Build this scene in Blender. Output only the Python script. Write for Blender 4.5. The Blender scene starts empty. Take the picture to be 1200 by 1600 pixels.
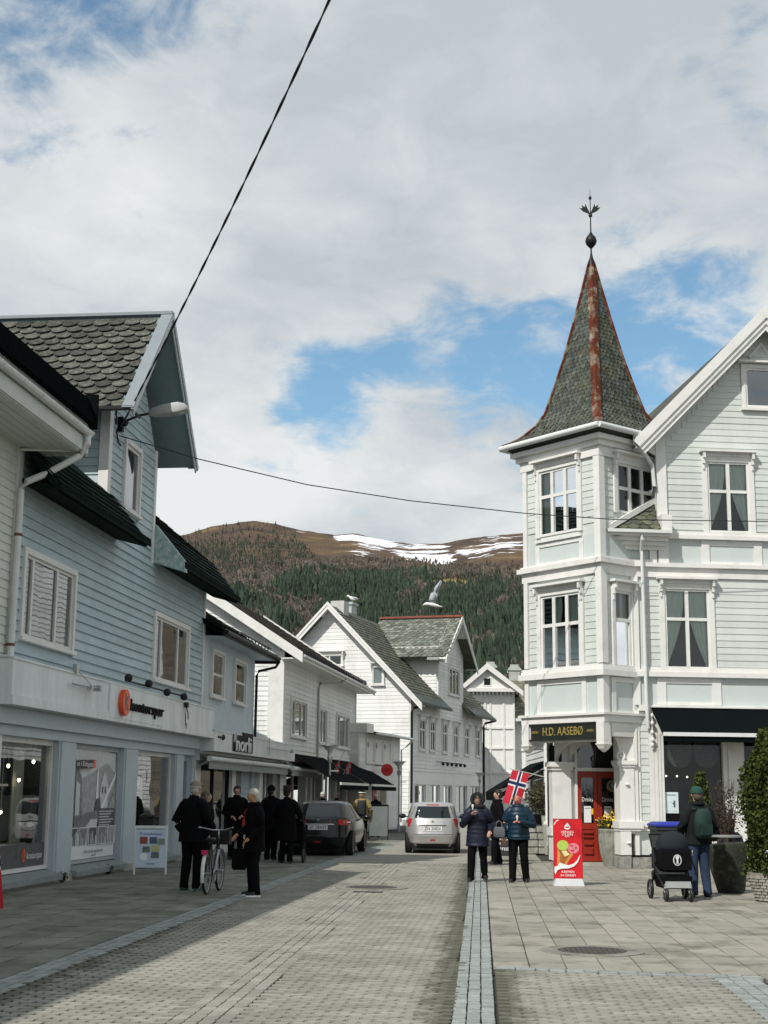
import bpy, bmesh, math, random
import numpy as np
from math import sin, cos, pi, radians, atan, atan2, sqrt
from mathutils import Vector, Matrix
random.seed(7)
scn = bpy.context.scene
COL = scn.collection
# ---------------------------------------------------------------- camera
YAW, PITCH, ROLL = atan(152/2200), atan(440/2200), .0095
F = Vector((-sin(YAW)*cos(PITCH), cos(YAW)*cos(PITCH), sin(PITCH)))
R0 = Vector((cos(YAW), sin(YAW), 0)); U0 = R0.cross(F)
RC = R0*cos(ROLL)+U0*sin(ROLL); UC = U0*cos(ROLL)-R0*sin(ROLL)
cam = bpy.data.objects.new('camera', bpy.data.cameras.new('camera')); COL.objects.link(cam)
m = Matrix((RC, UC, -F)).transposed().to_4x4(); m.translation = (0, 0, 1.68)
cam.matrix_world = m
cam.data.sensor_fit = 'HORIZONTAL'; cam.data.sensor_width = 36; cam.data.lens = 36*2200/1200
cam.data.clip_start = .1; cam.data.clip_end = 9000
scn.camera = cam
# ---------------------------------------------------------------- light, sky, exposure
scn.view_settings.view_transform = 'Standard'; scn.view_settings.look = 'None'
scn.view_settings.gamma = 1; scn.view_settings.use_curve_mapping = False
scn.view_settings.exposure = .03
SUN = Vector((.52, .84, -1.0)).normalized()
sl = bpy.data.lights.new('sun', 'SUN'); sl.energy = 4.0; sl.angle = radians(.55); sl.color = (1, .965, .905)
so = bpy.data.objects.new('sun', sl); COL.objects.link(so); so.location = (0, 0, 60)
so.rotation_euler = SUN.to_track_quat('-Z', 'Y').to_euler()
world = bpy.data.worlds.new('World'); scn.world = world; world.use_nodes = True
wn, wl = world.node_tree.nodes, world.node_tree.links
def N(nodes, t, **k):
    n = nodes.new(t)
    for a, b in k.items():
        if a[0] == 'i' and a[1:].isdigit(): n.inputs[int(a[1:])].default_value = b
        else: setattr(n, a, b)
    return n
def build_world():
    bg = wn['Background']; bg.inputs[1].default_value = .1
    sky = N(wn, 'ShaderNodeTexSky', sky_type='NISHITA'); sky.sun_disc = False
    sky.sun_elevation = math.asin(-SUN.z); sky.sun_rotation = atan2(-SUN.x, -SUN.y)
    sky.air_density = 1.0; sky.dust_density = .6; sky.ozone_density = 1.6
    tc = N(wn, 'ShaderNodeTexCoord')
    sep = N(wn, 'ShaderNodeSeparateXYZ'); wl.new(tc.outputs['Generated'], sep.inputs[0])
    def mth(op, a, b=None, c=None, clamp=False):
        n = N(wn, 'ShaderNodeMath', operation=op); n.use_clamp = clamp
        for i, v in enumerate((a, b, c)):
            if v is None: continue
            if isinstance(v, (int, float)): n.inputs[i].default_value = v
            else: wl.new(v, n.inputs[i])
        return n.outputs[0]
    zz = mth('ADD', mth('MAXIMUM', sep.outputs[2], 0.0), .30)
    comb = N(wn, 'ShaderNodeCombineXYZ')
    wl.new(mth('DIVIDE', sep.outputs[0], zz), comb.inputs[0]); wl.new(mth('DIVIDE', sep.outputs[1], zz), comb.inputs[1])
    def noise(scale, det, rough, off, dist=0.):
        mp = N(wn, 'ShaderNodeMapping'); wl.new(comb.outputs[0], mp.inputs[0]); mp.inputs[1].default_value = off
        n = N(wn, 'ShaderNodeTexNoise', noise_dimensions='3D'); wl.new(mp.outputs[0], n.inputs['Vector'])
        n.inputs['Scale'].default_value = scale; n.inputs['Detail'].default_value = det
        n.inputs['Roughness'].default_value = rough; n.inputs['Distortion'].default_value = dist
        return n.outputs[0]
    big = noise(4.2, 9, .62, (1.3, .2, 0), .25)
    shade = noise(2.1, 7, .52, (5.1, 2.2, 3), .2)
    fine = noise(11., 9, .62, (8.1, 4.2, 1), .5)
    holes = None
    for px, py, rad, amt in ((620, 585, .05, .31), (530, 600, .035, .31), (710, 565, .05, .33), (800, 515, .055, .36), (855, 610, .055, .32), (1000, 520, .06, .28), (1080, 430, .06, .22), (545, 700, .045, .30), (495, 575, .03, .2), (500, 640, .03, .2),
                             (735, 690, .03, .16), (590, 665, .04, -.22), (670, 660, .04, -.14), (770, 640, .04, -.16), (862, 548, .018, -.16), (690, 535, .02, -.10), (975, 600, .03, -.10), (60, 30, .10, .30), (200, 60, .06, .15), (560, 50, .07, .22), (1010, 620, .05, .26), (1195, 30, .05, .2), (440, 640, .03, .12),
                             (330, 250, .2, -.12), (900, 220, .16, -.14), (330, 600, .12, -.14), (620, 790, .09, -.12), (760, 330, .12, -.08)):
        d = (F + RC*((px-600)/2200) - UC*((py-800)/2200)).normalized()
        dv = N(wn, 'ShaderNodeVectorMath', operation='DISTANCE'); wl.new(tc.outputs['Generated'], dv.inputs[0]); dv.inputs[1].default_value = d
        g = mth('MULTIPLY', mth('POWER', mth('SUBTRACT', 1., mth('DIVIDE', dv.outputs['Value'], rad*1.9), clamp=True), 1.4), amt)
        holes = g if holes is None else mth('ADD', holes, g)
    dens = mth('ADD', mth('SUBTRACT', mth('ADD', mth('MULTIPLY', big, 1.0), .13), holes), mth('MULTIPLY', mth('SUBTRACT', fine, .5), .75))
    mr = N(wn, 'ShaderNodeMapRange', interpolation_type='SMOOTHSTEP'); wl.new(dens, mr.inputs[0])
    mr.inputs[1].default_value = .235; mr.inputs[2].default_value = .575
    cr = N(wn, 'ShaderNodeValToRGB'); wl.new(mth('ADD', mth('ADD', shade, mth('MULTIPLY', mth('SUBTRACT', fine, .5), .3)), mth('MULTIPLY', mth('SUBTRACT', .26, mth('MAXIMUM', sep.outputs[2], 0.0)), .45)), cr.inputs[0])
    e = cr.color_ramp.elements
    e[0].position = .36; e[0].color = (5.15, 5.65, 6.05, 1); e[1].position = .66; e[1].color = (8.1, 8.35, 8.4, 1)
    hsv = N(wn, 'ShaderNodeMix', data_type='RGBA', blend_type='MULTIPLY'); hsv.inputs[0].default_value = 1; hsv.inputs[7].default_value = (1.25, 1.5, 1.42, 1)
    wl.new(sky.outputs[0], hsv.inputs[6])
    mx = N(wn, 'ShaderNodeMix', data_type='RGBA'); wl.new(mr.outputs[0], mx.inputs[0])
    wl.new(hsv.outputs[2], mx.inputs[6]); wl.new(cr.outputs[0], mx.inputs[7])
    wl.new(mx.outputs[2], bg.inputs[0])
build_world()
scn.cycles.max_bounces = 6; scn.cycles.diffuse_bounces = 3; scn.cycles.glossy_bounces = 3
scn.cycles.transparent_max_bounces = 12; scn.cycles.caustics_reflective = False; scn.cycles.caustics_refractive = False
scn.cycles.sample_clamp_indirect = 4

# ---------------------------------------------------------------- materials
def M(name, col, rough=.6, var=.12, scale=3., metal=0., bump=0., bscale=30., rnd=0., col2=None, c2s=2., c2t=.55, c2w=.12, spec=.4, emit=None, stretch=None, dirt=None):
    """principled paint/stone with noise variation, optional random value per piece, optional second colour in blotches"""
    mt = bpy.data.materials.new(name); mt.use_nodes = True
    n, l = mt.node_tree.nodes, mt.node_tree.links
    b = n['Principled BSDF']; b.inputs['Roughness'].default_value = rough; b.inputs['Metallic'].default_value = metal
    b.inputs['Specular IOR Level'].default_value = spec
    geo = N(n, 'ShaderNodeNewGeometry'); src = geo.outputs['Position']
    if stretch:
        mp = N(n, 'ShaderNodeMapping'); l.new(src, mp.inputs[0]); mp.inputs[3].default_value = stretch; src = mp.outputs[0]
    no = N(n, 'ShaderNodeTexNoise'); l.new(src, no.inputs['Vector']); no.inputs['Scale'].default_value = scale; no.inputs['Detail'].default_value = 6; no.inputs['Roughness'].default_value = .65
    mr = N(n, 'ShaderNodeMapRange'); l.new(no.outputs[0], mr.inputs[0]); mr.inputs[1].default_value = .25; mr.inputs[2].default_value = .75
    mr.inputs[3].default_value = 1-var; mr.inputs[4].default_value = 1+var
    val = mr.outputs[0]
    if rnd:
        oi = N(n, 'ShaderNodeObjectInfo')
        ad = N(n, 'ShaderNodeMath', operation='ADD'); l.new(oi.outputs['Random'], ad.inputs[0]); l.new(geo.outputs['Random Per Island'], ad.inputs[1])
        fr = N(n, 'ShaderNodeMath', operation='FRACT'); l.new(ad.outputs[0], fr.inputs[0])
        m2 = N(n, 'ShaderNodeMapRange'); l.new(fr.outputs[0], m2.inputs[0]); m2.inputs[3].default_value = 1-rnd; m2.inputs[4].default_value = 1+rnd
        mu = N(n, 'ShaderNodeMath', operation='MULTIPLY'); l.new(val, mu.inputs[0]); l.new(m2.outputs[0], mu.inputs[1]); val = mu.outputs[0]
    base = N(n, 'ShaderNodeRGB'); base.outputs[0].default_value = (*col, 1); c = base.outputs[0]
    if col2:
        n2 = N(n, 'ShaderNodeTexNoise'); l.new(src, n2.inputs['Vector']); n2.inputs['Scale'].default_value = c2s; n2.inputs['Detail'].default_value = 8; n2.inputs['Roughness'].default_value = .7
        m3 = N(n, 'ShaderNodeMapRange'); l.new(n2.outputs[0], m3.inputs[0]); m3.inputs[1].default_value = c2t-c2w/2; m3.inputs[2].default_value = c2t+c2w/2
        mx = N(n, 'ShaderNodeMix', data_type='RGBA'); l.new(m3.outputs[0], mx.inputs[0]); l.new(c, mx.inputs[6]); mx.inputs[7].default_value = (*col2, 1); c = mx.outputs[2]
    if dirt:   # grime that gathers along lines x = const (gutters, kerbs)
        sx = N(n, 'ShaderNodeSeparateXYZ'); l.new(geo.outputs['Position'], sx.inputs[0]); acc = None
        for x0, w in dirt:
            a = N(n, 'ShaderNodeMath', operation='SUBTRACT'); l.new(sx.outputs[0], a.inputs[0]); a.inputs[1].default_value = x0
            ab = N(n, 'ShaderNodeMath', operation='ABSOLUTE'); l.new(a.outputs[0], ab.inputs[0])
            q = N(n, 'ShaderNodeMapRange'); l.new(ab.outputs[0], q.inputs[0]); q.inputs[1].default_value = 0; q.inputs[2].default_value = w; q.inputs[3].default_value = .5; q.inputs[4].default_value = 0
            if acc is None: acc = q.outputs[0]
            else: mm = N(n, 'ShaderNodeMath', operation='MAXIMUM'); l.new(acc, mm.inputs[0]); l.new(q.outputs[0], mm.inputs[1]); acc = mm.outputs[0]
        nd = N(n, 'ShaderNodeTexNoise'); l.new(geo.outputs['Position'], nd.inputs['Vector']); nd.inputs['Scale'].default_value = 3.5; nd.inputs['Detail'].default_value = 7; nd.inputs['Roughness'].default_value = .7
        ad2 = N(n, 'ShaderNodeMath', operation='ADD'); l.new(acc, ad2.inputs[0]); l.new(nd.outputs[0], ad2.inputs[1])
        ms = N(n, 'ShaderNodeMapRange', interpolation_type='SMOOTHSTEP'); l.new(ad2.outputs[0], ms.inputs[0]); ms.inputs[1].default_value = .66; ms.inputs[2].default_value = .92
        mxd = N(n, 'ShaderNodeMix', data_type='RGBA'); l.new(ms.outputs[0], mxd.inputs[0]); l.new(c, mxd.inputs[6]); mxd.inputs[7].default_value = (.105, .105, .078, 1); c = mxd.outputs[2]
    vm = N(n, 'ShaderNodeVectorMath', operation='SCALE'); l.new(c, vm.inputs[0]); l.new(val, vm.inputs['Scale'])
    l.new(vm.outputs[0], b.inputs['Base Color'])
    if bump:
        n4 = N(n, 'ShaderNodeTexNoise'); l.new(src, n4.inputs['Vector']); n4.inputs['Scale'].default_value = bscale; n4.inputs['Detail'].default_value = 4
        bp = N(n, 'ShaderNodeBump'); bp.inputs['Strength'].default_value = bump; bp.inputs['Distance'].default_value = .02
        l.new(n4.outputs[0], bp.inputs['Height']); l.new(bp.outputs[0], b.inputs['Normal'])
    if emit:
        b.inputs['Emission Color'].default_value = (*emit[:3], 1); b.inputs['Emission Strength'].default_value = emit[3]
    return mt
def GLASS(name, tint=(.75, .82, .8), refl=.1, rough=.015):
    mt = bpy.data.materials.new(name); mt.use_nodes = True
    n, l = mt.node_tree.nodes, mt.node_tree.links
    out = n['Material Output']; n.remove(n['Principled BSDF'])
    tr = N(n, 'ShaderNodeBsdfTransparent'); tr.inputs[0].default_value = (*tint, 1)
    gl = N(n, 'ShaderNodeBsdfGlossy'); gl.inputs['Roughness'].default_value = rough; gl.inputs[0].default_value = (.95, .97, 1, 1)
    lw = N(n, 'ShaderNodeFresnel'); lw.inputs[0].default_value = 1.5
    geo = N(n, 'ShaderNodeNewGeometry')
    wv = N(n, 'ShaderNodeTexNoise'); l.new(geo.outputs['Position'], wv.inputs['Vector']); wv.inputs['Scale'].default_value = 1.7; wv.inputs['Detail'].default_value = 1
    bp = N(n, 'ShaderNodeBump'); bp.inputs['Strength'].default_value = .06; bp.inputs['Distance'].default_value = .03; l.new(wv.outputs[0], bp.inputs['Height']); l.new(bp.outputs[0], gl.inputs['Normal'])
    ad = N(n, 'ShaderNodeMath', operation='ADD'); ad.use_clamp = True; l.new(lw.outputs[0], ad.inputs[0]); ad.inputs[1].default_value = refl
    mx = N(n, 'ShaderNodeMixShader'); l.new(ad.outputs[0], mx.inputs[0]); l.new(tr.outputs[0], mx.inputs[1]); l.new(gl.outputs[0], mx.inputs[2])
    l.new(mx.outputs[0], out.inputs[0]); return mt
WHITE = M('white_paint', (.76, .765, .74), .5, .05, 2.5, col2=(.6, .61, .57), c2s=1.4, c2t=.66, c2w=.25, bump=.08, bscale=60)
TRIM = M('trim_paint', (.725, .72, .69), .5, .06, 3, col2=(.58, .58, .54), c2s=2.4, c2t=.63, c2w=.2)
LBLUE = M('light_blue_paint', (.42, .52, .55), .55, .09, 1.6, rnd=.05, col2=(.35, .435, .45), c2s=.9, c2t=.56, c2w=.3, bump=.1, bscale=50, stretch=(1, 1, 2.5))
GREYBLUE = M('grey_blue_paint', (.36, .44, .50), .6, .06, 2)
PALEBLUE = M('pale_blue_render', (.50, .565, .60), .6, .06, 2, col2=(.42, .48, .5), c2s=1.2, c2t=.62, c2w=.2)
FASCIA = M('fascia_paint', (.72, .75, .75), .5, .05, 2, col2=(.55, .58, .57), c2s=2.2, c2t=.6, c2w=.3, stretch=(1, 1, .15))
GREEN = M('pale_green_paint', (.585, .62, .585), .55, .05, 2, rnd=.05, col2=(.53, .565, .53), c2s=1.6, c2t=.57, c2w=.25, stretch=(1, 1, .4))
GPANEL = M('pale_green_panel', (.54, .59, .575), .5, .05, 1.5)
WBOARD = M('white_board_paint', (.745, .75, .735), .55, .06, 2, rnd=.06, col2=(.60, .61, .575), c2s=1.4, c2t=.58, c2w=.25, stretch=(1, 1, .35))
DARK = M('black_metal', (.009, .010, .011), .5, .1, spec=.25)
DARKROOF = M('dark_roof_metal', (.006, .0075, .0075), .9, .25, 6, spec=0)
GREENROOF = M('green_black_roof', (.009, .017, .013), .8, .4, 8, rnd=.3, spec=.04)
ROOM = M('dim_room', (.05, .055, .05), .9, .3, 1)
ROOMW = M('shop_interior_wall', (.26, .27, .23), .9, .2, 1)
SLATE = M('grey_slate', (.075, .077, .066), .85, .45, 7, rnd=.42, spec=.1, col2=(.19, .195, .155), c2s=11, c2t=.6, c2w=.18, bump=.5, bscale=40)
SLATEG = M('green_slate', (.068, .078, .066), .7, .3, 8, rnd=.4, col2=(.15, .15, .07), c2s=3, c2t=.56, c2w=.25, bump=.4, bscale=40)
SLATEB = M('brown_tile', (.085, .075, .065), .8, .3, 5, rnd=.28, col2=(.21, .2, .16), c2s=6, c2t=.6, c2w=.2)
LEADGREY = M('grey_flashing', (.22, .25, .27), .5, .1, 4)
RUST = M('rusty_hip_metal', (.10, .024, .012), .75, .4, 7, spec=.15, col2=(.26, .23, .17), c2s=2.6, c2t=.56, c2w=.14)
REDDOOR = M('red_door_paint', (.29, .025, .013), .38, .1, 4)
REDM = M('red_print', (.62, .012, .02), .4, .04)
ORANGE = M('orange_print', (.75, .10, .03), .4, .05)
PRINTW = M('white_print', (.8, .8, .8), .4, .02)
PRINTK = M('black_print', (.008, .009, .010), .6, .05, spec=.1)
GOLD = M('gold_lettering', (.42, .33, .10), .4, .1, metal=.3)
GUTTER = M('white_gutter_metal', (.66, .68, .66), .4, .08, 5, col2=(.45, .44, .38), c2s=5, c2t=.66, c2w=.1)
RUSTB = M('rusty_band', (.16, .07, .03), .7, .2)
STEEL = M('galvanised_steel', (.45, .47, .47), .35, .1, metal=.8)
GREYP = M('grey_post_paint', (.36, .38, .37), .45, .08)
CONC = M('concrete', (.40, .39, .34), .85, .2, 6, col2=(.24, .25, .19), c2s=3, c2t=.57, c2w=.2, bump=.35, bscale=25)
STONE = M('foundation_stone', (.27, .265, .235), .85, .25, 7, rnd=.2, col2=(.38, .37, .33), c2s=5, c2t=.55, c2w=.15, bump=.6, bscale=18)
AWN = M('black_awning_fabric', (.004, .0062, .0065), .95, .15, spec=.04)
AWNG = M('grey_awning_fabric', (.30, .32, .31), .8, .1)
GL = GLASS('window_glass', (.88, .93, .9), .03); GLC = GLASS('cafe_glass', (.35, .38, .37), .0); GLD = GLASS('dark_window_glass', (.45, .5, .5), .05); GLS = GLASS('shop_glass', (.8, .86, .84), .10)
GLR = GLASS('reflecting_glass', (.6, .65, .64), .2)
CURT = M('pale_curtain', (.74, .82, .76), .9, .12, 6, stretch=(14, 14, .6))
CURTW = M('white_curtain', (.66, .66, .60), .9, .12, 6, stretch=(14, 14, .6))
LEAF = M('conifer_leaf', (.042, .058, .012), .7, .4, 4, rnd=.5, spec=.15)
LEAF2 = M('shrub_leaf', (.04, .052, .02), .7, .35, 6, rnd=.45, spec=.15)
LEAF3 = M('brown_shrub_leaf', (.04, .036, .02), .7, .3, 6, rnd=.4)
FLOW = M('yellow_petal', (.75, .50, .03), .5, .15, rnd=.25)
BARK = M('bark', (.11, .085, .06), .85, .3, 12, bump=.5)

# ---------------------------------------------------------------- mesh building
I4 = Matrix.Identity(4)
def FR(x, y, deg=0, z=0): return Matrix.Translation((x, y, z)) @ Matrix.Rotation(radians(deg), 4, 'Z')
class MB:
    def __init__(s, fr=None): s.v = []; s.f = []; s.m = []; s.fr = fr or I4; s.cur = 0
    def add(s, vs, fs, m=None):
        o = len(s.v)
        s.v += [tuple(s.fr @ Vector(p)) for p in vs]; s.f += [tuple(o+i for i in f) for f in fs]
        s.m += [s.cur if m is None else m]*len(fs); return s
    def quad(s, a, b, c, d, m=None): return s.add([a, b, c, d], [(0, 1, 2, 3)], m)
    def box(s, x0, x1, y0, y1, z0, z1, m=None):
        vs = [(x, y, z) for z in (z0, z1) for y in (y0, y1) for x in (x0, x1)]
        return s.add(vs, [(0, 2, 3, 1), (4, 5, 7, 6), (0, 1, 5, 4), (2, 6, 7, 3), (0, 4, 6, 2), (1, 3, 7, 5)], m)
    def bar(s, a, b, w, h, m=None, up=(0, 0, 1)):
        a, b = Vector(a), Vector(b); d = (b-a).normalized(); u = Vector(up)
        sd = d.cross(u); sd = sd.normalized() if sd.length > 1e-5 else Vector((1, 0, 0)); u = sd.cross(d)
        vs = [p+sd*(i*w/2)+u*(j*h/2) for p in (a, b) for (i, j) in ((-1, -1), (1, -1), (1, 1), (-1, 1))]
        return s.add(vs, [(3, 2, 1, 0), (4, 5, 6, 7), (0, 1, 5, 4), (1, 2, 6, 5), (2, 3, 7, 6), (3, 0, 4, 7)], m)
    def prism(s, pts, ex, m=None):
        n = len(pts); e = Vector(ex); vs = [Vector(p) for p in pts]; vs += [p+e for p in vs]
        return s.add(vs, [tuple(range(n-1, -1, -1)), tuple(range(n, 2*n))]+[(i, (i+1) % n, n+(i+1) % n, n+i) for i in range(n)], m)
    def xz(s, pts, y0, y1, m=None):   # outline in x,z pushed from y0 to y1
        return s.prism([(x, y0, z) for x, z in pts], (0, y1-y0, 0), m)
    def rings(s, rings, cap=True, m=None, closed=True):
        n = len(rings[0]); vs = [p for r in rings for p in r]; fs = []
        for k in range(len(rings)-1):
            for i in range(n if closed else n-1):
                j = (i+1) % n; fs.append((k*n+i, k*n+j, (k+1)*n+j, (k+1)*n+i))
        if cap and closed: fs += [tuple(range(n-1, -1, -1)), tuple(range((len(rings)-1)*n, len(rings)*n))]
        return s.add(vs, fs, m)
    def tube(s, pts, r, n=8, m=None, cap=True):
        pts = [Vector(p) for p in pts]; rs = r if isinstance(r, (list, tuple)) else [r]*len(pts); rg = []
        for k, p in enumerate(pts):
            a = pts[max(k-1, 0)]; b = pts[min(k+1, len(pts)-1)]; d = (b-a).normalized()
            u = Vector((0, 0, 1)) if abs(d.z) < .95 else Vector((1, 0, 0))
            x = d.cross(u).normalized(); y = x.cross(d)
            rg.append([p+(x*cos(2*pi*i/n)+y*sin(2*pi*i/n))*rs[k] for i in range(n)])
        return s.rings(rg, cap, m)
    def lathe(s, prof, n=16, c=(0, 0, 0), m=None, cap=True):
        return s.rings([[(c[0]+r*cos(2*pi*i/n), c[1]+r*sin(2*pi*i/n), c[2]+z) for i in range(n)] for r, z in prof], cap, m)
    def ell(s, c, r, n=12, k=8, m=None, z0=-1., z1=1.):
        prof = [(sqrt(max(0, 1-t*t))+1e-3, t) for t in (sin(-pi/2+pi*i/k) for i in range(k+1)) if z0-1e-6 <= t <= z1+1e-6]
        return s.rings([[(c[0]+r[0]*a*cos(2*pi*i/n), c[1]+r[1]*a*sin(2*pi*i/n), c[2]+r[2]*t) for i in range(n)] for a, t in prof], True, m)
    def torus(s, c, R, r, axis='Y', n=24, k=8, m=None, a0=0, a1=2*pi):
        full = abs(a1-a0) > 6.28; pts = []
        for i in range(n if full else n+1):
            a = a0+(a1-a0)*i/n; p = []
            for j in range(k):
                b = 2*pi*j/k; q = R+r*cos(b); w = r*sin(b)
                p.append({'Y': (c[0]+q*cos(a), c[1]+w, c[2]+q*sin(a)), 'X': (c[0]+w, c[1]+q*cos(a), c[2]+q*sin(a)), 'Z': (c[0]+q*cos(a), c[1]+q*sin(a), c[2]+w)}[axis])
            pts.append(p)
        if full: pts.append(pts[0])
        return s.rings(pts, not full, m)
    def build(s, name, mats, parent=None, smooth=False, label=None, mods=None):
        me = bpy.data.meshes.new(name); me.from_pydata(s.v, [], s.f)
        for mt in (mats if isinstance(mats, (list, tuple)) else [mats]): me.materials.append(mt)
        if any(s.m): me.polygons.foreach_set('material_index', s.m)
        bm = bmesh.new(); bm.from_mesh(me); bmesh.ops.recalc_face_normals(bm, faces=bm.faces); bm.to_mesh(me); bm.free()
        if smooth:
            me.polygons.foreach_set('use_smooth', [True]*len(me.polygons))
            if smooth is not True: me.set_sharp_from_angle(angle=radians(smooth))
        return link(name, me, parent, label)
def link(name, me, parent=None, label=None):
    o = bpy.data.objects.new(name, me); COL.objects.link(o)
    if parent: o.parent = parent
    if label: o['label'] = label
    return o
def tag(o, label, cat, group=None):
    o['label'] = label; o['category'] = cat
    if group: o['group'] = group
    return o
def thing(name, label, cat, loc=(0, 0, 0), rot=0, group=None):
    o = bpy.data.objects.new(name, None); COL.objects.link(o); o.location = loc; o.rotation_euler = (0, 0, radians(rot)); o.empty_display_size = .2
    return tag(o, label, cat, group)
def struct(o): o['kind'] = 'structure'; return o
def stuff(o): o['kind'] = 'stuff'; return o
def piece(parent, name, me, mat4):
    o = bpy.data.objects.new(name, me); COL.objects.link(o); o.parent = parent; o.matrix_local = mat4; return o
def kids(o): return list(o.children)
def dup(t, label, loc, rot=None):
    c = t.copy(); COL.objects.link(c); c.location = loc; c['label'] = label
    if rot is not None: c.rotation_euler = (0, 0, radians(rot))
    for a in kids(t):
        b = a.copy(); COL.objects.link(b); b.parent = c
        for x in kids(a):
            y = x.copy(); COL.objects.link(y); y.parent = b
    return c
def text(parent, name, s, fr, h, mat, ext=.004, width=None, align='CENTER'):
    """lettering standing in the x,z plane of fr (front = -y)"""
    cu = bpy.data.curves.new(name, 'FONT'); cu.body = s; cu.size = h; cu.align_x = align; cu.align_y = 'CENTER'; cu.extrude = ext; cu.resolution_u = 2
    t = bpy.data.objects.new(name, cu); COL.objects.link(t)
    me = bpy.data.meshes.new_from_object(t.evaluated_get(bpy.context.evaluated_depsgraph_get())); bpy.data.objects.remove(t); bpy.data.curves.remove(cu)
    me.materials.clear(); me.materials.append(mat); me.name = name
    k = 1.
    if width:
        xs = [v.co.x for v in me.vertices]; k = width/(max(xs)-min(xs))
    me.transform(fr @ Matrix.Rotation(pi/2, 4, 'X') @ Matrix.Diagonal((k, 1, 1, 1)))
    return link(name, me, parent)
# --- board cladding: every course is a board of its own
_bm = {}
def board_mesh(p, mat, t=.032):
    k = (round(p, 3), mat.name, t)
    if k not in _bm:
        b = MB(); pr = [(-t, -.012), (-t, 0), (-.008, p+.004), (0, p+.004), (0, -.012)]
        b.rings([[(x, y, z) for y, z in pr] for x in (0, 1)])
        me = bpy.data.meshes.new('board'); me.from_pydata(b.v, [], b.f); me.materials.append(mat)
        g = bmesh.new(); g.from_mesh(me); bmesh.ops.recalc_face_normals(g, faces=g.faces); g.to_mesh(me); g.free(); _bm[k] = me
    return _bm[k]
def boards(wall, fr, u0, u1, z0, z1, pitch, mat, holes=(), clip=None, t=.032):
    me = board_mesh(pitch, mat, t); z = z0; rnd = random.Random(int(abs(u0*97+z0*31+u1*13)))
    while z < z1-.02:
        a, b = u0, u1
        if clip: a, b = clip(z+pitch*.5); a = max(a, u0); b = min(b, u1)
        seg = [(a, b)] if b-a > .03 else []
        for h in holes:
            if h[2] < z+pitch-.01 and h[3] > z+.01:
                ns = []
                for s0, s1 in seg:
                    if h[0] > s0+.02: ns.append((s0, min(s1, h[0])))
                    if h[1] < s1-.02: ns.append((max(s0, h[1]), s1))
                seg = [q for q in ns if q[1]-q[0] > .02] if (h[0] < b and h[1] > a) else seg
        for s0, s1 in seg:
            cuts = [s0, s1]
            if s1-s0 > 6: cuts = [s0, s0+(s1-s0)*rnd.uniform(.35, .65), s1]
            for c0, c1 in zip(cuts, cuts[1:]):
                piece(wall, 'board', me, fr @ Matrix.Translation((c0, rnd.uniform(-.002, .002), z)) @ Matrix.Diagonal((c1-c0-.004, 1, 1, 1)))
        z += pitch
def wallmesh(b, u0, u1, z0, z1, holes=(), y=0., m=None, clip=None):
    us = sorted({u0, u1, *[h[0] for h in holes], *[h[1] for h in holes]}); zs = sorted({z0, z1, *[h[2] for h in holes], *[h[3] for h in holes]})
    us = [u for u in us if u0 <= u <= u1]; zs = [z for z in zs if z0 <= z <= z1]
    for a, c in zip(us, us[1:]):
        for d, e in zip(zs, zs[1:]):
            mu, mz = (a+c)/2, (d+e)/2
            if any(h[0] < mu < h[1] and h[2] < mz < h[3] for h in holes): continue
            b.quad((a, y, d), (c, y, d), (c, y, e), (a, y, e), m)
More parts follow.
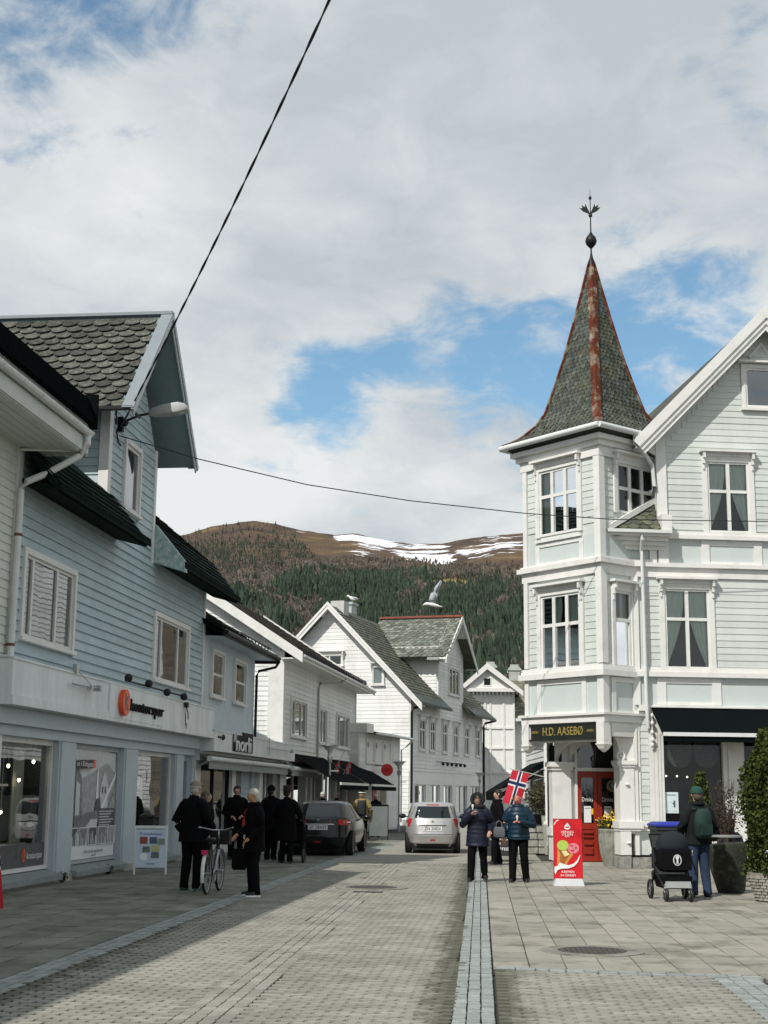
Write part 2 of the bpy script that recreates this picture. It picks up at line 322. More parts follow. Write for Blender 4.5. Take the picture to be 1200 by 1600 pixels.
def window(par, fr, u0, u1, z0, z1, cols=(.5,), rows=(), frame=None, glass=None, curtain=None, cw=.1, fw=.05, hood=False, sill=True, cmat=None, depth=.55, cas=.05, room=None, reveal=.0):
    """casing + sash bars as one part; every pane, the curtain and the sill are its children"""
    frame = frame or TRIM; glass = glass or GL
    b = MB(fr); yo = -.035-cas
    for x0, x1, a, c in ((u0-cw, u0, z0-.02, z1+cw), (u1, u1+cw, z0-.02, z1+cw), (u0, u1, z1, z1+cw)): b.box(x0, x1, yo, .02, a, c)
    yf0, yf1 = -.03+reveal, .03+reveal
    if reveal > .02:
        b.box(u0-.01, u0, -.03, yf1, z0, z1); b.box(u1, u1+.01, -.03, yf1, z0, z1); b.box(u0, u1, -.03, yf1, z1-.005, z1+.01)
    cu = [0, *cols, 1]; cr = [0, *rows, 1]; W, Hh = u1-u0, z1-z0
    b.box(u0, u0+fw, yf0, yf1, z0, z1); b.box(u1-fw, u1, yf0, yf1, z0, z1)
    b.box(u0+fw, u1-fw, yf0, yf1, z0, z0+fw); b.box(u0+fw, u1-fw, yf0, yf1, z1-fw, z1)
    for c in cols: b.box(u0+c*W-fw*.8, u0+c*W+fw*.8, yf0-.008, yf1, z0+fw, z1-fw)
    for r in rows:
        for i in range(len(cu)-1):
            b.box(u0+cu[i]*W+fw*.85, u0+cu[i+1]*W-fw*.85, yf0-.004, yf1, z0+r*Hh-fw*.7, z0+r*Hh+fw*.7)
    if hood:
        b.box(u0-cw-.06, u1+cw+.06, yo-.16, -.02, z1+cw+.10, z1+cw+.16); b.box(u0-cw+.03, u1+cw-.03, yo-.02, -.02, z1+cw, z1+cw+.10)
        for x in (u0-cw+.005, u1+cw-.065):
            b.box(x, x+.06, yo-.13, yo, z1+cw-.06, z1+cw+.10); b.box(x, x+.06, yo-.07, yo, z1+cw-.2, z1+cw-.06); b.box(x+.01, x+.05, yo-.04, yo, z1+cw-.34, z1+cw-.22)
    w = b.build('window', frame, par)
    if sill: MB(fr).box(u0-cw-.03, u1+cw+.03, yo-.05, -.02, z0-.09, z0-.02).build('sill', frame, w)
    for i in range(len(cu)-1):
        for j in range(len(cr)-1):
            x0, x1 = u0+cu[i]*W+fw*.6, u0+cu[i+1]*W-fw*.6; a, c = z0+cr[j]*Hh+fw*.6, z0+cr[j+1]*Hh-fw*.6
            y = .0+reveal
            MB(fr).quad((x0, y, a), (x1, y, a), (x1, y, c), (x0, y, c)).build('pane', glass, w)
    rb = MB(fr); y0, y1 = .035+reveal, depth+reveal
    rb.quad((u0, y1, z0), (u1, y1, z0), (u1, y1, z1), (u0, y1, z1)); rb.quad((u0, y0, z0), (u0, y1, z0), (u0, y1, z1), (u0, y0, z1)); rb.quad((u1, y0, z0), (u1, y1, z0), (u1, y1, z1), (u1, y0, z1))
    rb.quad((u0, y0, z0), (u1, y0, z0), (u1, y1, z0), (u0, y1, z0)); rb.quad((u0, y0, z1), (u1, y0, z1), (u1, y1, z1), (u0, y1, z1))
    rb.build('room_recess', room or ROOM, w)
    if curtain:
        c = MB(fr); yc = .075+reveal
        def cloth(pts0, pts1, n=14, ph=0.):
            vs = []; fs = []
            for k, (p, q) in enumerate(zip(pts0, pts1)):
                for i in range(n+1):
                    t = i/n; x = p[0]+(q[0]-p[0])*t
                    vs.append((x, yc+.022*sin(t*n*1.9+ph)+.012*sin(t*n*.8+k), p[1]+(q[1]-p[1])*t))
            for k in range(len(pts0)-1):
                for i in range(n): fs.append((k*(n+1)+i, k*(n+1)+i+1, (k+1)*(n+1)+i+1, (k+1)*(n+1)+i))
            c.add(vs, fs)
        mid = (u0+u1)/2
        if curtain == 'drape':
            for s in (0, 1):
                e = u0+.02 if s == 0 else u1-.02; g = -1 if s == 0 else 1
                zz = [z1-.04-Hh*.96*k/9 for k in range(10)]
                inner = [mid+g*W*(.03+.40*min(1, max(0, (k/9-.12)*1.18))**1.6) for k in range(10)]
                cloth([(min(e, i), z) for i, z in zip(inner, zz)], [(max(e, i), z) for i, z in zip(inner, zz)], ph=s*2)
        elif curtain == 'net':
            cloth([(u0+.02, z1-.03), (u0+.02, z0+.05)], [(u1-.02, z1-.03), (u1-.02, z0+.05)], n=30)
        elif curtain == 'sides':
            for a, d in ((u0+.02, u0+W*.22), (u1-W*.25, u1-.02)): cloth([(a, z1-.03), (a, z0+.05)], [(d, z1-.03), (d, z0+.05)], n=10)
        c.build('curtain', cmat or CURT, w, smooth=True)
    return w
def tiles(par, name, mat, fr, W, L, tw, ex, inside=None, rounded=False, th=.014, tilt=.02, single=0, lift=.012):
    """courses of tiles on a roof plane: x along the eave, y up the slope, z out of it"""
    rows = int(L/ex)+1; cnt = 0; joined = MB(fr)
    hw = tw*.485
    if rounded: out = [(-hw, ex*1.25), (-hw, ex*.42), (-hw*.9, ex*.18), (-hw*.66, -ex*.03), (-hw*.34, -ex*.17), (0, -ex*.21), (hw*.34, -ex*.17), (hw*.66, -ex*.03), (hw*.9, ex*.18), (hw, ex*.42), (hw, ex*1.25)]
    else: out = [(-hw, ex*1.25), (-hw, 0), (hw, 0), (hw, ex*1.25)]
    def zof(y): return lift+tilt*(1-y/ex)
    vs = [(x, y, zof(y)) for x, y in out]+[(x, y, zof(y)-th) for x, y in out]; n = len(out)
    fs = [tuple(range(n))]+[(i, n+i, n+(i+1) % n, (i+1) % n) for i in range(n)]
    me = None
    for r in range(rows):
        for c in range(-1, int(W/tw)+2):
            x, y = c*tw+(tw*.5 if r % 2 else 0), r*ex
            if inside and not inside(x, y+ex*.4): continue
            if not inside and not (0 < x < W): continue
            j = random.uniform(-1, 1)
            if single:
                if me is None:
                    me = bpy.data.meshes.new(name); me.from_pydata(vs, [], fs); me.materials.append(mat)
                piece(par, name, me, fr @ Matrix.Translation((x+j*.006, y+random.uniform(-.008, .008), random.uniform(-.003, .006))) @ Matrix.Rotation(j*.03, 4, 'Z')); cnt += 1
            else:
                dx, dy, dz = j*.006, random.uniform(-.008, .008), random.uniform(-.003, .005)
                joined.add([(a+x+dx, b+y+dy, c2+dz) for a, b, c2 in vs], fs)
    if not single: return stuff(joined.build(name, mat, par))
def slope(p0, p1, q):
    """frame with x along p0->p1, y up the slope towards q"""
    p0, p1, q = Vector(p0), Vector(p1), Vector(q); x = (p1-p0).normalized(); y = (q-p0); y = (y-x*y.dot(x)).normalized(); z = x.cross(y)
    mt = Matrix((x, y, z)).transposed().to_4x4(); mt.translation = p0; return mt
def slab(b, p0, p1, p2, p3, th, m=None):
    n = (Vector(p1)-Vector(p0)).cross(Vector(p3)-Vector(p0)).normalized()
    if n.z < 0: n = -n
    b.prism([p0, p1, p2, p3], -n*th, m)
# ================================================================ ground
PAVER = M('road_paver', (.287, .278, .238), .85, .12, 2.5, rnd=.13, col2=(.205, .20, .168), c2s=.9, c2t=.54, c2w=.2, bump=.25, bscale=60, dirt=((-.24, .5), (.12, .5), (-4.0, .5)))
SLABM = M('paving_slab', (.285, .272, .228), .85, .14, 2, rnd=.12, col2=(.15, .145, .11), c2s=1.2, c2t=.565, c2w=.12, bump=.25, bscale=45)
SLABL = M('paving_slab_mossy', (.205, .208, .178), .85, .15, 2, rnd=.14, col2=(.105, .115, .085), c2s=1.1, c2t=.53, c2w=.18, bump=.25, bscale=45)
SETT = M('granite_sett', (.262, .282, .272), .8, .18, 12, rnd=.16, col2=(.30, .33, .30), c2s=6, c2t=.6, c2w=.2, bump=.5, bscale=30)
BED = M('joint_dirt', (.035, .037, .028), .95, .3, 6)
ASPH = M('far_road_surface', (.278, .267, .23), .85, .12, 1.2, col2=(.24, .235, .2), c2s=.5, c2t=.6, c2w=.2)
def pix(p):
    d = Vector(p)-Vector((0, 0, 1.68)); z = d.dot(F)
    return (600+2200*d.dot(RC)/z, 800-2200*d.dot(UC)/z) if z > .1 else (-9e9, 0)
def field(par, name, items, mat, th=.05, cap=300, ch=.028):
    """paving pieces (x, y, width, length, angle): the nearest 300 are objects, the rest one mesh"""
    def inv(i): x, y = pix((i[0], i[1], 0)); return -60 < x < 1260 and y < 1640
    items = sorted(items, key=lambda i: (not inv(i), i[0]**2+i[1]**2))
    me = bpy.data.meshes.new(name)
    def shape(w, l, h=0.):
        c = min(ch, w*.2, l*.2); a, b = w/2, l/2
        return [(-a+c, -b), (a-c, -b), (a, -b+c), (a, b-c), (a-c, b), (-a+c, b), (-a, b-c), (-a, -b+c)]
    w0, l0 = items[0][2], items[0][3]; s = shape(w0, l0)
    fs = [tuple(range(8))]+[(i, 8+i, 8+(i+1) % 8, (i+1) % 8) for i in range(8)]
    me.from_pydata([(x, y, 0) for x, y in s]+[(x*1.01, y*1.01, -th) for x, y in s], [], fs); me.materials.append(mat)
    bm = bmesh.new(); bm.from_mesh(me); bmesh.ops.recalc_face_normals(bm, faces=bm.faces)
    for f in bm.faces:
        if abs(f.normal.z) > .9 and f.normal.z < 0: f.normal_flip()
    bm.to_mesh(me); bm.free()
    rn = random.Random(3); J = MB()
    for k, (x, y, w, l, a) in enumerate(items):
        dz = rn.uniform(-.003, .003); mt = Matrix.Translation((x, y, dz)) @ Matrix.Rotation(radians(a)+rn.uniform(-.006, .006), 4, 'Z') @ Matrix.Rotation(rn.uniform(-.006, .006), 4, 'X')
        if k < cap: piece(par, name, me, mt @ Matrix.Diagonal((w/w0, l/l0, 1, 1)))
        else:
            s = shape(w, l); J.add([tuple(mt @ Vector((p, q, 0))) for p, q in s]+[tuple(mt @ Vector((p*1.01, q*1.01, -th))) for p, q in s], fs)
    if J.v: stuff(J.build(name, mat, par))
def kerbx(y): return -4.42+.021*(y-9) if y < 38 else -3.81+.068*(y-38)   # left kerb line
def sheet(name, pts, z, mat): return struct(MB().add([(x, y, z) for x, y in pts], [tuple(range(len(pts)))]).build(name, mat))
ground = sheet('ground', [(-700, -60), (700, -60), (700, 900), (-700, 900)], -.09, M('earth', (.10, .10, .075), .95, .3, .3))
def build_ground():
    road = sheet('road', [(-4.3, -12), (2.15, -12), (2.15, 14.2), (0, 14.2), (0, 60), (3, 110), (-3.2, 110), (-2.6, 60), (-3.6, 38)], -.035, BED)
    MB().add([(x, y, -.004) for x, y in [(-3.72, 36.0), (-.23, 36.0), (-.23, 60), (2.9, 110), (-3.1, 110), (-2.5, 60), (-3.5, 38)]], [tuple(range(7))]).build('far_surface', ASPH, road)
    it = []
    for r in range(int((36-8.6)/.1)):
        y = 8.6+r*.1+.05
        x0, x1 = kerbx(y)+.36, -.235
        x = x0+(.1 if r % 2 else 0)
        while x < x1:
            if not (-2.34 < x < -1.86): it.append((x, y, .171, .0945, 0))
            x += .2
    for c in range(4):
        for r in range(int(27.4/.2)): it.append((-2.27+c*.115, 8.7+r*.2+(.1 if c % 2 else 0), .105, .194, 0))
    for r in range(int((14.5-9.0)/.1)):
        y = 9.05+r*.1; x = .22+(.1 if r % 2 else 0)
        while x < 2.16 and y < 14.5-.16*x: it.append((x, y, .171, .0945, 0)); x += .2
    field(road, 'paver', it, PAVER)
    # granite sett strips
    ks = sheet('kerb_strip', [(-.24, -10), (.11, -10), (.11, 60), (-.24, 60)], -.028, BED); it = []; rn = random.Random(5)
    for c in range(3):
        y = 9.
        while y < 44: l = rn.uniform(.09, .17); it.append((-.172+c*.112+rn.uniform(-.003, .003), y+l/2, .100, l-.009, rn.uniform(-1, 1))); y += l
    field(ks, 'sett', it, SETT, ch=.008)
    k2 = sheet('kerb_strip', [(kerbx(y)+o, y) for y, o in ((-5, -.02), (-5, .34), (38, .34), (56, .34), (56, -.02), (38, -.02))], -.028, BED); it = []
    for c in range(3):
        y = 9.
        while y < 50: l = rn.uniform(.12, .26); it.append((kerbx(y)+.055+c*.11, y+l/2, .098, l-.008, -1.2)); y += l
    field(k2, 'sett', it, SETT, ch=.008)
    k3 = sheet('kerb_strip', [(2.18, -5), (2.62, -5), (2.62, 14.35), (.12, 14.75), (.12, 14.25), (2.18, 14.1)], -.027, BED); it = []
    for c in range(3):
        y = 9.
        while y < 14.1: l = rn.uniform(.12, .24); it.append((2.26+c*.14, y+l/2, .128, l-.014, 0)); y += l
    x = .14
    while x < 2.6:
        l = rn.uniform(.12, .2)
        it += [(x+l/2, 14.68-.16*x+c*.11, .1, l-.012, 90) for c in (0, -1)]; x += l
    field(k3, 'sett', it, SETT, ch=.012)
    # right-hand square of long slabs
    pv = sheet('pavement', [(.112, 14.3), (2.6, 14.1), (2.6, -5), (40, -5), (40, 46), (.11, 60)], -.03, BED); it = []
    for c in range(30):
        x = .30+c*.365; y = 8.6+rn.uniform(0, .6) if x > 2.82 else 14.75-.16*x
        while y < 44:
            l = rn.choice((.55, .7, .7, .9, .42))
            if (x < 2.2 or x > 2.82 or y > 14.3) and not ((x-1.21)**2+((y+l/2)-16.22)**2 < .12) and not (y > 37.2 and x > 1.5): it.append((x, y+l/2, .352, l-.014, 0))
            y += l
    field(pv, 'paving_slab', it, SLABM, ch=.008)
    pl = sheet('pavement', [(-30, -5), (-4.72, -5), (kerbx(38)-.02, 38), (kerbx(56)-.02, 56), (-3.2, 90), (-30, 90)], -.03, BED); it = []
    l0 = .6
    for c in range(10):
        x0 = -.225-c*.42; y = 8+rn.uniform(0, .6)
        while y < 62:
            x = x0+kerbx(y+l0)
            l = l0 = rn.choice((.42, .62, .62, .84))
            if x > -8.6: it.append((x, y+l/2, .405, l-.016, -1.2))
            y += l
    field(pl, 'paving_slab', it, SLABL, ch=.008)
build_ground()

# ================================================================ left: pale blue shop house
LX, LY, LROT = -8.04, 23.91, 87.45
def lw(s, o, z=0):   # point on the left facade line: s along, o out into the street
    a = radians(LROT); return Vector((LX+s*cos(a)+o*sin(a), LY+s*sin(a)-o*cos(a), z))
def roofpart(par, name, quads, mat, th=.1):
    b = MB()
    for q in quads: slab(b, *q, th)
    return b.build(name, mat, par)
def gutter(par, a, b, r=.07, mat=None):
    a, b = Vector(a), Vector(b); d = (b-a).normalized(); o = Vector((0, 0, 1)).cross(d); bb = MB(); rg = []
    for p in (a, b):
        rg.append([p+o*(r*cos(pi+pi*i/7))+Vector((0, 0, 1))*(r*sin(pi+pi*i/7)) for i in range(8)]+[p+o*((r-.012)*cos(2*pi-pi*i/7))+Vector((0, 0, 1))*((r-.012)*sin(2*pi-pi*i/7)) for i in range(8)])
    bb.rings(rg); n = int((b-a).length/.8)
    for k in range(n+1):
        c = a+(b-a)*(k/max(n, 1)); bb.bar(c-o*r, c+o*r, .03, .012)
        bb.tube([c+o*(r*1.06*cos(pi+pi*i/6))+Vector((0, 0, 1))*(r*1.06*sin(pi+pi*i/6)) for i in range(7)], .012, 4)
    return bb.build('gutter', mat or GUTTER, par)
def pipe(par, pts, r=.05, mat=None, bands=()):
    o = MB().tube(pts, r, 10).build('downpipe', mat or GUTTER, par, smooth=40)
    for p in bands: MB().tube([Vector(p)-Vector((0, 0, .025)), Vector(p)+Vector((0, 0, .025))], r+.008, 10).bar(Vector(p), Vector(p)+Vector((0, .12, 0)), .03, .03).build('pipe_clamp', RUSTB, o)
    return o
def shoproom(par, fr, u0, u1, z0, z1, y0, y1, wallm, floorm):
    b = MB(fr)
    b.quad((u0, y1, z0), (u1, y1, z0), (u1, y1, z1), (u0, y1, z1), 0); b.quad((u0, y0, z0), (u0, y1, z0), (u0, y1, z1), (u0, y0, z1), 0); b.quad((u1, y0, z0), (u1, y1, z0), (u1, y1, z1), (u1, y0, z1), 0)
    b.quad((u0, y0, z0), (u1, y0, z0), (u1, y1, z0), (u0, y1, z0), 1); b.quad((u0, y0, z1), (u1, y0, z1), (u1, y1, z1), (u0, y1, z1), 0)
    return b.build('shop_room', [wallm, floorm], par)
BULB = M('lit_bulb', (1, .9, .7), emit=(1, .82, .55, 14.))
GRAYS = [M('print_grey', (v, v*1.02, v*1.03), .5, a, 9) for v, a in ((.03, .2), (.085, .45), (.19, .5), (.36, .4), (.60, .2), (.80, .03))]
def flat(par, name, fr, shapes, mats):
    """flat print: list of (material index, outline in x,z), each 1.5 mm proud of the one before"""
    b = MB(fr)
    for k, (mi, pts) in enumerate(shapes): b.add([(x, -.0015*k, z) for x, z in pts], [tuple(range(len(pts)))], mi)
    return b.build(name, mats, par)
def rect(x0, x1, z0, z1): return [(x0, z0), (x1, z0), (x1, z1), (x0, z1)]
def disc(cx, cz, rx, rz=None, n=16, a0=0, a1=2*pi): return [(cx+rx*cos(a0+(a1-a0)*i/n), cz+(rz or rx)*sin(a0+(a1-a0)*i/n)) for i in range(n+(0 if a1-a0 > 6.2 else 1))]
def shop_house():
    h = thing('shop_house', 'pale blue clapboard shop house with scalloped slate dormer and white fascia over shop windows', 'house', (LX, LY, 0), LROT)
    wins = [(.12, 2.75, 4.33, 5.78), (8.62, 11.75, 4.28, 5.74)]
    b = MB(); b.cur = 0
    wallmesh(b, -.35, 13.5, 2.6, 7.5, wins)
    wallmesh(b, 4.57, 8.2, 7.5, 9.45, [(5.72, 6.8, 7.78, 9.2)])
    b.add([(4.57, 0, 9.45), (8.2, 0, 9.45), (6.38, 0, 11.7)], [(0, 1, 2)])
    b.box(-.35, 13.5, 3., 9., 0, 7.4); b.box(-.35, 13.5, .7, 3., 2.8, 7.2)
    for x in (4.57, 8.2): b.quad((x, 0, 7), (x, 5, 7), (x, 5, 9.6), (x, 0, 9.6))
    b.quad((13.5, 0, 0), (13.5, 9, 0), (13.5, 9, 7.4), (13.5, 0, 7.4)); b.add([(13.5, 0, 7.4), (13.5, 9, 7.4), (13.5, 4.5, 11.3)], [(0, 1, 2)])
    wall = b.build('wall', LBLUE, h)
    cw = [(w[0]-.1, w[1]+.1, w[2]-.1, w[3]+.12) for w in wins]
    boards(wall, I4, -.3, 13.34, 3.84, 7.48, .187, LBLUE, cw, t=.05)
    boards(wall, I4, 4.72, 8.1, 7.48, 11.6, .187, LBLUE, [(5.62, 6.9, 7.6, 9.4)], clip=lambda z: (4.57, 8.2) if z < 9.5 else (4.6+(z-9.5)*.81, 8.15-(z-9.5)*.8), t=.036)
    boards(wall, FR(4.57, 3.2, -90), 0, 3.1, 7.3, 9.6, .187, LBLUE, t=.036)
    MB().box(13.36, 13.52, -.06, .02, 2.6, 7.45).build('corner_board', TRIM, h); MB().box(4.5, 4.72, -.055, .0, 7.3, 9.6).box(4.505, 4.57, .0, .16, 7.3, 9.6).build('corner_board', TRIM, h); MB().box(8.08, 8.24, -.055, .02, 6.9, 9.6).build('corner_board', TRIM, h)
    for w, c in zip(wins, ((.17, .66), (.2, .7))): window(h, I4, *w, cols=c, glass=GLR, cw=.11, fw=.055, curtain='sides' if c[0] > .18 else None, cmat=CURTW, depth=.6)
    window(h, I4, 5.72, 6.8, 7.78, 9.2, cols=(), glass=GLR, cw=.1, fw=.07, curtain='net', cmat=M('grey_blind', (.2, .2, .17), .9))
    # roof: eave skirts each side of the dormer, main slopes, dormer
    def sk(x0, x1): return ((x0, -.72, 6.94), (x1, -.72, 6.94), (x1, .0, 7.86), (x0, .0, 7.86))
    def mn(x0, x1): return ((x0, .0, 7.86), (x1, .0, 7.86), (x1, 4.5, 11.6), (x0, 4.5, 11.6))
    rf = roofpart(h, 'roof', [sk(-.35, 4.5), mn(-.35, 4.5), sk(8.28, 14.5), mn(8.28, 14.5), ((5.55, -.72, 6.94), (4.5, -.72, 6.94), (4.5, -.02, 7.84), (4.75, -.02, 7.84)), ((-.35, 9.9, 6.98), (14.5, 9.9, 6.98), (14.5, 4.5, 11.6), (-.35, 4.5, 11.6))], GREENROOF, .1)
    tiles(rf, 'roof_tile', GREENROOF, slope((8.28, .0, 7.86), (14.5, .0, 7.86), (8.28, 4.5, 11.6)), 6.2, 5.8, .3, .26, tilt=.03, th=.02)
    for a, c in ((-.35, 5.1), (8.28, 14.5)): tiles(rf, 'roof_tile', GREENROOF, slope((a, -.72, 6.94), (c, -.72, 6.94), (a, .0, 7.86)), c-a, 1.1, .3, .2, tilt=.03, th=.02)
    b = MB()
    for x0, x1 in ((-.3, 5.4), (8.3, 14.45)):
        b = MB(); b.prism([(x0, -.7, 6.90), (x0, -.02, 7.06), (x0, -.02, 6.98), (x0, -.7, 6.80)], (x1-x0, 0, 0))
        x = x0
        while x < x1: b.box(x, x+.035, -.80, -.69, 6.83, 6.95); x += .075
        b.box(x0, x1, -.80, -.77, 6.81, 6.86); b.box(x0, x1, -.79, -.70, 6.95, 6.97); b.build('eave_guard', GREENROOF, rf)
    # old slate end of the right eave, torn and pale
    b = MB(); b.prism([(8.26, -.80, 6.72), (8.26, -.05, 6.95), (8.26, -.05, 7.86), (8.26, -.78, 6.98)], (.25, 0, 0)); b.build('torn_eave_end', M('torn_turquoise_slate', (.30, .42, .42), .7, .4, 9, col2=(.5, .53, .5), c2s=8, c2t=.55, c2w=.1, bump=.6), rf, label='torn turquoise slate end of the eave')
    ax, az, ez, el, er, fy = 6.32, 12.3, 9.42, 3.68, 9.0, -.8
    dr = roofpart(h, 'dormer_roof', [((el, fy, ez), (el, 5., ez), (ax, 5., az), (ax, fy, az)), ((er, fy, ez), (er, 5., ez), (ax, 5., az), (ax, fy, az))], M('soffit_blue', (.20, .27, .29), .6, .1), .07)
    fr = slope((el, 5., ez), (el, fy+.12, ez), (ax, 5., az))
    tiles(dr, 'slate', SLATE, fr, 5.62, 3.62, .365, .27, rounded=True, single=1, tilt=.045, th=.022, lift=.02)
    b = MB(); b.box(ax-.1, ax+.1, fy-.02, 5., az+.03, az+.1)
    for s, e in ((-1, el), (1, er)):
        d = Vector((e-ax, 0, ez-az)).normalized(); n = Vector((-d.z, 0, d.x)); n = n if n.z > 0 else -n
        a, c = Vector((ax, 0, az)), Vector((e, 0, ez))+d*.1
        b.prism([a+n*.05+Vector((0, fy-.03, 0)), c+n*.05+Vector((0, fy-.03, 0)), c+n*.08+Vector((0, fy-.03, 0)), a+n*.08+Vector((0, fy-.03, 0))], (0, .26, 0))
    b.build('ridge_flashing', LEADGREY, dr)
    b = MB()
    for e in (el, er):
        d = Vector((e-ax, 0, ez-az)).normalized(); n = Vector((-d.z, 0, d.x)); n = n if n.z > 0 else -n
        a, c = Vector((ax, fy, az)), Vector((e, fy, ez))+d*.12
        b.prism([a+n*.05, c+n*.05, c-n*.13, a-n*.13], (0, .03, 0)); b.prism([a+n*.05+Vector((0, -.03, 0)), c+n*.05+Vector((0, -.03, 0)), c-n*.03+Vector((0, -.03, 0)), a-n*.03+Vector((0, -.03, 0))], (0, .03, 0))
    b.build('barge_board', M('grey_barge_paint', (.5, .54, .55), .5, .05), dr)
    b = MB(); b.box(el-.1, el+.03, fy, 3.5, ez-.05, ez+.02); b.box(el+.02, 4.5, fy+.1, fy+.13, ez-.02, ez+.03); b.build('dormer_gutter', DARK, dr)
    # sign fascia and shopfront
    f = MB(); f.prism([(-1.2, -.45, 3.06), (-1.2, -.45, 3.83), (-1.2, -.05, 3.92), (-1.2, -.05, 3.06)], (14.4, 0, 0)); f.box(-1.2, 13.26, -.48, -.45, 3.06, 3.22); f.box(-1.2, 13.24, -.47, -.02, 3.8, 3.835)
    fa = f.build('fascia', FASCIA, h)
    f = MB()
    f.box(-1.5, 13.0, -.16, 1.2, 2.78, 3.055); f.box(-1.5, 13.0, -.03, 1.2, 2.6, 2.78)
    for x0, x1 in ((-1.5, -.5), (2.55, 3.52), (6.78, 7.82), (11.12, 11.9), (12.85, 13.0)): f.box(x0, x1, 0, .5, .12, 2.6)
    for x0, x1 in ((2.62, 3.45), (6.85, 7.75), (11.18, 11.85)): f.box(x0, x1, -.03, 0, .12, 2.58)
    f.build('shopfront', M('shopfront_grey_paint', (.47, .535, .575), .5, .07, 2), h)
    f = MB()
    for x0, x1 in ((-1.5, 2.6), (3.45, 6.85), (7.75, 11.2)): f.prism([(x0, .2, .26), (x0, -.17, .16), (x0, -.17, .06), (x0, .2, .06)], (x1-x0, 0, 0))
    f.build('window_sill', M('weathered_sill', (.24, .27, .27), .7, .2, 6), h)
    MB().box(-1.6, 13.02, -.07, .5, -.05, .13).build('plinth', CONC, h)
    for k, (x0, x1) in enumerate(((-.5, 2.55), (3.52, 6.78), (7.82, 11.12))):
        f = MB()
        f.box(x0, x0+.06, .12, .22, .26, 2.6); f.box(x1-.06, x1, .12, .22, .26, 2.6); f.box(x0+.06, x1-.06, .12, .22, .26, .33); f.box(x0+.06, x1-.06, .12, .22, 2.5, 2.6)
        w = f.build('shop_window', TRIM if k != 1 else M('grey_window_frame', (.4, .44, .45), .5), h)
        MB().quad((x0+.05, .17, .3), (x1-.05, .17, .3), (x1-.05, .17, 2.52), (x0+.05, .17, 2.52)).build('pane', GLS if k != 2 else GLR, w)
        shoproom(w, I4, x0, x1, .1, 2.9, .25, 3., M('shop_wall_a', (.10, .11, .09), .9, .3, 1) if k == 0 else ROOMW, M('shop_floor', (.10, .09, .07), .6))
        if k == 0:
            c = MB()  # curtains, frame and dark panel stand in for a reflected window opposite
            for x0c, x1c in ((.15, .55), (1.55, 2.1)):
                vs = []
                for i in range(25): vs += [(x0c+(x1c-x0c)*i/24, .5+.03*sin(i*1.7), .75), (x0c+(x1c-x0c)*i/24, .5+.03*sin(i*1.7), 2.45)]
                c.add(vs, [(2*i, 2*i+2, 2*i+3, 2*i+1) for i in range(24)])
            c.build('reflected_curtain', CURTW, w); c = MB(); c.box(.0, 2.2, .42, .62, .66, .74); c.box(.0, 2.25, .42, .5, 2.45, 2.52); c.box(.55, 1.55, .6, .64, .74, 2.4, 1); c.box(.55, 1.55, .57, .6, 1.75, 1.79); c.build('reflected_frame', [WHITE, M('reflected_panel', (.02, .03, .028), .6)], w)
            for x, z in ((.18, 2.12), (.36, 1.62), (.95, 2.1), (1.5, 1.86), (.72, 1.3), (2.2, 2.2)):
                MB().tube([(x, .36, z), (x, .36, 2.6)], .006, 4).build('lamp_cord', WHITE, w); MB().ell((x, .36, z), (.028, .028, .035), 8, 6).build('bulb', BULB, w); MB().lathe([(.045, .03), (.02, .08)], 8, (x, .36, z)).build('lamp_shade', STEEL, w)
            flat(w, 'window_film', FR(0, .165), [(0, rect(-.45, 2.5, .3, .74))], [GRAYS[1]])
            text(w, 'lettering', 'kontorspar', FR(1.96, .155) @ Matrix.Translation((0, 0, .52)), .17, PRINTW, .001, width=.78)
            flat(w, 'emblem', FR(0, .157), [(0, disc(1.42, .53, .10, .115)), (1, [(1.37, .46), (1.40, .46), (1.40, .53), (1.46, .46), (1.50, .46), (1.43, .55), (1.48, .60), (1.45, .60), (1.40, .56), (1.40, .62), (1.37, .62)])], [ORANGE, GRAYS[1]])
        if k == 1:
            X, Z = lambda u: x0+.1+u*(x1-x0-.2), lambda v: .34+v*2.14
            P = lambda *q: [(X(u), Z(v)) for u, v in q]
            sh = [(4, P((0, 0), (1, 0), (1, 1), (0, 1))), (3, P((0, .55), (.3, .75), (.55, .82), (.8, .9), (1, .8), (1, .3), (0, .3))), (2, P((0, .3), (0, .9), (.12, .93), (.27, .75), (.3, .3))), (1, P((0, .25), (0, .95), (.06, .97), (.14, .8), (.16, .25))),
                  (4, P((.16, .4), (.16, .72), (.24, .68), (.24, .4))), (3, P((.3, .35), (.3, .6), (.38, .66), (.42, .58), (.42, .35))), (5, P((.575, .52), (.585, .78), (.6, .92), (.615, .78), (.63, .52))),
                  (4, P((.66, .45), (.66, .66), (.75, .82), (.84, .68), (.84, .45))), (1, P((.7, .6), (.7, .67), (.73, .67), (.73, .6))), (1, P((.76, .6), (.76, .67), (.79, .67), (.79, .6))), (5, P((.68, .46), (1, .82), (1, .76), (.7, .42))), (3, P((.84, .45), (1, .66), (1, .45))),
                  (1, P((.55, .42), (.58, .55), (.66, .56), (.7, .42))), (2, P((0, .24), (.35, .42), (.6, .44), (1, .4), (1, .22))), (4, P((.3, .24), (.48, .36), (.62, .36), (.6, .24))), (1, P((.62, .25), (1, .25), (1, .46), (.62, .46)))]
            sh += [(4, P((.65, .435-.026*i), (.65, .425-.026*i), (.97-.05*(i % 3), .425-.026*i), (.97-.05*(i % 3), .435-.026*i))) for i in range(7)]
            sh += [(5, P((0, 0), (1, 0), (1, .25), (0, .23)))]
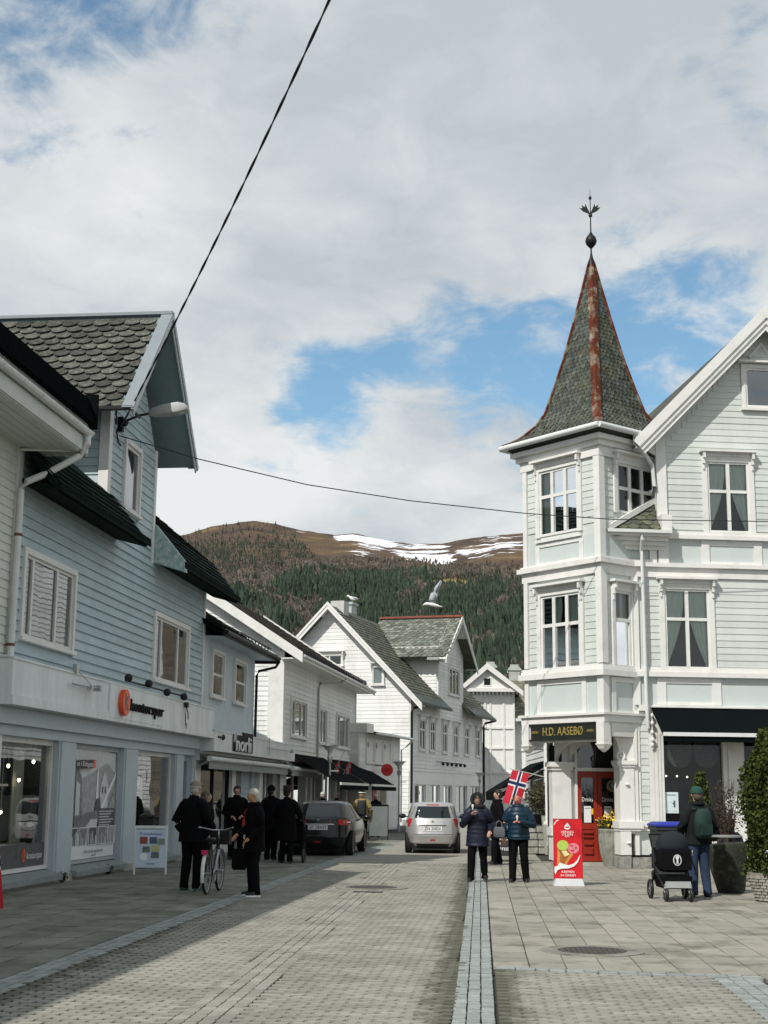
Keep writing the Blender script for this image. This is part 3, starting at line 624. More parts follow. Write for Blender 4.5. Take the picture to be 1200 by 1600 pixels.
            for i in range(5):
                u = .02+i*.195; sh += [(5, P((u, .12), (u+.185, .12), (u+.185, .29), (u, .29))), ((1, 2, 1, 2, 3)[i], P((u+.012, .127), (u+.173, .127), (u+.173, .283), (u+.012, .283)))]
                sh += [(3+(j % 2), P((u+.03+.035*j, .13), (u+.055+.035*j, .13), (u+.05+.035*j, .19+.02*((i*3+j*5) % 4)), (u+.035+.035*j, .19+.02*((i*3+j*5) % 4)))) for j in range(4)]
            sh += [(0, P((0, .82), (.42, .84), (.42, .92), (0, .9)))]
            flat(w, 'street_photo_poster', FR(0, .16), sh, GRAYS)
            flat(w, 'poster_edge', FR(0, .08), [(0, P((.42, .84), (.47, .843), (.47, .923), (.42, .92)))], [ORANGE])
            text(w, 'lettering', 'ut i Eidsgata', FR(X(.24), .07) @ Matrix.Translation((0, 0, Z(.872))), .14, PRINTW, .001, width=1.0)
            text(w, 'lettering', 'Historisk nyhende', FR(X(.5), .07) @ Matrix.Translation((0, 0, Z(.066))), .10, GRAYS[1], .001, width=1.25); text(w, 'lettering', 'sidan 1902', FR(X(.5), .07) @ Matrix.Translation((0, 0, Z(.026))), .06, GRAYS[1], .001, width=.3)
        if k == 2:
            c = MB()
            for z in (.5, .95, 1.4, 1.85): c.box(9.3, 10.9, 2.6, 2.98, z, z+.03, 0)
            for i in range(26): x = 9.3+(i % 9)*.17; z = (.53, .98, 1.43)[i % 3]; c.box(x, x+.12, 2.7, 2.9, z, z+.18+.1*((i*7) % 3), 1+i % 3)
            c.build('shelf', [WHITE, REDM, M('green_box', (.1, .3, .2)), M('blue_box', (.1, .18, .35))], w)
            for x, z in ((8.4, 2.2), (8.9, 1.8), (9.4, 2.0), (8.2, 1.5)):
                MB().tube([(x, .6, z), (x, .6, 2.7)], .006, 4).build('lamp_cord', WHITE, w); MB().ell((x, .6, z), (.03, .03, .04), 8, 6).build('bulb', BULB, w)
    # entrance door
    d = MB(); d.box(11.9, 12.05, .1, .25, .1, 2.6); d.box(12.7, 12.85, .1, .25, .1, 2.6); d.box(12.05, 12.7, .1, .25, 2.45, 2.6); d.box(12.05, 12.7, .14, .22, .1, .35)
    dr = d.build('door', GREYBLUE, h); MB().quad((12.05, .18, .35), (12.7, .18, .35), (12.7, .18, 2.45), (12.05, .18, 2.45)).build('pane', GLD, dr)
    shoproom(dr, I4, 11.9, 12.85, .1, 2.7, .3, 2., ROOM, ROOM)
    flat(dr, 'notice', FR(0, .17), [(0, rect(12.1, 12.25, 1.2, 1.5))], [PRINTW])
    # sign on the fascia
    b = MB(); b.box(4.0, 8.0, -.492, -.455, 3.13, 3.78); sg = b.build('sign_panel', FASCIA, h)
    b = MB(FR(0, -.60)); b.xz(disc(4.78, 3.46, .25, .27, 20), 0, .1); b.build('emblem', ORANGE, sg)
    flat(sg, 'emblem_letter', FR(0, -.603), [(0, [(4.66, 3.30), (4.72, 3.30), (4.72, 3.44), (4.84, 3.30), (4.92, 3.30), (4.79, 3.48), (4.90, 3.60), (4.82, 3.60), (4.72, 3.51), (4.72, 3.64), (4.66, 3.64)])], [GRAYS[1]])
    text(sg, 'lettering', 'kontorspar', FR(6.62, -.52) @ Matrix.Translation((0, 0, 3.44)), .36, PRINTK, .018, width=2.6)
    return h
shop_house()
def near_house():
    p = lw(-.28, 0); h = thing('white_house', 'cream clapboard house at left edge with black roof edge, gutter and white downpipe', 'house', p, LROT)
    b = MB(); b.box(-26, -.0, .02, 8, 0, 8.2); wall = b.build('wall', WHITE, h)
    boards(wall, I4, -11, -.22, .4, 7.58, .155, M('cream_board_paint', (.60, .62, .56), .6, .07, rnd=.05), t=.03)
    MB().box(-.22, .02, -.06, .03, 2.9, 7.6).build('corner_board', TRIM, h)
    b = MB(); b.box(-26, .55, -1.0, .2, 7.58, 7.62)
    for k in range(6): b.box(-26, .54, -.97+k*.165, -.83+k*.165, 7.565, 7.58)
    b.box(-26, .56, -1.03, -.98, 7.6, 7.86); b.box(-26, .56, -1.0, -.96, 7.87, 8.2); b.box(.53, .57, -.98, .1, 7.6, 8.15)
    ev = b.build('eave', M('eave_cream_paint', (.56, .585, .55), .55, .08, 3), h)
    MB().box(.57, .6, -1.0, -.72, 7.56, 8.12).build('end_board', M('peeling_paint', (.58, .56, .48), .7, .1, col2=(.20, .17, .12), c2s=5, c2t=.62, c2w=.06), ev, label='end board with peeling paint')
    gutter(h, (-14, -1.1, 7.95), (.38, -1.1, 7.95), .085)
    rf = roofpart(h, 'roof', [((-26, -1.12, 8.16), (.62, -1.12, 8.16), (.62, -.98, 8.64), (-26, -.98, 8.64)), ((-26, -.98, 8.64), (.62, -.98, 8.64), (.62, 4., 11.6), (-26, 4., 11.6)), ((-26, 9, 8.2), (.62, 9, 8.2), (.62, 4., 11.6), (-26, 4., 11.6))], DARKROOF, .06)
    b = MB(); b.box(.6, .66, -1.15, -.9, 8.08, 8.72)
    x = -8
    while x < .5: b.box(x, x+.02, -1.1, -1.06, 8.1, 8.16); x += .08
    b.build('roof_end_cap', DARKROOF, rf)
    pipe(h, [(.3, -1.1, 7.9), (.3, -1.1, 7.72), (.26, -.98, 7.5), (-.02, -.5, 7.12), (-.16, -.2, 6.95), (-.2, -.12, 6.8), (-.2, -.12, 6.4), (-.24, -.12, 3.6), (-.3, -.12, 3.45), (-.6, -.12, 3.35)], .062, bands=((-.2, -.12, 6.0), (-.235, -.12, 4.1)))
    MB().tube([(.3, -1.02, 7.6), (-.2, -.06, 7.52)], .03, 6).build('pipe_brace', GUTTER, h)
    return h
near_house()
def book_house():
    p = lw(13.6, 0); h = thing('shop_house', 'small grey-blue rendered shop house with two upper windows and a black roof, white fascia below', 'house', p, LROT)
    wins = [(.95, 2.3, 4.3, 5.48), (3.85, 5.3, 4.3, 5.48)]
    b = MB(); wallmesh(b, -.05, 6.9, 2.4, 5.98, wins); b.box(-.05, 6.9, .75, 7, 2.5, 5.9); b.quad((6.9, 0, 0), (6.9, 7, 0), (6.9, 7, 5.98), (6.9, 0, 5.98)); b.add([(6.9, -.0, 5.9), (6.9, 9, 5.9), (6.9, 4.5, 9)], [(0, 1, 2)])
    b.box(6.9, 11.0, .4, 6, 2.6, 3.3); b.build('wall', PALEBLUE, h)
    for w in wins: window(h, I4, *w, cols=(), rows=(.5,), cw=.09, curtain='sides', cmat=M('yellow_curtain', (.42, .36, .18), .9), glass=GLR)
    rf = roofpart(h, 'roof', [((-.3, -.62, 5.9), (7.35, -.62, 5.9), (7.35, 4.5, 9.1), (-.3, 4.5, 9.1)), ((-.3, 9.6, 5.9), (7.35, 9.6, 5.9), (7.35, 4.5, 9.1), (-.3, 4.5, 9.1))], DARKROOF, .12)
    tiles(rf, 'roof_tile', GREENROOF, slope((-.3, -.62, 5.9), (7.35, -.62, 5.9), (-.3, 4.5, 9.1)), 7.6, 6.0, .3, .3, tilt=.035, th=.025)
    b = MB(); b.tube([(-.3, -.7, 5.88), (7.4, -.7, 5.88)], .06, 8); b.box(-.3, 7.38, -.66, -.6, 5.78, 5.98); b.box(7.3, 7.42, -.66, 4.5, 5.72, 5.84)
    for k in range(14): b.bar((.2+k*.5, -.45, 6.02), (.2+k*.5, -.45, 6.2), .03, .03); 
    b.box(.1, 7.2, -.46, -.44, 6.16, 6.2); b.build('black_eave', DARK, rf); MB().quad((-.05, -.6, 5.8), (7.3, -.6, 5.8), (7.3, .02, 5.82), (-.05, .02, 5.82)).build('soffit', PALEBLUE, rf)
    pipe(h, [(7.3, -.72, 5.8), (7.25, -.6, 5.6), (6.95, -.12, 5.45), (6.9, -.07, 5.3), (6.88, -.07, 3.3)], .045, DARK)
    f = MB(); f.prism([(-.5, -.5, 2.74), (-.5, -.5, 3.3), (-.5, 1., 3.42), (-.5, 1., 2.74)], (12.2, 0, 0)); f.box(-.5, 11.72, -.52, -.02, 3.26, 3.30); f.build('fascia', FASCIA, h)
    sg = flat(h, 'sign_panel', FR(0, -.52), [(0, rect(1.7, 3.1, 2.8, 3.29)), (1, rect(1.75, 2.2, 3.05, 3.28))], [PRINTK, M('sign_grey', (.3, .31, .32), .5)])
    text(sg, 'lettering', 'norli', FR(2.95, -.56) @ Matrix.Translation((0, 0, 3.0)), .62, PRINTW, .015, width=2.0)
    fs = MB(); fs.box(2.9, 4.4, -.525, -.505, 2.8, 3.36, 0); fs.build('sign_backing', PRINTK, sg)
    # ground floor
    f = MB(); f.box(-.4, 11.4, -.1, .6, 2.5, 2.74); f.box(-.4, .2, 0, .4, 0, 2.5); f.box(4.1, 4.6, 0, .4, 0, 2.5); f.box(7.9, 8.4, -.05, .4, 0, 2.5); f.box(11.0, 11.4, 0, .4, 0, 2.5); f.box(.2, 4.1, 0, .3, 0, .3); f.box(8.4, 11, 0, .3, 0, .35)
    f.build('shopfront', WHITE, h)
    for k, (x0, x1) in enumerate(((.2, 4.1), (8.4, 11.))):
        w = MB(); w.box(x0, x0+.07, .1, .2, .3, 2.5); w.box(x1-.07, x1, .1, .2, .3, 2.5); w.box((x0+x1)/2-.04, (x0+x1)/2+.04, .1, .2, .3, 2.5); w.box(x0, x1, .1, .2, 2.44, 2.5); w = w.build('shop_window', DARK if k == 0 else TRIM, h)
        for a, c in ((x0+.07, (x0+x1)/2-.04), ((x0+x1)/2+.04, x1-.07)): MB().quad((a, .15, .3), (c, .15, .3), (c, .15, 2.5), (a, .15, 2.5)).build('pane', GLR if k == 0 else GLS, w)
        shoproom(w, I4, x0, x1, .05, 2.7, .25, 2.5, M('bright_shop_wall', (.55, .55, .48), .9, .2, 2) if k == 0 else ROOM, M('shop_floor', (.2, .18, .15), .6))
        c = MB()
        for i in range(7):
            x = x0+.4+i*(x1-x0-.8)/6; c.lathe([(.05, 0), (.16, .5), (.2, 1.0), (.12, 1.25), (.05, 1.35)], 8, (x, .9+.3*(i % 2), .3+.1*(i % 3)), i % 3)
        c.build('display_goods', [WHITE, M('grey_cloth', (.3, .3, .28), .9), LEAF2], w)
    d = MB(); d.box(4.6, 4.7, .3, .4, 0, 2.5); d.box(5.6, 5.7, .3, .4, 0, 2.5); d.box(4.7, 5.6, .34, .36, 0, 2.5); d.build('door', DARK, h)
    wl = MB(); wl.box(5.7, 7.9, .1, .4, 0, 2.5); wl = wl.build('wall_panel', WBOARD, h); boards(wl, FR(0, .1), 5.7, 7.9, .05, 2.5, .16, LBLUE, t=.03)
    def awning(x0, x1):
        b = MB(); b.quad((x0, -.06, 2.7), (x1, -.06, 2.7), (x1, -.36, 2.52), (x0, -.36, 2.52)); b.quad((x0, -.37, 2.28), (x1, -.37, 2.28), (x1, -.37, 2.5), (x0, -.37, 2.5)); a = b.build('awning', AWNG, h)
        MB().tube([(x0, -.38, 2.54), (x1, -.38, 2.54)], .075, 10).build('front_bar', GUTTER, a, smooth=40)
        for x in (x0+.05, x1-.05): MB().bar((x, -.02, 2.3), (x, -.36, 2.5), .03, .03).build('awning_arm', STEEL, a)
    awning(-.45, 4.9); awning(4.98, 11.2)
    return h
book_house()
# ================================================================ right: corner tower house
RX, RY, RROT = 3.95, 34.99, 10.
TW = 2.62
TL = FR(-1.119+TW*cos(radians(122.5)), -.584+TW*sin(radians(122.5)), -57.5)   # tower face towards the street
TR = FR(-1.119, -.584, 32.5)                                                  # tower face towards the square
SLATET = M('spire_slate', (.07, .08, .07), .7, .3, 9, rnd=.42, spec=.3, col2=(.072, .076, .045), c2s=2.2, c2t=.55, c2w=.22, bump=.4, bscale=40)
def tower_house():
    h = thing('corner_house', 'pale green corner house with slate spired tower, white trim and red entrance door', 'house', (RX, RY, 0), RROT)
    # ---- gabled front
    W2, W3, W3b = (.62, 1.76, 4.76, 6.74), (1.83, 2.92, 8.2, 10.03), (3.86, 4.95, 8.2, 10.03)
    W4 = (4.9, 6.04, 4.76, 6.74); AT = (2.93, 3.85, 11.5, 12.55)
    b = MB(); wins = [W2, W4]
    wallmesh(b, -.25, 7.5, 3.7, 7.3, wins); wallmesh(b, .57, 6.21, 7.3, 10.5, [W3, W3b]); wallmesh(b, 2.2, 4.6, 10.5, 12.6, [AT])
    b.add([(.57, 0, 10.5), (2.2, 0, 10.5), (2.2, 0, 12.45)], [(0, 1, 2)]); b.add([(4.6, 0, 10.5), (6.21, 0, 10.5), (4.6, 0, 12.45)], [(0, 1, 2)]); b.add([(2.2, 0, 12.6), (4.6, 0, 12.6), (3.39, 0, 13.85)], [(0, 1, 2)])
    b.box(-.2, 7.5, 2.4, 9, 0, 7.3); b.box(.57, 6.21, .7, 11, 7.3, 10.5); b.box(.3, 7.5, .7, 2.4, 3.8, 7.25); b.box(-.1, .57, 3.3, 9, 7.3, 9.4)
    b.quad((.57, 0, 7.3), (.57, 3, 7.3), (.57, 3, 10.5), (.57, 0, 10.5))
    wall = b.build('wall', GREEN, h)
    C = lambda w: (w[0]-.12, w[1]+.12, w[2]-.2, w[3]+.3)
    boards(wall, I4, -.06, 7.4, 4.83, 7.02, .165, GREEN, [C(W2), C(W4), (-.02, .1, 0, 9)], t=.022)
    boards(wall, I4, .72, 6.06, 8.26, 13.6, .165, GREEN, [C(W3), C(W3b), (AT[0]-.12, AT[1]+.12, AT[2]-.1, AT[3]+.2)], clip=lambda z: (.72, 6.06) if z < 10.4 else (.72+(z-10.4)*.86, 6.06-(z-10.4)*.86), t=.022)
    for w, rows in ((W2, (.62,)), (W3, (.58,)), (W3b, (.58,)), (W4, (.62,))): window(h, I4, *w, rows=rows, hood=True, sill=False, cw=.13, fw=.055, curtain='drape', glass=GL, cas=.03)
    wa = window(h, I4, *AT, cols=(), cw=.1, fw=.06, sill=True, glass=GLR, curtain='net', cmat=M('grey_blind', (.16, .16, .16), .9), cas=.03)
    b = MB(); b.box(AT[0]-.2, AT[1]+.2, -.2, -.02, AT[3]+.12, AT[3]+.17); b.xz([(AT[0], AT[3]), (AT[0], AT[3]-.1), *[(AT[0]+(AT[1]-AT[0])*i/8, AT[3]-.1+.09*sin(pi*i/8)) for i in range(1, 8)], (AT[1], AT[3]-.1), (AT[1], AT[3])], -.04, -.03); b.build('arched_head', TRIM, wa)
    # belts, corner boards, panels
    t = MB()
    t.box(-.22, 7.6, -.14, .0, 4.55, 4.67); t.box(-.22, 7.6, -.09, .0, 4.67, 4.73); t.box(-.02, 7.6, -.06, .0, 4.73, 4.80)
    t.box(-.22, 7.6, -.15, .0, 7.27, 7.37); t.box(-.22, 7.6, -.06, .0, 7.02, 7.27); t.box(-.1, 7.6, -.06, 0, 3.72, 3.86); t.box(.2, 7.6, -.16, 0, 3.80, 3.84)
    t.box(.57, 6.21, -.14, 0, 8.0, 8.1); t.box(.57, 6.21, -.08, 0, 8.1, 8.2)
    t.box(.5, .76, -.075, .0, 7.37, 10.6); t.box(6.02, 6.25, -.075, .0, 7.37, 10.6); t.box(-.23, -.05, -.06, 0, 3.86, 4.55); t.box(-.23, -.05, -.06, 0, 4.73, 7.02)
    for x in (.38, 1.77, 4.66, 6.05): t.box(x, x+.22, -.05, 0, 3.87, 4.54); 
    for x0, x1 in ((.6, 1.77), (4.88, 6.05)): t.box(x0, x1, -.04, 0, 4.40, 4.54); t.box(x0, x1, -.03, 0, 3.87, 3.95)
    for x in (1.62, 2.98, 3.64, 5.0): t.box(x, x+.2, -.05, 0, 7.38, 7.99)
    for x0, x1 in ((1.82, 2.98), (3.84, 5.0)): t.box(x0, x1, -.04, 0, 7.86, 7.99); t.box(x0, x1, -.03, 0, 7.38, 7.46)
    t.build('trim', TRIM, h)
    MB().box(-.62, .57, .02, .3, 7.2, 8.3).build('lean_to_wall', GPANEL, h)
    p = MB(); p.box(-.05, 7.5, -.012, 0, 3.86, 4.55); p.build('panel', GPANEL, h); MB().box(.7, 6.1, -.012, 0, 7.37, 8.0).build('panel', GPANEL, h)
    # gable roof with stepped barge boards
    ax, az, ez, e0, e1 = 3.39, 14.0, 10.38, -.12, 6.9
    rf = roofpart(h, 'roof', [((e0, -.42, ez), (e0, 11, ez), (ax, 11, az), (ax, -.42, az)), ((e1, -.42, ez), (e1, 11, ez), (ax, 11, az), (ax, -.42, az)), ((-.3, 2.6, 9.4), (-.3, 9, 9.4), (1.6, 9, 11.8), (1.6, 2.6, 11.8))], SLATEG, .1)
    b = MB()
    for e in (e0, e1):
        d = Vector((e-ax, 0, ez-az)).normalized(); n = Vector((-d.z, 0, d.x)); n = n if n.z > 0 else -n
        for k, (o0, o1, y) in enumerate(((.07, -.16, -.52), (-.16, -.27, -.48), (-.27, -.38, -.44))):
            def at(o, end):   # mitred at the ridge and cut plumb
                if end: return Vector((e, 0, ez))+d*.05+n*o
                return Vector((ax, 0, az))+Vector((0, 0, o/n.z))
            v = [at(o0, 0), at(o0, 1), at(o1, 1), at(o1, 0)]
            b.prism([(q.x, y-.002*(e > 3), q.z) for q in v], (0, .05, 0))
        a, c = Vector((ax, 0, az)), Vector((e, 0, ez))
        b.prism([(ax, -.44, az-.15/n.z), (e, -.44, ez-.15), (e, -.44, ez-.18), (ax, -.44, az-.18/n.z)], (0, .42, 0))
    b.build('barge_board', TRIM, rf)
    b = MB()
    for e, s in ((.57, 1), (6.21, -1)): b.prism([(e-.02*s, -.05, 10.1), (e-.55*s, -.05, 10.42), (e-.35*s, -.05, 10.6), (e+.1*s, -.05, 10.9)], (0, .05, 0))
    b.prism([(3.05, -.06, 12.85), (3.39, -.06, 13.25), (3.73, -.06, 12.85), (3.68, -.06, 12.82), (3.39, -.06, 13.15), (3.10, -.06, 12.82)], (0, .05, 0)); b.build('gable_bracket', TRIM, rf)
    # ---- street side wall with its own boards and windows
    sf = FR(-.25, 8.68, -104.6); sw = MB(sf); sw.quad((0, -.01, 0), (5.5, -.01, 0), (5.5, -.01, 9.4), (0, -.01, 9.4)); sw = sw.build('side_wall', GREEN, h)
    sh = [(.8, 2.0, 4.7, 6.7), (3.4, 4.6, 4.7, 6.7), (.8, 2.0, 7.7, 9.1), (3.4, 4.6, 7.7, 9.1), (.8, 2.0, 1, 3), (3.4, 4.6, 1, 3)]
    boards(sw, sf, 0, 5.5, .4, 9.3, .165, WBOARD, [(a-.1, c+.1, d-.1, e+.1) for a, c, d, e in sh], t=.024)
    for a in sh: window(h, sf, *a, rows=(.6,), cw=.12, curtain='drape')
    # ---- square tower set cornerwise
    tb = MB(); tm = MB(TL); tp = MB(TL)
    lw2, lw3 = (.58, 1.93, 4.72, 6.62), (.58, 1.93, 8.16, 9.86)
    rw2, rw3 = (.42, 1.02, 4.74, 6.62), (.62, 2.02, 8.6, 9.86)
    for fr, ww in ((TL, (lw2, lw3)), (TR, (rw2, rw3))):
        q = MB(fr); wallmesh(q, 0, TW, 3.5, 10.3, ww); q.box(.05, TW-.05, .7, .8, 3.6, 10.3); tb.v, off = tb.v+q.v, len(tb.v); tb.f += [tuple(i+off for i in f) for f in q.f]; tb.m += q.m
    q = MB(TL); q.box(.05, TW-.05, .05, TW-.05, 3.45, 3.5); q.quad((0, 0, 3.5), (0, TW, 3.5), (0, TW, 10.3), (0, 0, 10.3)); off = len(tb.v); tb.v += q.v; tb.f += [tuple(i+off for i in f) for f in q.f]; tb.m += q.m
    tw = tb.build('tower_wall', GREEN, h)
    for k, (fr, w2, w3) in enumerate(((TL, lw2, lw3), (TR, rw2, rw3))):
        a0, a1 = .14, TW-.14
        for w, z0, z1 in ((w2, 4.86, 7.0), (w3, 8.3, 9.95)):
            boards(tw, fr, a0, a1, z0, z1, .165, GREEN, [(w[0]-.14, w[1]+.14, w[2]-.3, w[3]+.4)], t=.022)
        t = MB(fr)
        if k == 0: ct = ((.0, .13, -.07), (TW-.13, TW+.0705, -.0706))
        else: ct = ((-.07, .13, -.07),)
        for x0, x1, y in ct:
            for z0, z1 in ((3.62, 4.52), (4.82, 7.02), (7.42, 8.0), (8.0, 9.98)): t.box(x0, x1, y, .0 if k == 0 else 0.001, z0, z1)
        e0, e1 = (-.12, TW+.13) if k == 0 else (-.132, TW)
        for z0, z1, o in ((3.42, 3.62, .1), (3.585, 3.64, .16), (4.52, 4.66, .15), (4.66, 4.73, .10), (4.73, 4.80, .06), (7.02, 7.26, .065), (7.26, 7.38, .16), (7.38, 7.43, .09), (9.95, 10.2, .08), (10.2, 10.34, .16), (10.34, 10.46, .26)):
            x0, x1 = (-o, TW+o) if k == 0 else (-o+.001, TW+.0)
            t.box(x0, x1, -o+.0015*k, .0, z0+.001*k, z1-.001*k)
        t.box(w3[0]-.13, w3[1]+.13, -.09, 0, 8.0, 8.07)
        for x in (w2[0]-.16, w2[1]+.02): t.box(x, x+.14, -.045, 0, 3.65, 4.5)
        t.box(w2[0]-.02, w2[1]+.02, -.04, 0, 4.38, 4.5); t.box(w2[0]-.02, w2[1]+.02, -.03, 0, 3.64, 3.7)
        if k == 0:
            for x in (w3[0]-.16, w3[1]+.02): t.box(x, x+.14, -.045, 0, 7.44, 7.99)
            t.box(w3[0]-.02, w3[1]+.02, -.04, 0, 7.88, 7.99); t.box(w3[0]-.02, w3[1]+.02, -.03, 0, 7.43, 7.48)
        t.build('tower_trim', TRIM, h)
        MB(fr).box(.05, TW-.05, -.012, 0, 3.6, 4.52).build('tower_panel', GPANEL, h); MB(fr).box(.05, TW-.05, -.013, 0, 7.42, 8.02).build('tower_panel', GPANEL, h)
    window(h, TL, *lw2, cols=(1/3, 2/3), rows=(.6,), hood=True, sill=False, cw=.13, fw=.06, curtain='drape', cas=.03); window(h, TL, *lw3, cols=(1/3, 2/3), rows=(.6,), hood=True, sill=False, cw=.13, fw=.06, curtain='net', glass=GL, cas=.03)
    window(h, TR, *rw2, cols=(), rows=(.62,), hood=True, sill=False, cw=.1, fw=.06, curtain='net', cas=.03, cmat=M('grey_net', (.2, .22, .21), .9)); window(h, TR, *rw3, cols=(1/3, 2/3), rows=(.5,), hood=True, sill=False, cw=.13, fw=.06, cas=.03)
    # eaves and flared spire
    cx, cy = TW/2, TW/2; D = sqrt(.5)
    prof = [(2.40*D, 10.66), (2.16*D, 10.74), (1.86*D, 10.9), (1.55*D, 11.15), (1.28*D, 11.5), (1.06*D, 12.1), (.76*D, 13.0), (.47*D, 14.05), (.23*D, 14.97), (.06*D, 15.65)]
    def prz(z):
        for (a, za), (c, zc) in zip(prof, prof[1:]):
            if z <= zc: return a+(c-a)*(z-za)/(zc-za)
        return prof[-1][0]
    b = MB(TL); b.rings([[(cx-r, cy-r, z), (cx+r, cy-r, z), (cx+r, cy+r, z), (cx-r, cy+r, z)] for r, z in prof])
    r0 = prof[0][0]; b.rings([[(cx-q, cy-q, z), (cx+q, cy-q, z), (cx+q, cy+q, z), (cx-q, cy+q, z)] for q, z in ((TW/2+.2, 10.46), (r0-.05, 10.58), (r0, 10.66))])
    sp = b.build('spire', SLATET, h)
    j = MB(TL); rn = random.Random(11)
    L = [0.]
    for (a, za), (c, zc) in zip(prof, prof[1:]): L.append(L[-1]+sqrt((a-c)**2+(za-zc)**2))
    def atl(s):
        for k in range(len(L)-1):
            if s <= L[k+1]+1e-9:
                f = (s-L[k])/(L[k+1]-L[k]); return prof[k][0]+(prof[k+1][0]-prof[k][0])*f, prof[k][1]+(prof[k+1][1]-prof[k][1])*f
        return prof[-1]
    s, row = 0.02, 0
    while s < L[-1]-.1:
        ra, za = atl(s); rb, zb = atl(min(s+.17, L[-1])); n = max(1, round(2*ra/.15))
        for side in range(4):
            for i in range(n+1):
                x0 = -1+2*(i-.5*(row % 2))/n; x1 = x0+2/n; x0, x1 = max(x0, -1), min(x1, 1)
                if x1-x0 < .02: continue
                o = .018+rn.uniform(-.004, .006); dn = rn.uniform(-.012, .012); g = .004/ra
                pts = []
                for x, r, z, oo in ((x0+g, ra, za, o), ((x0+x1)/2, ra, za, o), (x1-g, ra, za, o), (x1-g, rb, zb, .004), (x0+g, rb, zb, .004)):
                    lo = -.03 if (x == (x0+x1)/2) else (.02 if z == za else 0)
                    X, Y = x*r, -(r+oo)
                    for _ in range(side): X, Y = -Y, X
                    pts.append((cx+X, cy+Y, z+lo+dn*(z == za)+oo*.4))
                k = len(j.v); j.add(pts+[(p[0]*.998+cx*.002, p[1]*.998+cy*.002, p[2]-.012) for p in pts[:3]], [(0, 1, 2, 3, 4), (5, 6, 1, 0), (6, 7, 2, 1)])
        s += .115; row += 1
    stuff(j.build('slate', SLATET, sp))
    for sx, sy in ((-1, -1), (1, -1), (1, 1), (-1, 1)):
        hb = MB(TL); rg = []
        for r, z in prof:
            X, Y = cx+sx*(r+.035), cy+sy*(r+.035); w = (.12 if (sx, sy) == (1, -1) else .05) if z < 15 else .05
            tx, ty = -sy*w, sx*w
            rg.append([(X+.7*(tx-sx*w*.6), Y+.7*(ty-sy*w*.6), z+.03), (X, Y, z+.05), (X-.7*(tx+sx*w*.6), Y-.7*(ty+sy*w*.6), z+.03), (X-sx*.1, Y-sy*.1, z-.02)])
        hb.rings(rg); hb.build('hip_cap', RUST, sp)
    g0 = r0+.05
    gb = MB(TL)
    for a, c in (((cx-g0, cy-g0), (cx+g0, cy-g0)), ((cx+g0, cy-g0), (cx+g0, cy+g0*.3)), ((cx-g0, cy+g0), (cx-g0, cy-g0))): gb.tube([(*a, 10.6), (*c, 10.6)], .075, 10); gb.tube([(*a, 10.655), (*c, 10.655)], .02, 6)
    gb.build('spire_gutter', GUTTER, sp, smooth=40)
    fin = MB(TL); fin.lathe([(.0, 15.62), (.11, 15.64), (.10, 15.72), (.05, 15.85), (.022, 16.0), (.022, 16.12), (.06, 16.16), (.13, 16.24), (.16, 16.33), (.13, 16.43), (.06, 16.52), (.02, 16.6), (.016, 17.02), (.05, 17.04), (.055, 17.09), (.03, 17.12), (.014, 17.16), (.011, 17.52), (.04, 17.55), (.04, 17.6), (.008, 17.64), (.003, 17.8)], 12, (cx, cy, 0)).build('finial', DARK, sp, smooth=50)
    lf = MB(TL)
    for sgn in (-1, 1):
        for kx in (0, 1):
            out = [(0, 17.1), (.05, 17.16), (.16, 17.22), (.24, 17.32), (.17, 17.31), (.2, 17.4), (.12, 17.34), (.11, 17.44), (.06, 17.3), (.02, 17.2)]
            if kx: lf.prism([(cx+sgn*x*D*1.15-.008, cy+sgn*x*D*1.15, z-.03) for x, z in out], (.02, -.02, 0))
    lf.build('finial_leaf', DARK, sp)
    # ---- small slate lean-to between tower and gable
    fr = slope((-1.0, -.36, 8.17), (.72, -.36, 8.17), (-1.0, .75, 9.25))
    lr = roofpart(h, 'lean_to_roof', [((-1.0, -.36, 8.17), (.72, -.36, 8.17), (.72, .75, 9.25), (-1., .75, 9.25))], SLATEG, .05)
    tiles(lr, 'slate', SLATEG, fr, 1.72, 1.5, .27, .2, inside=lambda x, y: x < 1.62 and x > .25+y*1.125 and y < 1.3, rounded=True, single=1)
    b = MB(); b.bar((-.84, -.46, 8.18), (.56, .43, 9.06), .12, .13); b.bar((.66, -.37, 8.18), (.66, .6, 9.12), .1, .07); b.box(.5, .76, -.42, -.05, 8.1, 8.55)
    for z0, z1, o in ((8.0, 8.09, .42), (7.9, 8.0, .30), (7.8, 7.9, .2), (7.7, 7.8, .12)): b.box(-.86+.5*(.42-o), .74-.4*(.42-o), -o, 0, z0, z1)
    b.box(-.6, -.42, -.06, 0, 7.38, 7.7); b.box(.28, .46, -.06, 0, 7.38, 7.7); b.box(-.42, .28, -.04, 0, 7.38, 7.46); b.build('cornice', TRIM, lr)
    MB().box(-.9, .72, -.5, -.42, 8.06, 8.14).build('lean_to_gutter', GUTTER, lr)
    pipe(h, [(-.02, -.44, 8.1), (-.02, -.42, 7.9), (.02, -.2, 7.66), (.04, -.19, 7.4), (.05, -.19, 4.0), (.06, -.19, 3.7), (.1, -.12, 3.3)], .045)
    pipe(h, [(-.15, -.5, 10.6), (-.12, -.35, 10.35), (.2, -.2, 10.1), (.38, -.14, 9.85), (.42, -.14, 9.3), (.3, -.16, 9.15)], .05)
    # ---- porch below the tower
    b = MB(TL); b.box(-.02, TW+.05, -.05, .18, 2.96, 3.42); b.build('porch_beam', TRIM, h)
    b = MB(TR); b.box(.13, 1.35, -.05, .18, 3.08, 3.42); b.box(.06, .2, -.05, .2, 2.9, 3.42); b.build('porch_beam', TRIM, h)
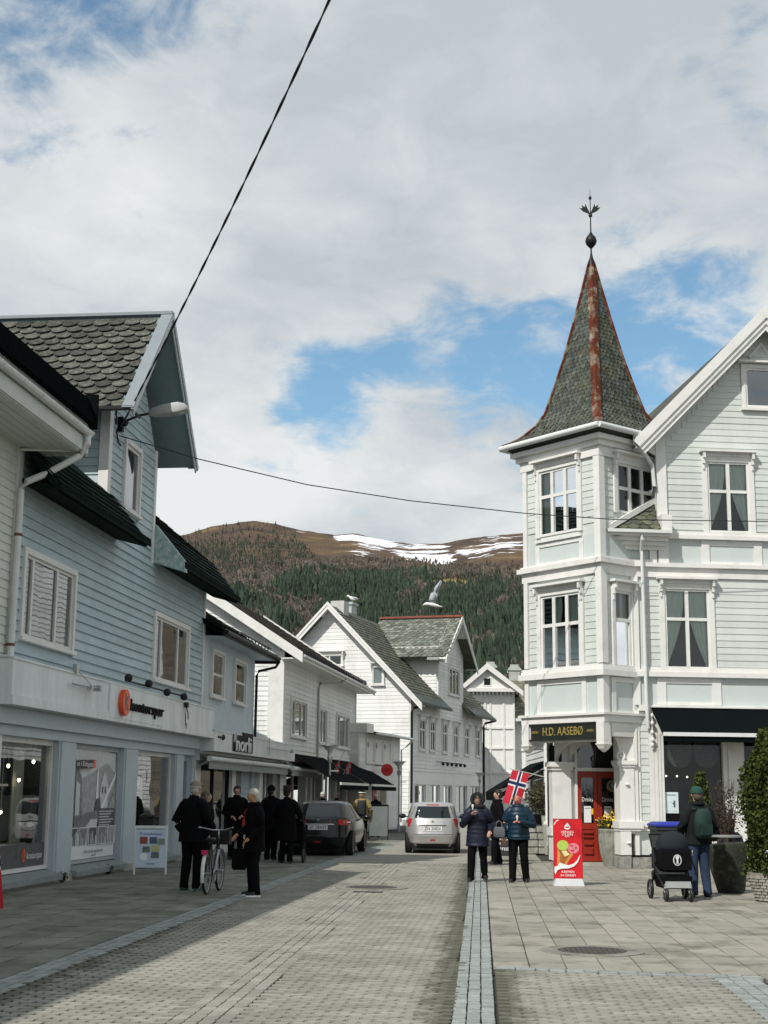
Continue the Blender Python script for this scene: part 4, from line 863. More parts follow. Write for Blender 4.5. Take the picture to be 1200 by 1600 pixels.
    sg = MB(TL); sg.box(.22, TW-.2, -.085, -.05, 3.03, 3.39); sg.box(.17, TW-.15, -.10, -.04, 3.375, 3.415); sg.box(.17, TW-.15, -.10, -.04, 3.0, 3.04); sg = sg.build('sign_board', M('black_sign_glass', (.016, .018, .014), .12, .2, spec=.6), h)
    text(sg, 'lettering', 'H.D. AASEBØ', TL @ Matrix.Translation((TW/2+.02, -.095, 3.21)), .29, GOLD, .006, width=1.36)
    for x in (.38, TW-.36): text(sg, 'lettering', 'ANNO', TL @ Matrix.Translation((x, -.095, 3.21)), .09, GOLD, .004, width=.24)
    for x in (.05, TW-.03):
        b = MB(TL); b.prism([(x-.12, -.115, 2.9), (x+.12, -.115, 2.9), (x+.12, -.115, 3.42), (x-.12, -.115, 3.42)], (0, .24, 0)); b.rings([[(x-r, .01-r, z), (x+r, .01-r, z), (x+r, .01+r, z), (x-r, .01+r, z)] for r, z in ((.02, 2.7), (.09, 2.78), (.115, 2.84), (.14, 2.88), (.14, 2.9))]); b.build('pendant', TRIM, h)
    def arch(fr, xc, w, z1, drop, flip):
        o = [(0, z1)]+[(w*(1-cos(pi/2*i/10)), z1-drop*sin(pi/2*i/10)) for i in range(0, 11)]
        pts = [(0, z1-drop), (0, z1)]+[(w, z1)]+[(w*(1-sin(pi/2*(i/10))**1.0), z1-drop*(1-cos(pi/2*i/10))) for i in range(0, 11)]
        pts = [(0, z1), (w, z1)]+[(w*(1-sin(pi/2*i/10)), z1-drop*(1-cos(pi/2*i/10))) for i in range(1, 11)]
        m = MB(fr); m.xz([(xc+(x if not flip else -x), z) for x, z in pts], .0, .12); m.build('arch_bracket', TRIM, h)
    # left column, right pilaster
    colf = FR(-1.92, 1.42, 0)
    b = MB(colf)
    b.box(-.02, .46, 0, .4, .9, 2.45); b.box(-.1, .54, -.08, .45, 2.38, 2.5); b.box(-.06, .5, -.04, .42, 2.3, 2.38); b.box(-.08, .52, -.06, .45, .7, .9); b.box(-.04, .48, -.03, .42, .1, .7); b.box(.46, .58, .25, .5, .1, 3.45); b.build('porch_column', TRIM, h)
    arch(colf, .44, .9, 3.05, .6, False); arch(FR(-1.90, 1.62, -57.5), .1, .8, 3.0, .55, False)
    b = MB(); b.box(-.64, -.28, -.12, .4, .8, 2.5); b.box(-.7, -.22, -.18, .4, 2.42, 2.52); b.box(-.67, -.25, -.15, .4, 2.36, 2.42); b.box(-.7, -.1, -.2, .4, .92, 1.08); b.box(-.68, -.16, -.17, .4, .86, .92); b.box(-.66, -.4, -.16, .4, .3, .86); b.box(-.28, -.18, -.09, .4, .3, 3.6); b.box(-.64, -.28, -.06, .4, 2.52, 3.5)
    for z in (1.95, .58): b.lathe([(.0, -.03), (.04, -.02), (.055, 0), (.04, .02), (0, .03)], 10, (-.46, -.14 if z > 1 else -.18, z))
    b.build('pilaster', TRIM, h)
    arch(FR(-.62, -.1, 0), 0, .62, 3.45, .85, True)
    b = MB(); b.torus((-.60, -.13, 2.62), .09, .028, 'Y', 16, 6); b.ell((-.60, -.13, 2.62), (.045, .04, .045), 8, 6); b.build('scroll', TRIM, h)
    # siding strip and panel beside the pilaster
    b = MB(); b.box(-.2, .22, 0, .3, .3, 3.72); wl = b.build('lower_wall', GREEN, h); boards(wl, I4, -.1, .12, 1.12, 3.5, .163, GREEN, t=.022)
    b = MB(); b.box(-.2, -.1, -.05, 0, 1.1, 3.72); b.box(.12, .24, -.06, 0, .3, 3.72); b.box(-.2, .26, -.07, 0, .95, 1.1); b.box(-.2, -.14, -.04, 0, .3, .95); b.box(-.14, .12, -.03, 0, .86, .95); b.build('lower_trim', TRIM, h)
    wl2 = MB(); x = -.74
    for w, hh in ((.34, .3), (.62, .27), (.45, .3), (.5, .28), (.6, .3), (.5, .27)):
        piece(h, 'foundation_stone', stone_mesh(), Matrix.Translation((x+w/2, -.02, hh/2-.02)) @ Matrix.Diagonal((w-.02, .42, hh, 1))); x += w
    # door in the recess
    df = FR(-1.30, 1.42, -3)
    b = MB(df); b.box(-.35, 1.3, .12, .2, 0, 3.5); b.box(-.06, .0, .0, .14, .05, 3.2); b.box(1.02, 1.08, .0, .14, .05, 3.2); b.box(0, 1.02, -.02, .14, 2.28, 2.36); b.build('door_frame', TRIM, h)
    tr = MB(df); tr.box(0, 1.02, .06, .12, 2.36, 3.2); tr.build('transom_light', GLD, h); MB(df).box(0, 1.02, .1, .115, 2.36, 3.2).build('transom_back', ROOM, h)
    for k, x0 in enumerate((.0, .515)):
        d = MB(df); x1 = x0+.505
        d.box(x0, x0+.1, .02, .08, .08, 2.27); d.box(x1-.1, x1, .02, .08, .08, 2.27); d.box(x0+.1, x1-.1, .02, .08, 2.12, 2.27); d.box(x0+.1, x1-.1, .02, .08, .86, 1.0); d.box(x0+.1, x1-.1, .02, .08, .08, .2); d.box(x0+.1, x1-.1, .04, .07, .2, .86)
        d.box(x0+.14, x1-.14, .0, .04, .26, .42); d.box(x0+.14, x1-.14, .0, .04, .48, .56); d.box(x0+.12, x1-.12, -.005, .03, .66, .7); d.box(x0+.12, x1-.12, -.005, .03, .76, .82)
        dd = d.build('door', REDDOOR, h); MB(df).quad((x0+.1, .05, 1.0), (x1-.1, .05, 1.0), (x1-.1, .05, 2.12), (x0+.1, .05, 2.12)).build('pane', GLD, dd); MB(df).box(x0+.1, x1-.1, .075, .085, 1.0, 2.12).build('dark_inside', ROOM, dd)
        text(dd, 'lettering', 'Drinks', df @ Matrix.Translation((x0+.25, .035, 1.58)), .15, GOLD if 0 else PRINTW, .001, width=.28); flat(dd, 'notice', df @ FR(0, .04), [(0, rect(x0+.16, x0+.34, 1.02, 1.42)), (1, rect(x0+.18, x0+.32, 1.36, 1.38)), (2, rect(x0+.345, x0+.395, 1.22, 1.36))], [PRINTW, GRAYS[2], FLOW])
        MB(df).ell((x0+(.44 if k == 0 else .06), -.02, 1.08), (.025, .04, .025), 8, 6).build('handle', STEEL, dd)
    MB(df).box(-.2, 1.3, -.35, .1, -.03, .06).build('door_step', CONC, h)
    # cafe window under the awning
    f = MB()
    for x0, x1 in ((.24, .34), (.34, .42), (.42, .5), (1.98, 2.1), (3.9, 4.2)): f.box(x0, x1, -.05+.02*(x0 > .3)+.02*(x0 > .4), .25, .55, 3.2)
    f.box(2.1, 2.5, -.06, .3, .2, 3.5); f.box(.5, 1.98, 0, .2, .5, .62); f.box(.24, 2.1, -.04, .3, .25, .55); f.box(.24, 7.5, -.02, .3, 3.15, 3.72); f.box(2.5, 7.5, 0, .3, .2, .6)
    wf = f.build('cafe_window', TRIM, h)
    for x0, x1 in ((.5, 1.98), (2.5, 3.9), (4.2, 7.4)):
        MB().quad((x0, .1, .6), (x1, .1, .6), (x1, .1, 3.15), (x0, .1, 3.15)).build('pane', GLC, wf)
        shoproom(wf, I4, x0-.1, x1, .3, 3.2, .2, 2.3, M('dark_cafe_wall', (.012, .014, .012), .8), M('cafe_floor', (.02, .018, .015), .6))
    v = MB()
    for cxx in (.95, 1.62):
        o = []
        for i in range(13): a = pi*i/12; o.append((cxx-.3*cos(a), .16+.02*sin(i*2.2), 2.66-.3*sin(a)))
        v.add([(cxx-.3, .16, 3.0), (cxx+.3, .16, 3.0)]+o[::-1], [tuple(range(15))])
    v.build('lace_valance', M('lace', (.30, .34, .30), .9, .3, 12), wf)
    for x, z in ((.92, 2.18), (1.2, 2.18), (1.46, 2.16), (.56, 1.95)): MB().ell((x, 1.2, z), (.022, .022, .022), 8, 6).build('bulb', BULB, wf); MB().tube([(x, 1.2, z), (x, 1.2, 3.1)], .005, 4).build('lamp_cord', DARK, wf)
    MB().lathe([(.01, .12), (.07, .08), (.09, 0), (.01, -.02)], 12, (1.05, .9, 1.85)).build('lamp_shade', M('brass', (.3, .24, .08), .3, metal=.8), wf)
    flat(wf, 'notice', FR(0, .085), [(0, rect(.52, .86, 1.28, 1.78)), (1, rect(.57, .8, 1.7, 1.72)), (1, [(.66, 1.56), (.72, 1.52), (.78, 1.54), (.74, 1.48)]), (1, rect(.74, .78, 1.42, 1.58)), (2, rect(.56, .82, 1.33, 1.335))], [M('pale_notice', (.62, .72, .74), .5), GRAYS[1], GRAYS[3]])
    # awning
    a = MB(); a.prism([(.2, -.06, 3.78), (.2, -.1, 3.80), (.2, -.98, 3.16), (.2, -.95, 3.12)], (7.3, 0, 0)); aw = a.build('awning', AWN, h)
    MB().box(.2, 7.5, -1.02, -.95, 3.08, 3.17).build('front_bar', GUTTER, aw); MB().box(.2, 7.5, -.985, -.975, 2.95, 3.08).build('valance', AWN, aw)
    c = MB()
    for k, z in enumerate((3.6, 3.42, 3.2, 3.02, 2.9)): c.ell((.2, -.1-.03*(k % 2), z), (.05, .06, .06), 8, 6)
    c.bar((.2, -.1, 3.66), (.2, -.1, 2.8), .03, .03); c.build('awning_bracket', TRIM, aw)
    return h
_st = {}
def stone_mesh():
    if not _st:
        bm = bmesh.new(); bmesh.ops.create_cube(bm, size=1); bmesh.ops.bevel(bm, geom=bm.edges[:], offset=.07, segments=2, affect='EDGES')
        for v in bm.verts: v.co += Vector((random.uniform(-.03, .03), random.uniform(-.03, .03), random.uniform(-.02, .02)))
        me = bpy.data.meshes.new('foundation_stone'); bm.to_mesh(me); bm.free(); me.materials.append(STONE); _st[0] = me
    return _st[0]
tower_house()
# ================================================================ houses further up the street
def row_house():
    h = thing('shop_house', 'white clapboard shop house with brown tiled roof and two black awnings', 'house', (-6.81, 48.53, 0), 86.1)
    Lg = 16.2; wins = [(1.4, 4.2, 3.68, 4.92), (6.9, 8.5, 3.62, 4.92), (11., 14.2, 3.62, 4.92)]
    b = MB(); wallmesh(b, 0, Lg, 2.4, 6.72, wins); b.box(0, Lg, .75, 8, 2.4, 6.6); e = FR(0, 9.2, -90)
    q = [(0, 0, 0), (0, 9.2, 0), (0, 9.2, 6.7), (0, 4.6, 9.7), (0, 0, 6.7)]; b.add(q, [tuple(range(5))]); b.add([(Lg, y, z) for x, y, z in q], [tuple(range(5))])
    wall = b.build('wall', WBOARD, h)
    boards(wall, I4, .1, Lg-.08, 3.2, 6.66, .17, WBOARD, [(w[0]-.1, w[1]+.1, w[2]-.1, w[3]+.12) for w in wins], t=.03)
    boards(wall, e, 6.2, 9.1, 3.1, 8.6, .17, WBOARD, clip=lambda z: (0, 9.1) if z < 6.6 else (0, 9.1-(z-6.6)*1.5), t=.03)
    MB().box(-.04, .12, -.06, .0, 2.5, 6.7).box(-.06, -.0, -.055, .5, 2.5, 6.5).build('corner_board', TRIM, h)
    MB().box(Lg-.14, Lg+.03, -.06, .0, 0, 6.7).build('corner_board', TRIM, h)
    warm = M('warm_curtain', (.50, .42, .27), .9, .2)
    for w, c in zip(wins, ((.25, .68), (.5,), (.25, .7))): window(h, I4, *w, cols=c, glass=GLR, cw=.09, curtain='net', cmat=warm if w[0] < 12 else CURTW)
    rf = roofpart(h, 'roof', [((-.45, -.72, 6.34), (Lg+.9, -.72, 6.34), (Lg+.9, 4.6, 9.8), (-.45, 4.6, 9.8)), ((-.45, 9.9, 6.34), (Lg+.9, 9.9, 6.34), (Lg+.9, 4.6, 9.8), (-.45, 4.6, 9.8))], SLATEB, .1)
    tiles(rf, 'roof_tile', SLATEB, slope((-.45, -.72, 6.34), (Lg+.9, -.72, 6.34), (-.45, 4.6, 9.8)), Lg+1.35, 6.3, .3, .34, tilt=.035, th=.03)
    b = MB()
    b.prism([(-.49, -.78, 6.42), (-.49, 4.6, 9.92), (-.49, 4.6, 9.55), (-.49, -.78, 6.06)], (.05, 0, 0)); b.prism([(Lg+.9, -.78, 6.42), (Lg+.9, 4.6, 9.92), (Lg+.9, 4.6, 9.6), (Lg+.9, -.78, 6.12)], (.05, 0, 0)); b.box(-.45, Lg+.9, -.76, -.72, 6.16, 6.36)
    b.build('barge_board', TRIM, rf); MB().box(-.4, Lg+.88, -.72, .02, 6.2, 6.24).build('soffit', TRIM, rf)
    b = MB()
    for k in range(int(Lg/.45)): b.box(.1+k*.45, .14+k*.45, -.55, -.5, 6.45, 6.66)
    b.box(0, Lg, -.535, -.515, 6.58, 6.62); b.box(0, Lg, -.535, -.515, 6.66, 6.7); b.build('snow_guard', DARK, rf)
    MB().tube([(-.4, -.8, 6.3), (Lg+.9, -.8, 6.3)], .06, 8).build('gutter', GUTTER, rf)
    pipe(h, [(8.6, -.8, 6.25), (8.5, -.6, 6.05), (6.6, -.12, 5.9), (6.5, -.08, 5.7), (6.5, -.08, 2.9)], .045, GREYP)
    f = MB(); f.box(0, Lg, -.05, .5, 2.5, 3.15); f.box(0, 1.0, 0, .5, 0, 2.5)
    for x in (4.6, 5.6, 8.0, 11.2, 14.0, Lg-.3): f.box(x, x+.35, 0, .4, 0, 2.5)
    f.box(0, Lg, .02, .4, 0, .4); f.build('shopfront', WHITE, h)
    for x0, x1 in ((1., 4.6), (5.95, 8.), (8.35, 11.2), (11.55, 14.0), (14.35, Lg-.3)):
        w = MB(); w.box(x0, x0+.06, .1, .2, .4, 2.5); w.box(x0, x1, .1, .2, 2.44, 2.5); w.box((x0+x1)/2-.04, (x0+x1)/2+.04, .1, .2, .4, 2.5); w = w.build('shop_window', TRIM, h)
        for a, c in ((x0+.06, (x0+x1)/2-.04), ((x0+x1)/2+.04, x1)): MB().quad((a, .15, .4), (c, .15, .4), (c, .15, 2.5), (a, .15, 2.5)).build('pane', GLS, w)
        shoproom(w, I4, x0, x1, .1, 2.6, .25, 2.2, ROOM, ROOM)
        c = MB()
        for i in range(4): c.lathe([(.04, 0), (.15, .4), (.18, .8), (.05, 1.1)], 8, (x0+.4+i*(x1-x0-.8)/3, .8, .5+.2*(i % 2)), i % 3)
        c.build('display_goods', [WHITE, LEAF2, FLOW], w)
    MB().box(14.6, 15.5, .05, .12, 0, 2.3).build('door', M('dark_red_door', (.22, .015, .02), .5), h)
    for x0, x1, x2, x3 in ((1.9, 8.6, .9, 7.9), (9.6, Lg+1.2, 9.2, Lg+.6)):
        a = MB(); a.prism([(x2, -.06, 3.02), (x0, -1.75, 2.0), (x1, -1.75, 2.0), (x3, -.06, 3.02)], (0, 0, .03)); aw = a.build('awning', AWN, h)
        MB().box(x0, x1, -1.8, -1.74, 1.97, 2.06).build('front_bar', GUTTER, aw); MB().box(x0, x1, -1.775, -1.76, 1.8, 1.97).build('valance', AWN, aw)
    a = MB(); a.quad((.1, -.06, 2.72), (5, -.06, 2.72), (5, -.36, 2.5), (.1, -.36, 2.5)); a.quad((.1, -.37, 2.25), (5, -.37, 2.25), (5, -.37, 2.48), (.1, -.37, 2.48)); aw = a.build('awning', AWNG, h, label='short grey awning with white front bar'); MB().tube([(.1, -.38, 2.5), (5, -.38, 2.5)], .075, 10).build('front_bar', GUTTER, aw)
row_house()
def little_shop():
    h = thing('shop_house', 'low white clapboard shop with three tall white shutters and a lean-to roof', 'house', (-3.97, 70.44, 0), 79)
    b = MB(); b.box(-7.4, 0, 0, 7, 0, 4.4); wall = b.build('wall', WBOARD, h)
    hs = [(-6.35, -4.95, 3.0, 4.15), (-4.85, -3.45, 3.0, 4.15), (-3.35, -1.95, 3.0, 4.15)]
    boards(wall, I4, -7.3, -.08, .1, 4.36, .2, WBOARD, [(-6.4, -1.9, 2.95, 4.2), (-4.2, -2.4, .1, 2.3)], t=.03)
    boards(wall, FR(-7.4, 6, -90), 3.5, 6, 2.4, 4.4, .2, WBOARD, t=.03)
    for a in hs:
        s = MB(); s.box(a[0], a[0]+.1, -.07, 0, a[2], a[3]); s.box(a[1]-.1, a[1], -.07, 0, a[2], a[3]); s.box(a[0]+.1, a[1]-.1, -.07, 0, a[2], a[2]+.1); s.box(a[0]+.1, a[1]-.1, -.07, 0, a[3]-.1, a[3]); s.box(a[0]+.1, a[1]-.1, -.03, 0, a[2]+.1, a[3]-.1)
        s = s.build('shutter', TRIM, h); flat(s, 'shutter_hole', FR(0, -.033), [(0, disc(a[0]+.35, a[3]-.3, .12, .14, 10))], [GRAYS[1]])
    rf = roofpart(h, 'roof', [((-6.4, -.5, 4.42), (.5, -.5, 4.42), (.5, 5, 5.3), (-6.4, 5, 5.3))], SLATEB, .14); MB().tube([(-6.4, -.55, 4.34), (.55, -.55, 4.34)], .06, 8).build('gutter', GUTTER, rf)
    MB().box(-7.5, -6.4, -.4, .5, 4.35, 4.75).build('parapet_box', TRIM, h)
    d = MB(); d.box(-4.1, -4.0, -.05, .02, 0, 2.3); d.box(-2.6, -2.5, -.05, .02, 0, 2.3); d.box(-4.2, -2.4, -.12, .02, 2.3, 2.42); d.box(-4.0, -2.6, -.02, .02, 0, 2.3); d = d.build('door', TRIM, h)
    MB().quad((-3.9, -.03, .9), (-2.7, -.03, .9), (-2.7, -.03, 2.2), (-3.9, -.03, 2.2)).build('pane', GLR, d)
    MB().box(-5.2, -4.4, -.04, .02, 0, 2.3).build('door', M('red_side_door', (.30, .02, .03), .5), h, label='narrow red door')
    pipe(h, [(.5, -.55, 4.3), (.3, -.3, 4.0), (.05, -.07, 3.8), (.05, -.07, .3)], .04)
    sg = thing('hanging_sign', 'round red sign on a bracket above the low white shop', 'sign', (-4.3, 65.9, 2.75), 0)
    q = MB(); q.prism([(.28*cos(a), -.04, .28*sin(a)) for a in [2*pi*i/20 for i in range(20)]], (0, .08, 0)); q.build('disc', M('red_enamel', (.60, .03, .035), .4, .05), sg); MB().tube([(-.55, 0, .2), (-.2, 0, .2)], .02, 6).build('bracket', DARK, sg)
    flat(sg, 'motif', FR(0, -.045), [(0, disc(0, 0, .16, .09, 14)), (1, disc(.02, 0, .1, .05, 12))], [M('dark_red_print', (.40, .02, .02), .5), REDM])
little_shop()
def gable_house():
    h = thing('gabled_house', 'large white clapboard house with slate roof and red-ridged cross gable at the bend', 'house', (-3.83, 77.76, 0), 76.8)
    Lg, D, ev, az = 17.3, 9.34, 7.05, 12.1
    ws = [(1.75, 2.95), (4.0, 5.1), (6.8, 7.9), (9.5, 10.6), (12.3, 13.4), (15.3, 16.4)]
    wins = [(a, c, 4.12, 5.8) for a, c in ws]; dw = (8.4, 10.9, 7.65, 9.25)
    b = MB(); wallmesh(b, 0, Lg, 2.3, ev+.1, wins); wallmesh(b, 6.0, 12.1, ev+.1, 10.3, [dw]); b.add([(6., 0, 10.3), (12.1, 0, 10.3), (9.05, 0, 12.4)], [(0, 1, 2)])
    b.box(0, Lg, .75, D, 2.4, ev); q = [(0, 0, 0), (0, D, 0), (0, D, ev), (0, D/2, az), (0, 0, ev)]; b.add(q, [(0, 1, 2, 3, 4)]); b.add([(Lg, y, z) for x, y, z in q], [(0, 1, 2, 3, 4)])
    for x in (6.0, 12.1): b.quad((x, 0, ev), (x, 4, ev), (x, 4, 10.3), (x, 0, 10.3))
    wall = b.build('wall', WBOARD, h)
    boards(wall, I4, .1, Lg-.1, 3.1, ev+.1, .21, WBOARD, [(w[0]-.12, w[1]+.12, w[2]-.1, w[3]+.2) for w in wins], t=.03)
    boards(wall, I4, 6.1, 12.0, ev+.1, 12.2, .21, WBOARD, [(8.3, 11, 7.5, 9.4)], clip=lambda z: (6, 12.1) if z < 10.3 else (6.05+(z-10.3)*1.4, 12.05-(z-10.3)*1.4), t=.03)
    ge = FR(0, D, -90); gw = [(7.2, 7.75, 7.62, 8.55), (3.9, 5.35, 8.72, 9.25)]
    boards(wall, ge, .05, D-.05, .3, az-.3, .21, WBOARD, [(a-.1, c+.1, d-.1, e+.1) for a, c, d, e in gw], clip=lambda z: (0, D) if z < ev else ((z-ev)*.925, D-(z-ev)*.925), t=.024)
    boards(wall, FR(6.0, 3, -90), 0, 2.9, ev, 10.2, .21, WBOARD, t=.03)
    window(h, ge @ FR(0, -.03), *gw[0], cols=(), cw=.12, hood=True, curtain=None, depth=.5, glass=GLD); window(h, ge @ FR(0, -.03), *gw[1], cols=(.5,), cw=.12, hood=True, glass=GLD)
    for w in wins: window(h, I4, *w, cols=(.5,), rows=(.66,), cw=.12, fw=.07, hood=True, glass=GLD)
    window(h, I4, *dw, cols=(1/3, 2/3), cw=.12, fw=.09, glass=GLD)
    MB().box(-.05, .14, -.06, .0, .2, ev).build('corner_board', TRIM, h)
    rs = [((-.6, -.75, 6.55), (6.4, -.75, 6.55), (6.4, D/2, az), (-.6, D/2, az)), ((11.7, -.75, 6.55), (Lg+.6, -.75, 6.55), (Lg+.6, D/2, az), (11.7, D/2, az)), ((6.4, 0.5, 7.6), (11.7, .5, 7.6), (11.7, D/2, az), (6.4, D/2, az)), ((-.6, D+.75, 6.55), (Lg+.6, D+.75, 6.55), (Lg+.6, D/2, az), (-.6, D/2, az))]
    rf = roofpart(h, 'roof', rs, SLATEG, .12)
    fs = slope((-.6, -.75, 6.55), (Lg+.6, -.75, 6.55), (-.6, D/2, az)); sl = sqrt((D/2+.75)**2+(az-6.55)**2)
    tiles(rf, 'slate', SLATEG, fs, Lg+1.2, sl-.1, .36, .28, inside=lambda x, y: 0 < x < Lg+1.2 and y < sl-.15 and not (6.7 < x < 12.6 and y < 6.4-abs(x-9.65)*1.1), tilt=.03, th=.03)
    for x0, x1 in ((-.62, 6.1), (11.8, Lg+.62)):
        sk = MB(); sk.prism([(x0, -.8, 6.52), (x0, .15, 7.42), (x0, .17, 7.47), (x0, -.82, 6.6)], (x1-x0, 0, 0)); sk.box(x0, x1, -.86, -.78, 6.46, 6.56); sk.build('metal_eave_strip', M('dark_green_metal', (.035, .05, .045), .4, .2), rf)
    b = MB()
    for s in (1, -1):
        y0, y1 = (D/2, -.85) if s > 0 else (D/2, D+.85); b.prism([(-.66, y0, az+.12), (-.66, y1, 6.5), (-.66, y1, 6.12), (-.66, y0, az-.28)], (.06, 0, 0)); b.prism([(-.7, y0, az+.14), (-.7, y1, 6.52), (-.7, y1, 6.36), (-.7, y0, az-.04)], (.04, 0, 0))
        b.prism([(-.6, y0, az-.14), (-.6, y1, 6.4), (-.6, y1, 6.36), (-.6, y0, az-.18)], (.6, 0, 0))
    b.build('barge_board', TRIM, rf)
    ax, a2 = 9.05, 12.35
    dr = roofpart(h, 'cross_gable_roof', [((5.1, -.7, 9.6), (5.1, 4.6, 9.6), (ax, 4.6, a2), (ax, -.7, a2)), ((13., -.7, 9.6), (13., 4.6, 9.6), (ax, 4.6, a2), (ax, -.7, a2))], SLATEG, .1)
    tiles(dr, 'slate', M('mossy_slate', (.135, .15, .125), .8, .3, 5, rnd=.4, col2=(.21, .21, .17), c2s=3, c2t=.56, c2w=.2), slope((5.1, 4.6, 9.6), (5.1, -.7, 9.6), (ax, 4.6, a2)), 5.3, 4.7, .36, .28, tilt=.03, th=.03, rounded=True)
    MB().box(ax-.16, ax+.16, -.72, 4.6, a2+.04, a2+.16).build('red_ridge', M('red_ridge_tile', (.24, .07, .045), .7, .25), dr)
    b = MB()
    for e in (5.0, 13.1): b.prism([(ax, -.76, a2+.1), (e, -.76, 9.52), (e, -.76, 9.2), (ax, -.76, a2-.28)], (0, .06, 0)); b.prism([(ax, -.7, a2-.1), (e, -.7, 9.48), (e, -.7, 9.44), (ax, -.7, a2-.14)], (0, .7, 0))
    b.build('barge_board', TRIM, dr); MB().box(4.9, 6.2, -.3, .4, 9.4, 9.55).build('dormer_eave', GREYP, dr)
    ch = MB(); ch.box(4.5, 5.5, D/2+.3, D/2+1.2, 11, 12.9); ch.box(4.42, 5.58, D/2+.22, D/2+1.28, 12.75, 12.9); ch.build('chimney', M('pale_chimney', (.42, .46, .45), .8, .15), rf)
    ch2 = MB(); ch2.box(1.0, 1.9, D/2-.4, D/2+.4, 11.4, 12.5); ch2.build('chimney', M('white_chimney', (.5, .5, .47), .8, .15), rf)
    for x, yy in ((-.02, -.1), (Lg-.05, -.12)): pipe(h, [(x+(.5 if x < 1 else .6), -.8, 6.5), (x+.05, -.2, 6.3), (x, yy, 6.1), (x, yy, 1.2)], .075, DARK)
    f = MB(); f.box(0, Lg, -.1, 0, 2.92, 3.05); f.box(0, Lg, -.05, .4, 2.2, 2.92); f.box(0, Lg, 0, .4, 0, .6)
    for x in (0, 3.2, 6.3, 9.2, 13.0, 16.2): f.box(x, x+.9, -.03, .4, .6, 2.2)
    f.build('shopfront', WHITE, h)
    for x0, x1 in ((.9, 3.2), (4.1, 6.3), (7.2, 9.2), (10.1, 13.0), (13.9, 16.2)):
        w = MB(); w.box(x0, x0+.1, .06, .16, .6, 2.2); w.box(x1-.1, x1, .06, .16, .6, 2.2); w.box(x0, x1, .06, .16, 2.12, 2.2); w.box((x0+x1)/2-.05, (x0+x1)/2+.05, .06, .16, .6, 2.2); w = w.build('shop_window', TRIM, h)
        for a, c in ((x0+.1, (x0+x1)/2-.05), ((x0+x1)/2+.05, x1-.1)): MB().quad((a, .1, .6), (c, .1, .6), (c, .1, 2.2), (a, .1, 2.2)).build('pane', GLR, w)
        shoproom(w, I4, x0, x1, .3, 2.4, .2, 2., ROOMW, ROOM)
    lt = MB(); lt.tube([(5.4, -.35, 3.5), (11., -.35, 3.5)], .02, 5)
    for k in range(6): lt.tube([(5.5+k*1.05, 0, 3.55), (5.5+k*1.05, -.35, 3.5)], .015, 4); lt.ell((5.5+k*1.05, -.42, 3.4), (.08, .1, .1), 8, 6)
    lt.build('sign_light', DARK, h)
gable_house()
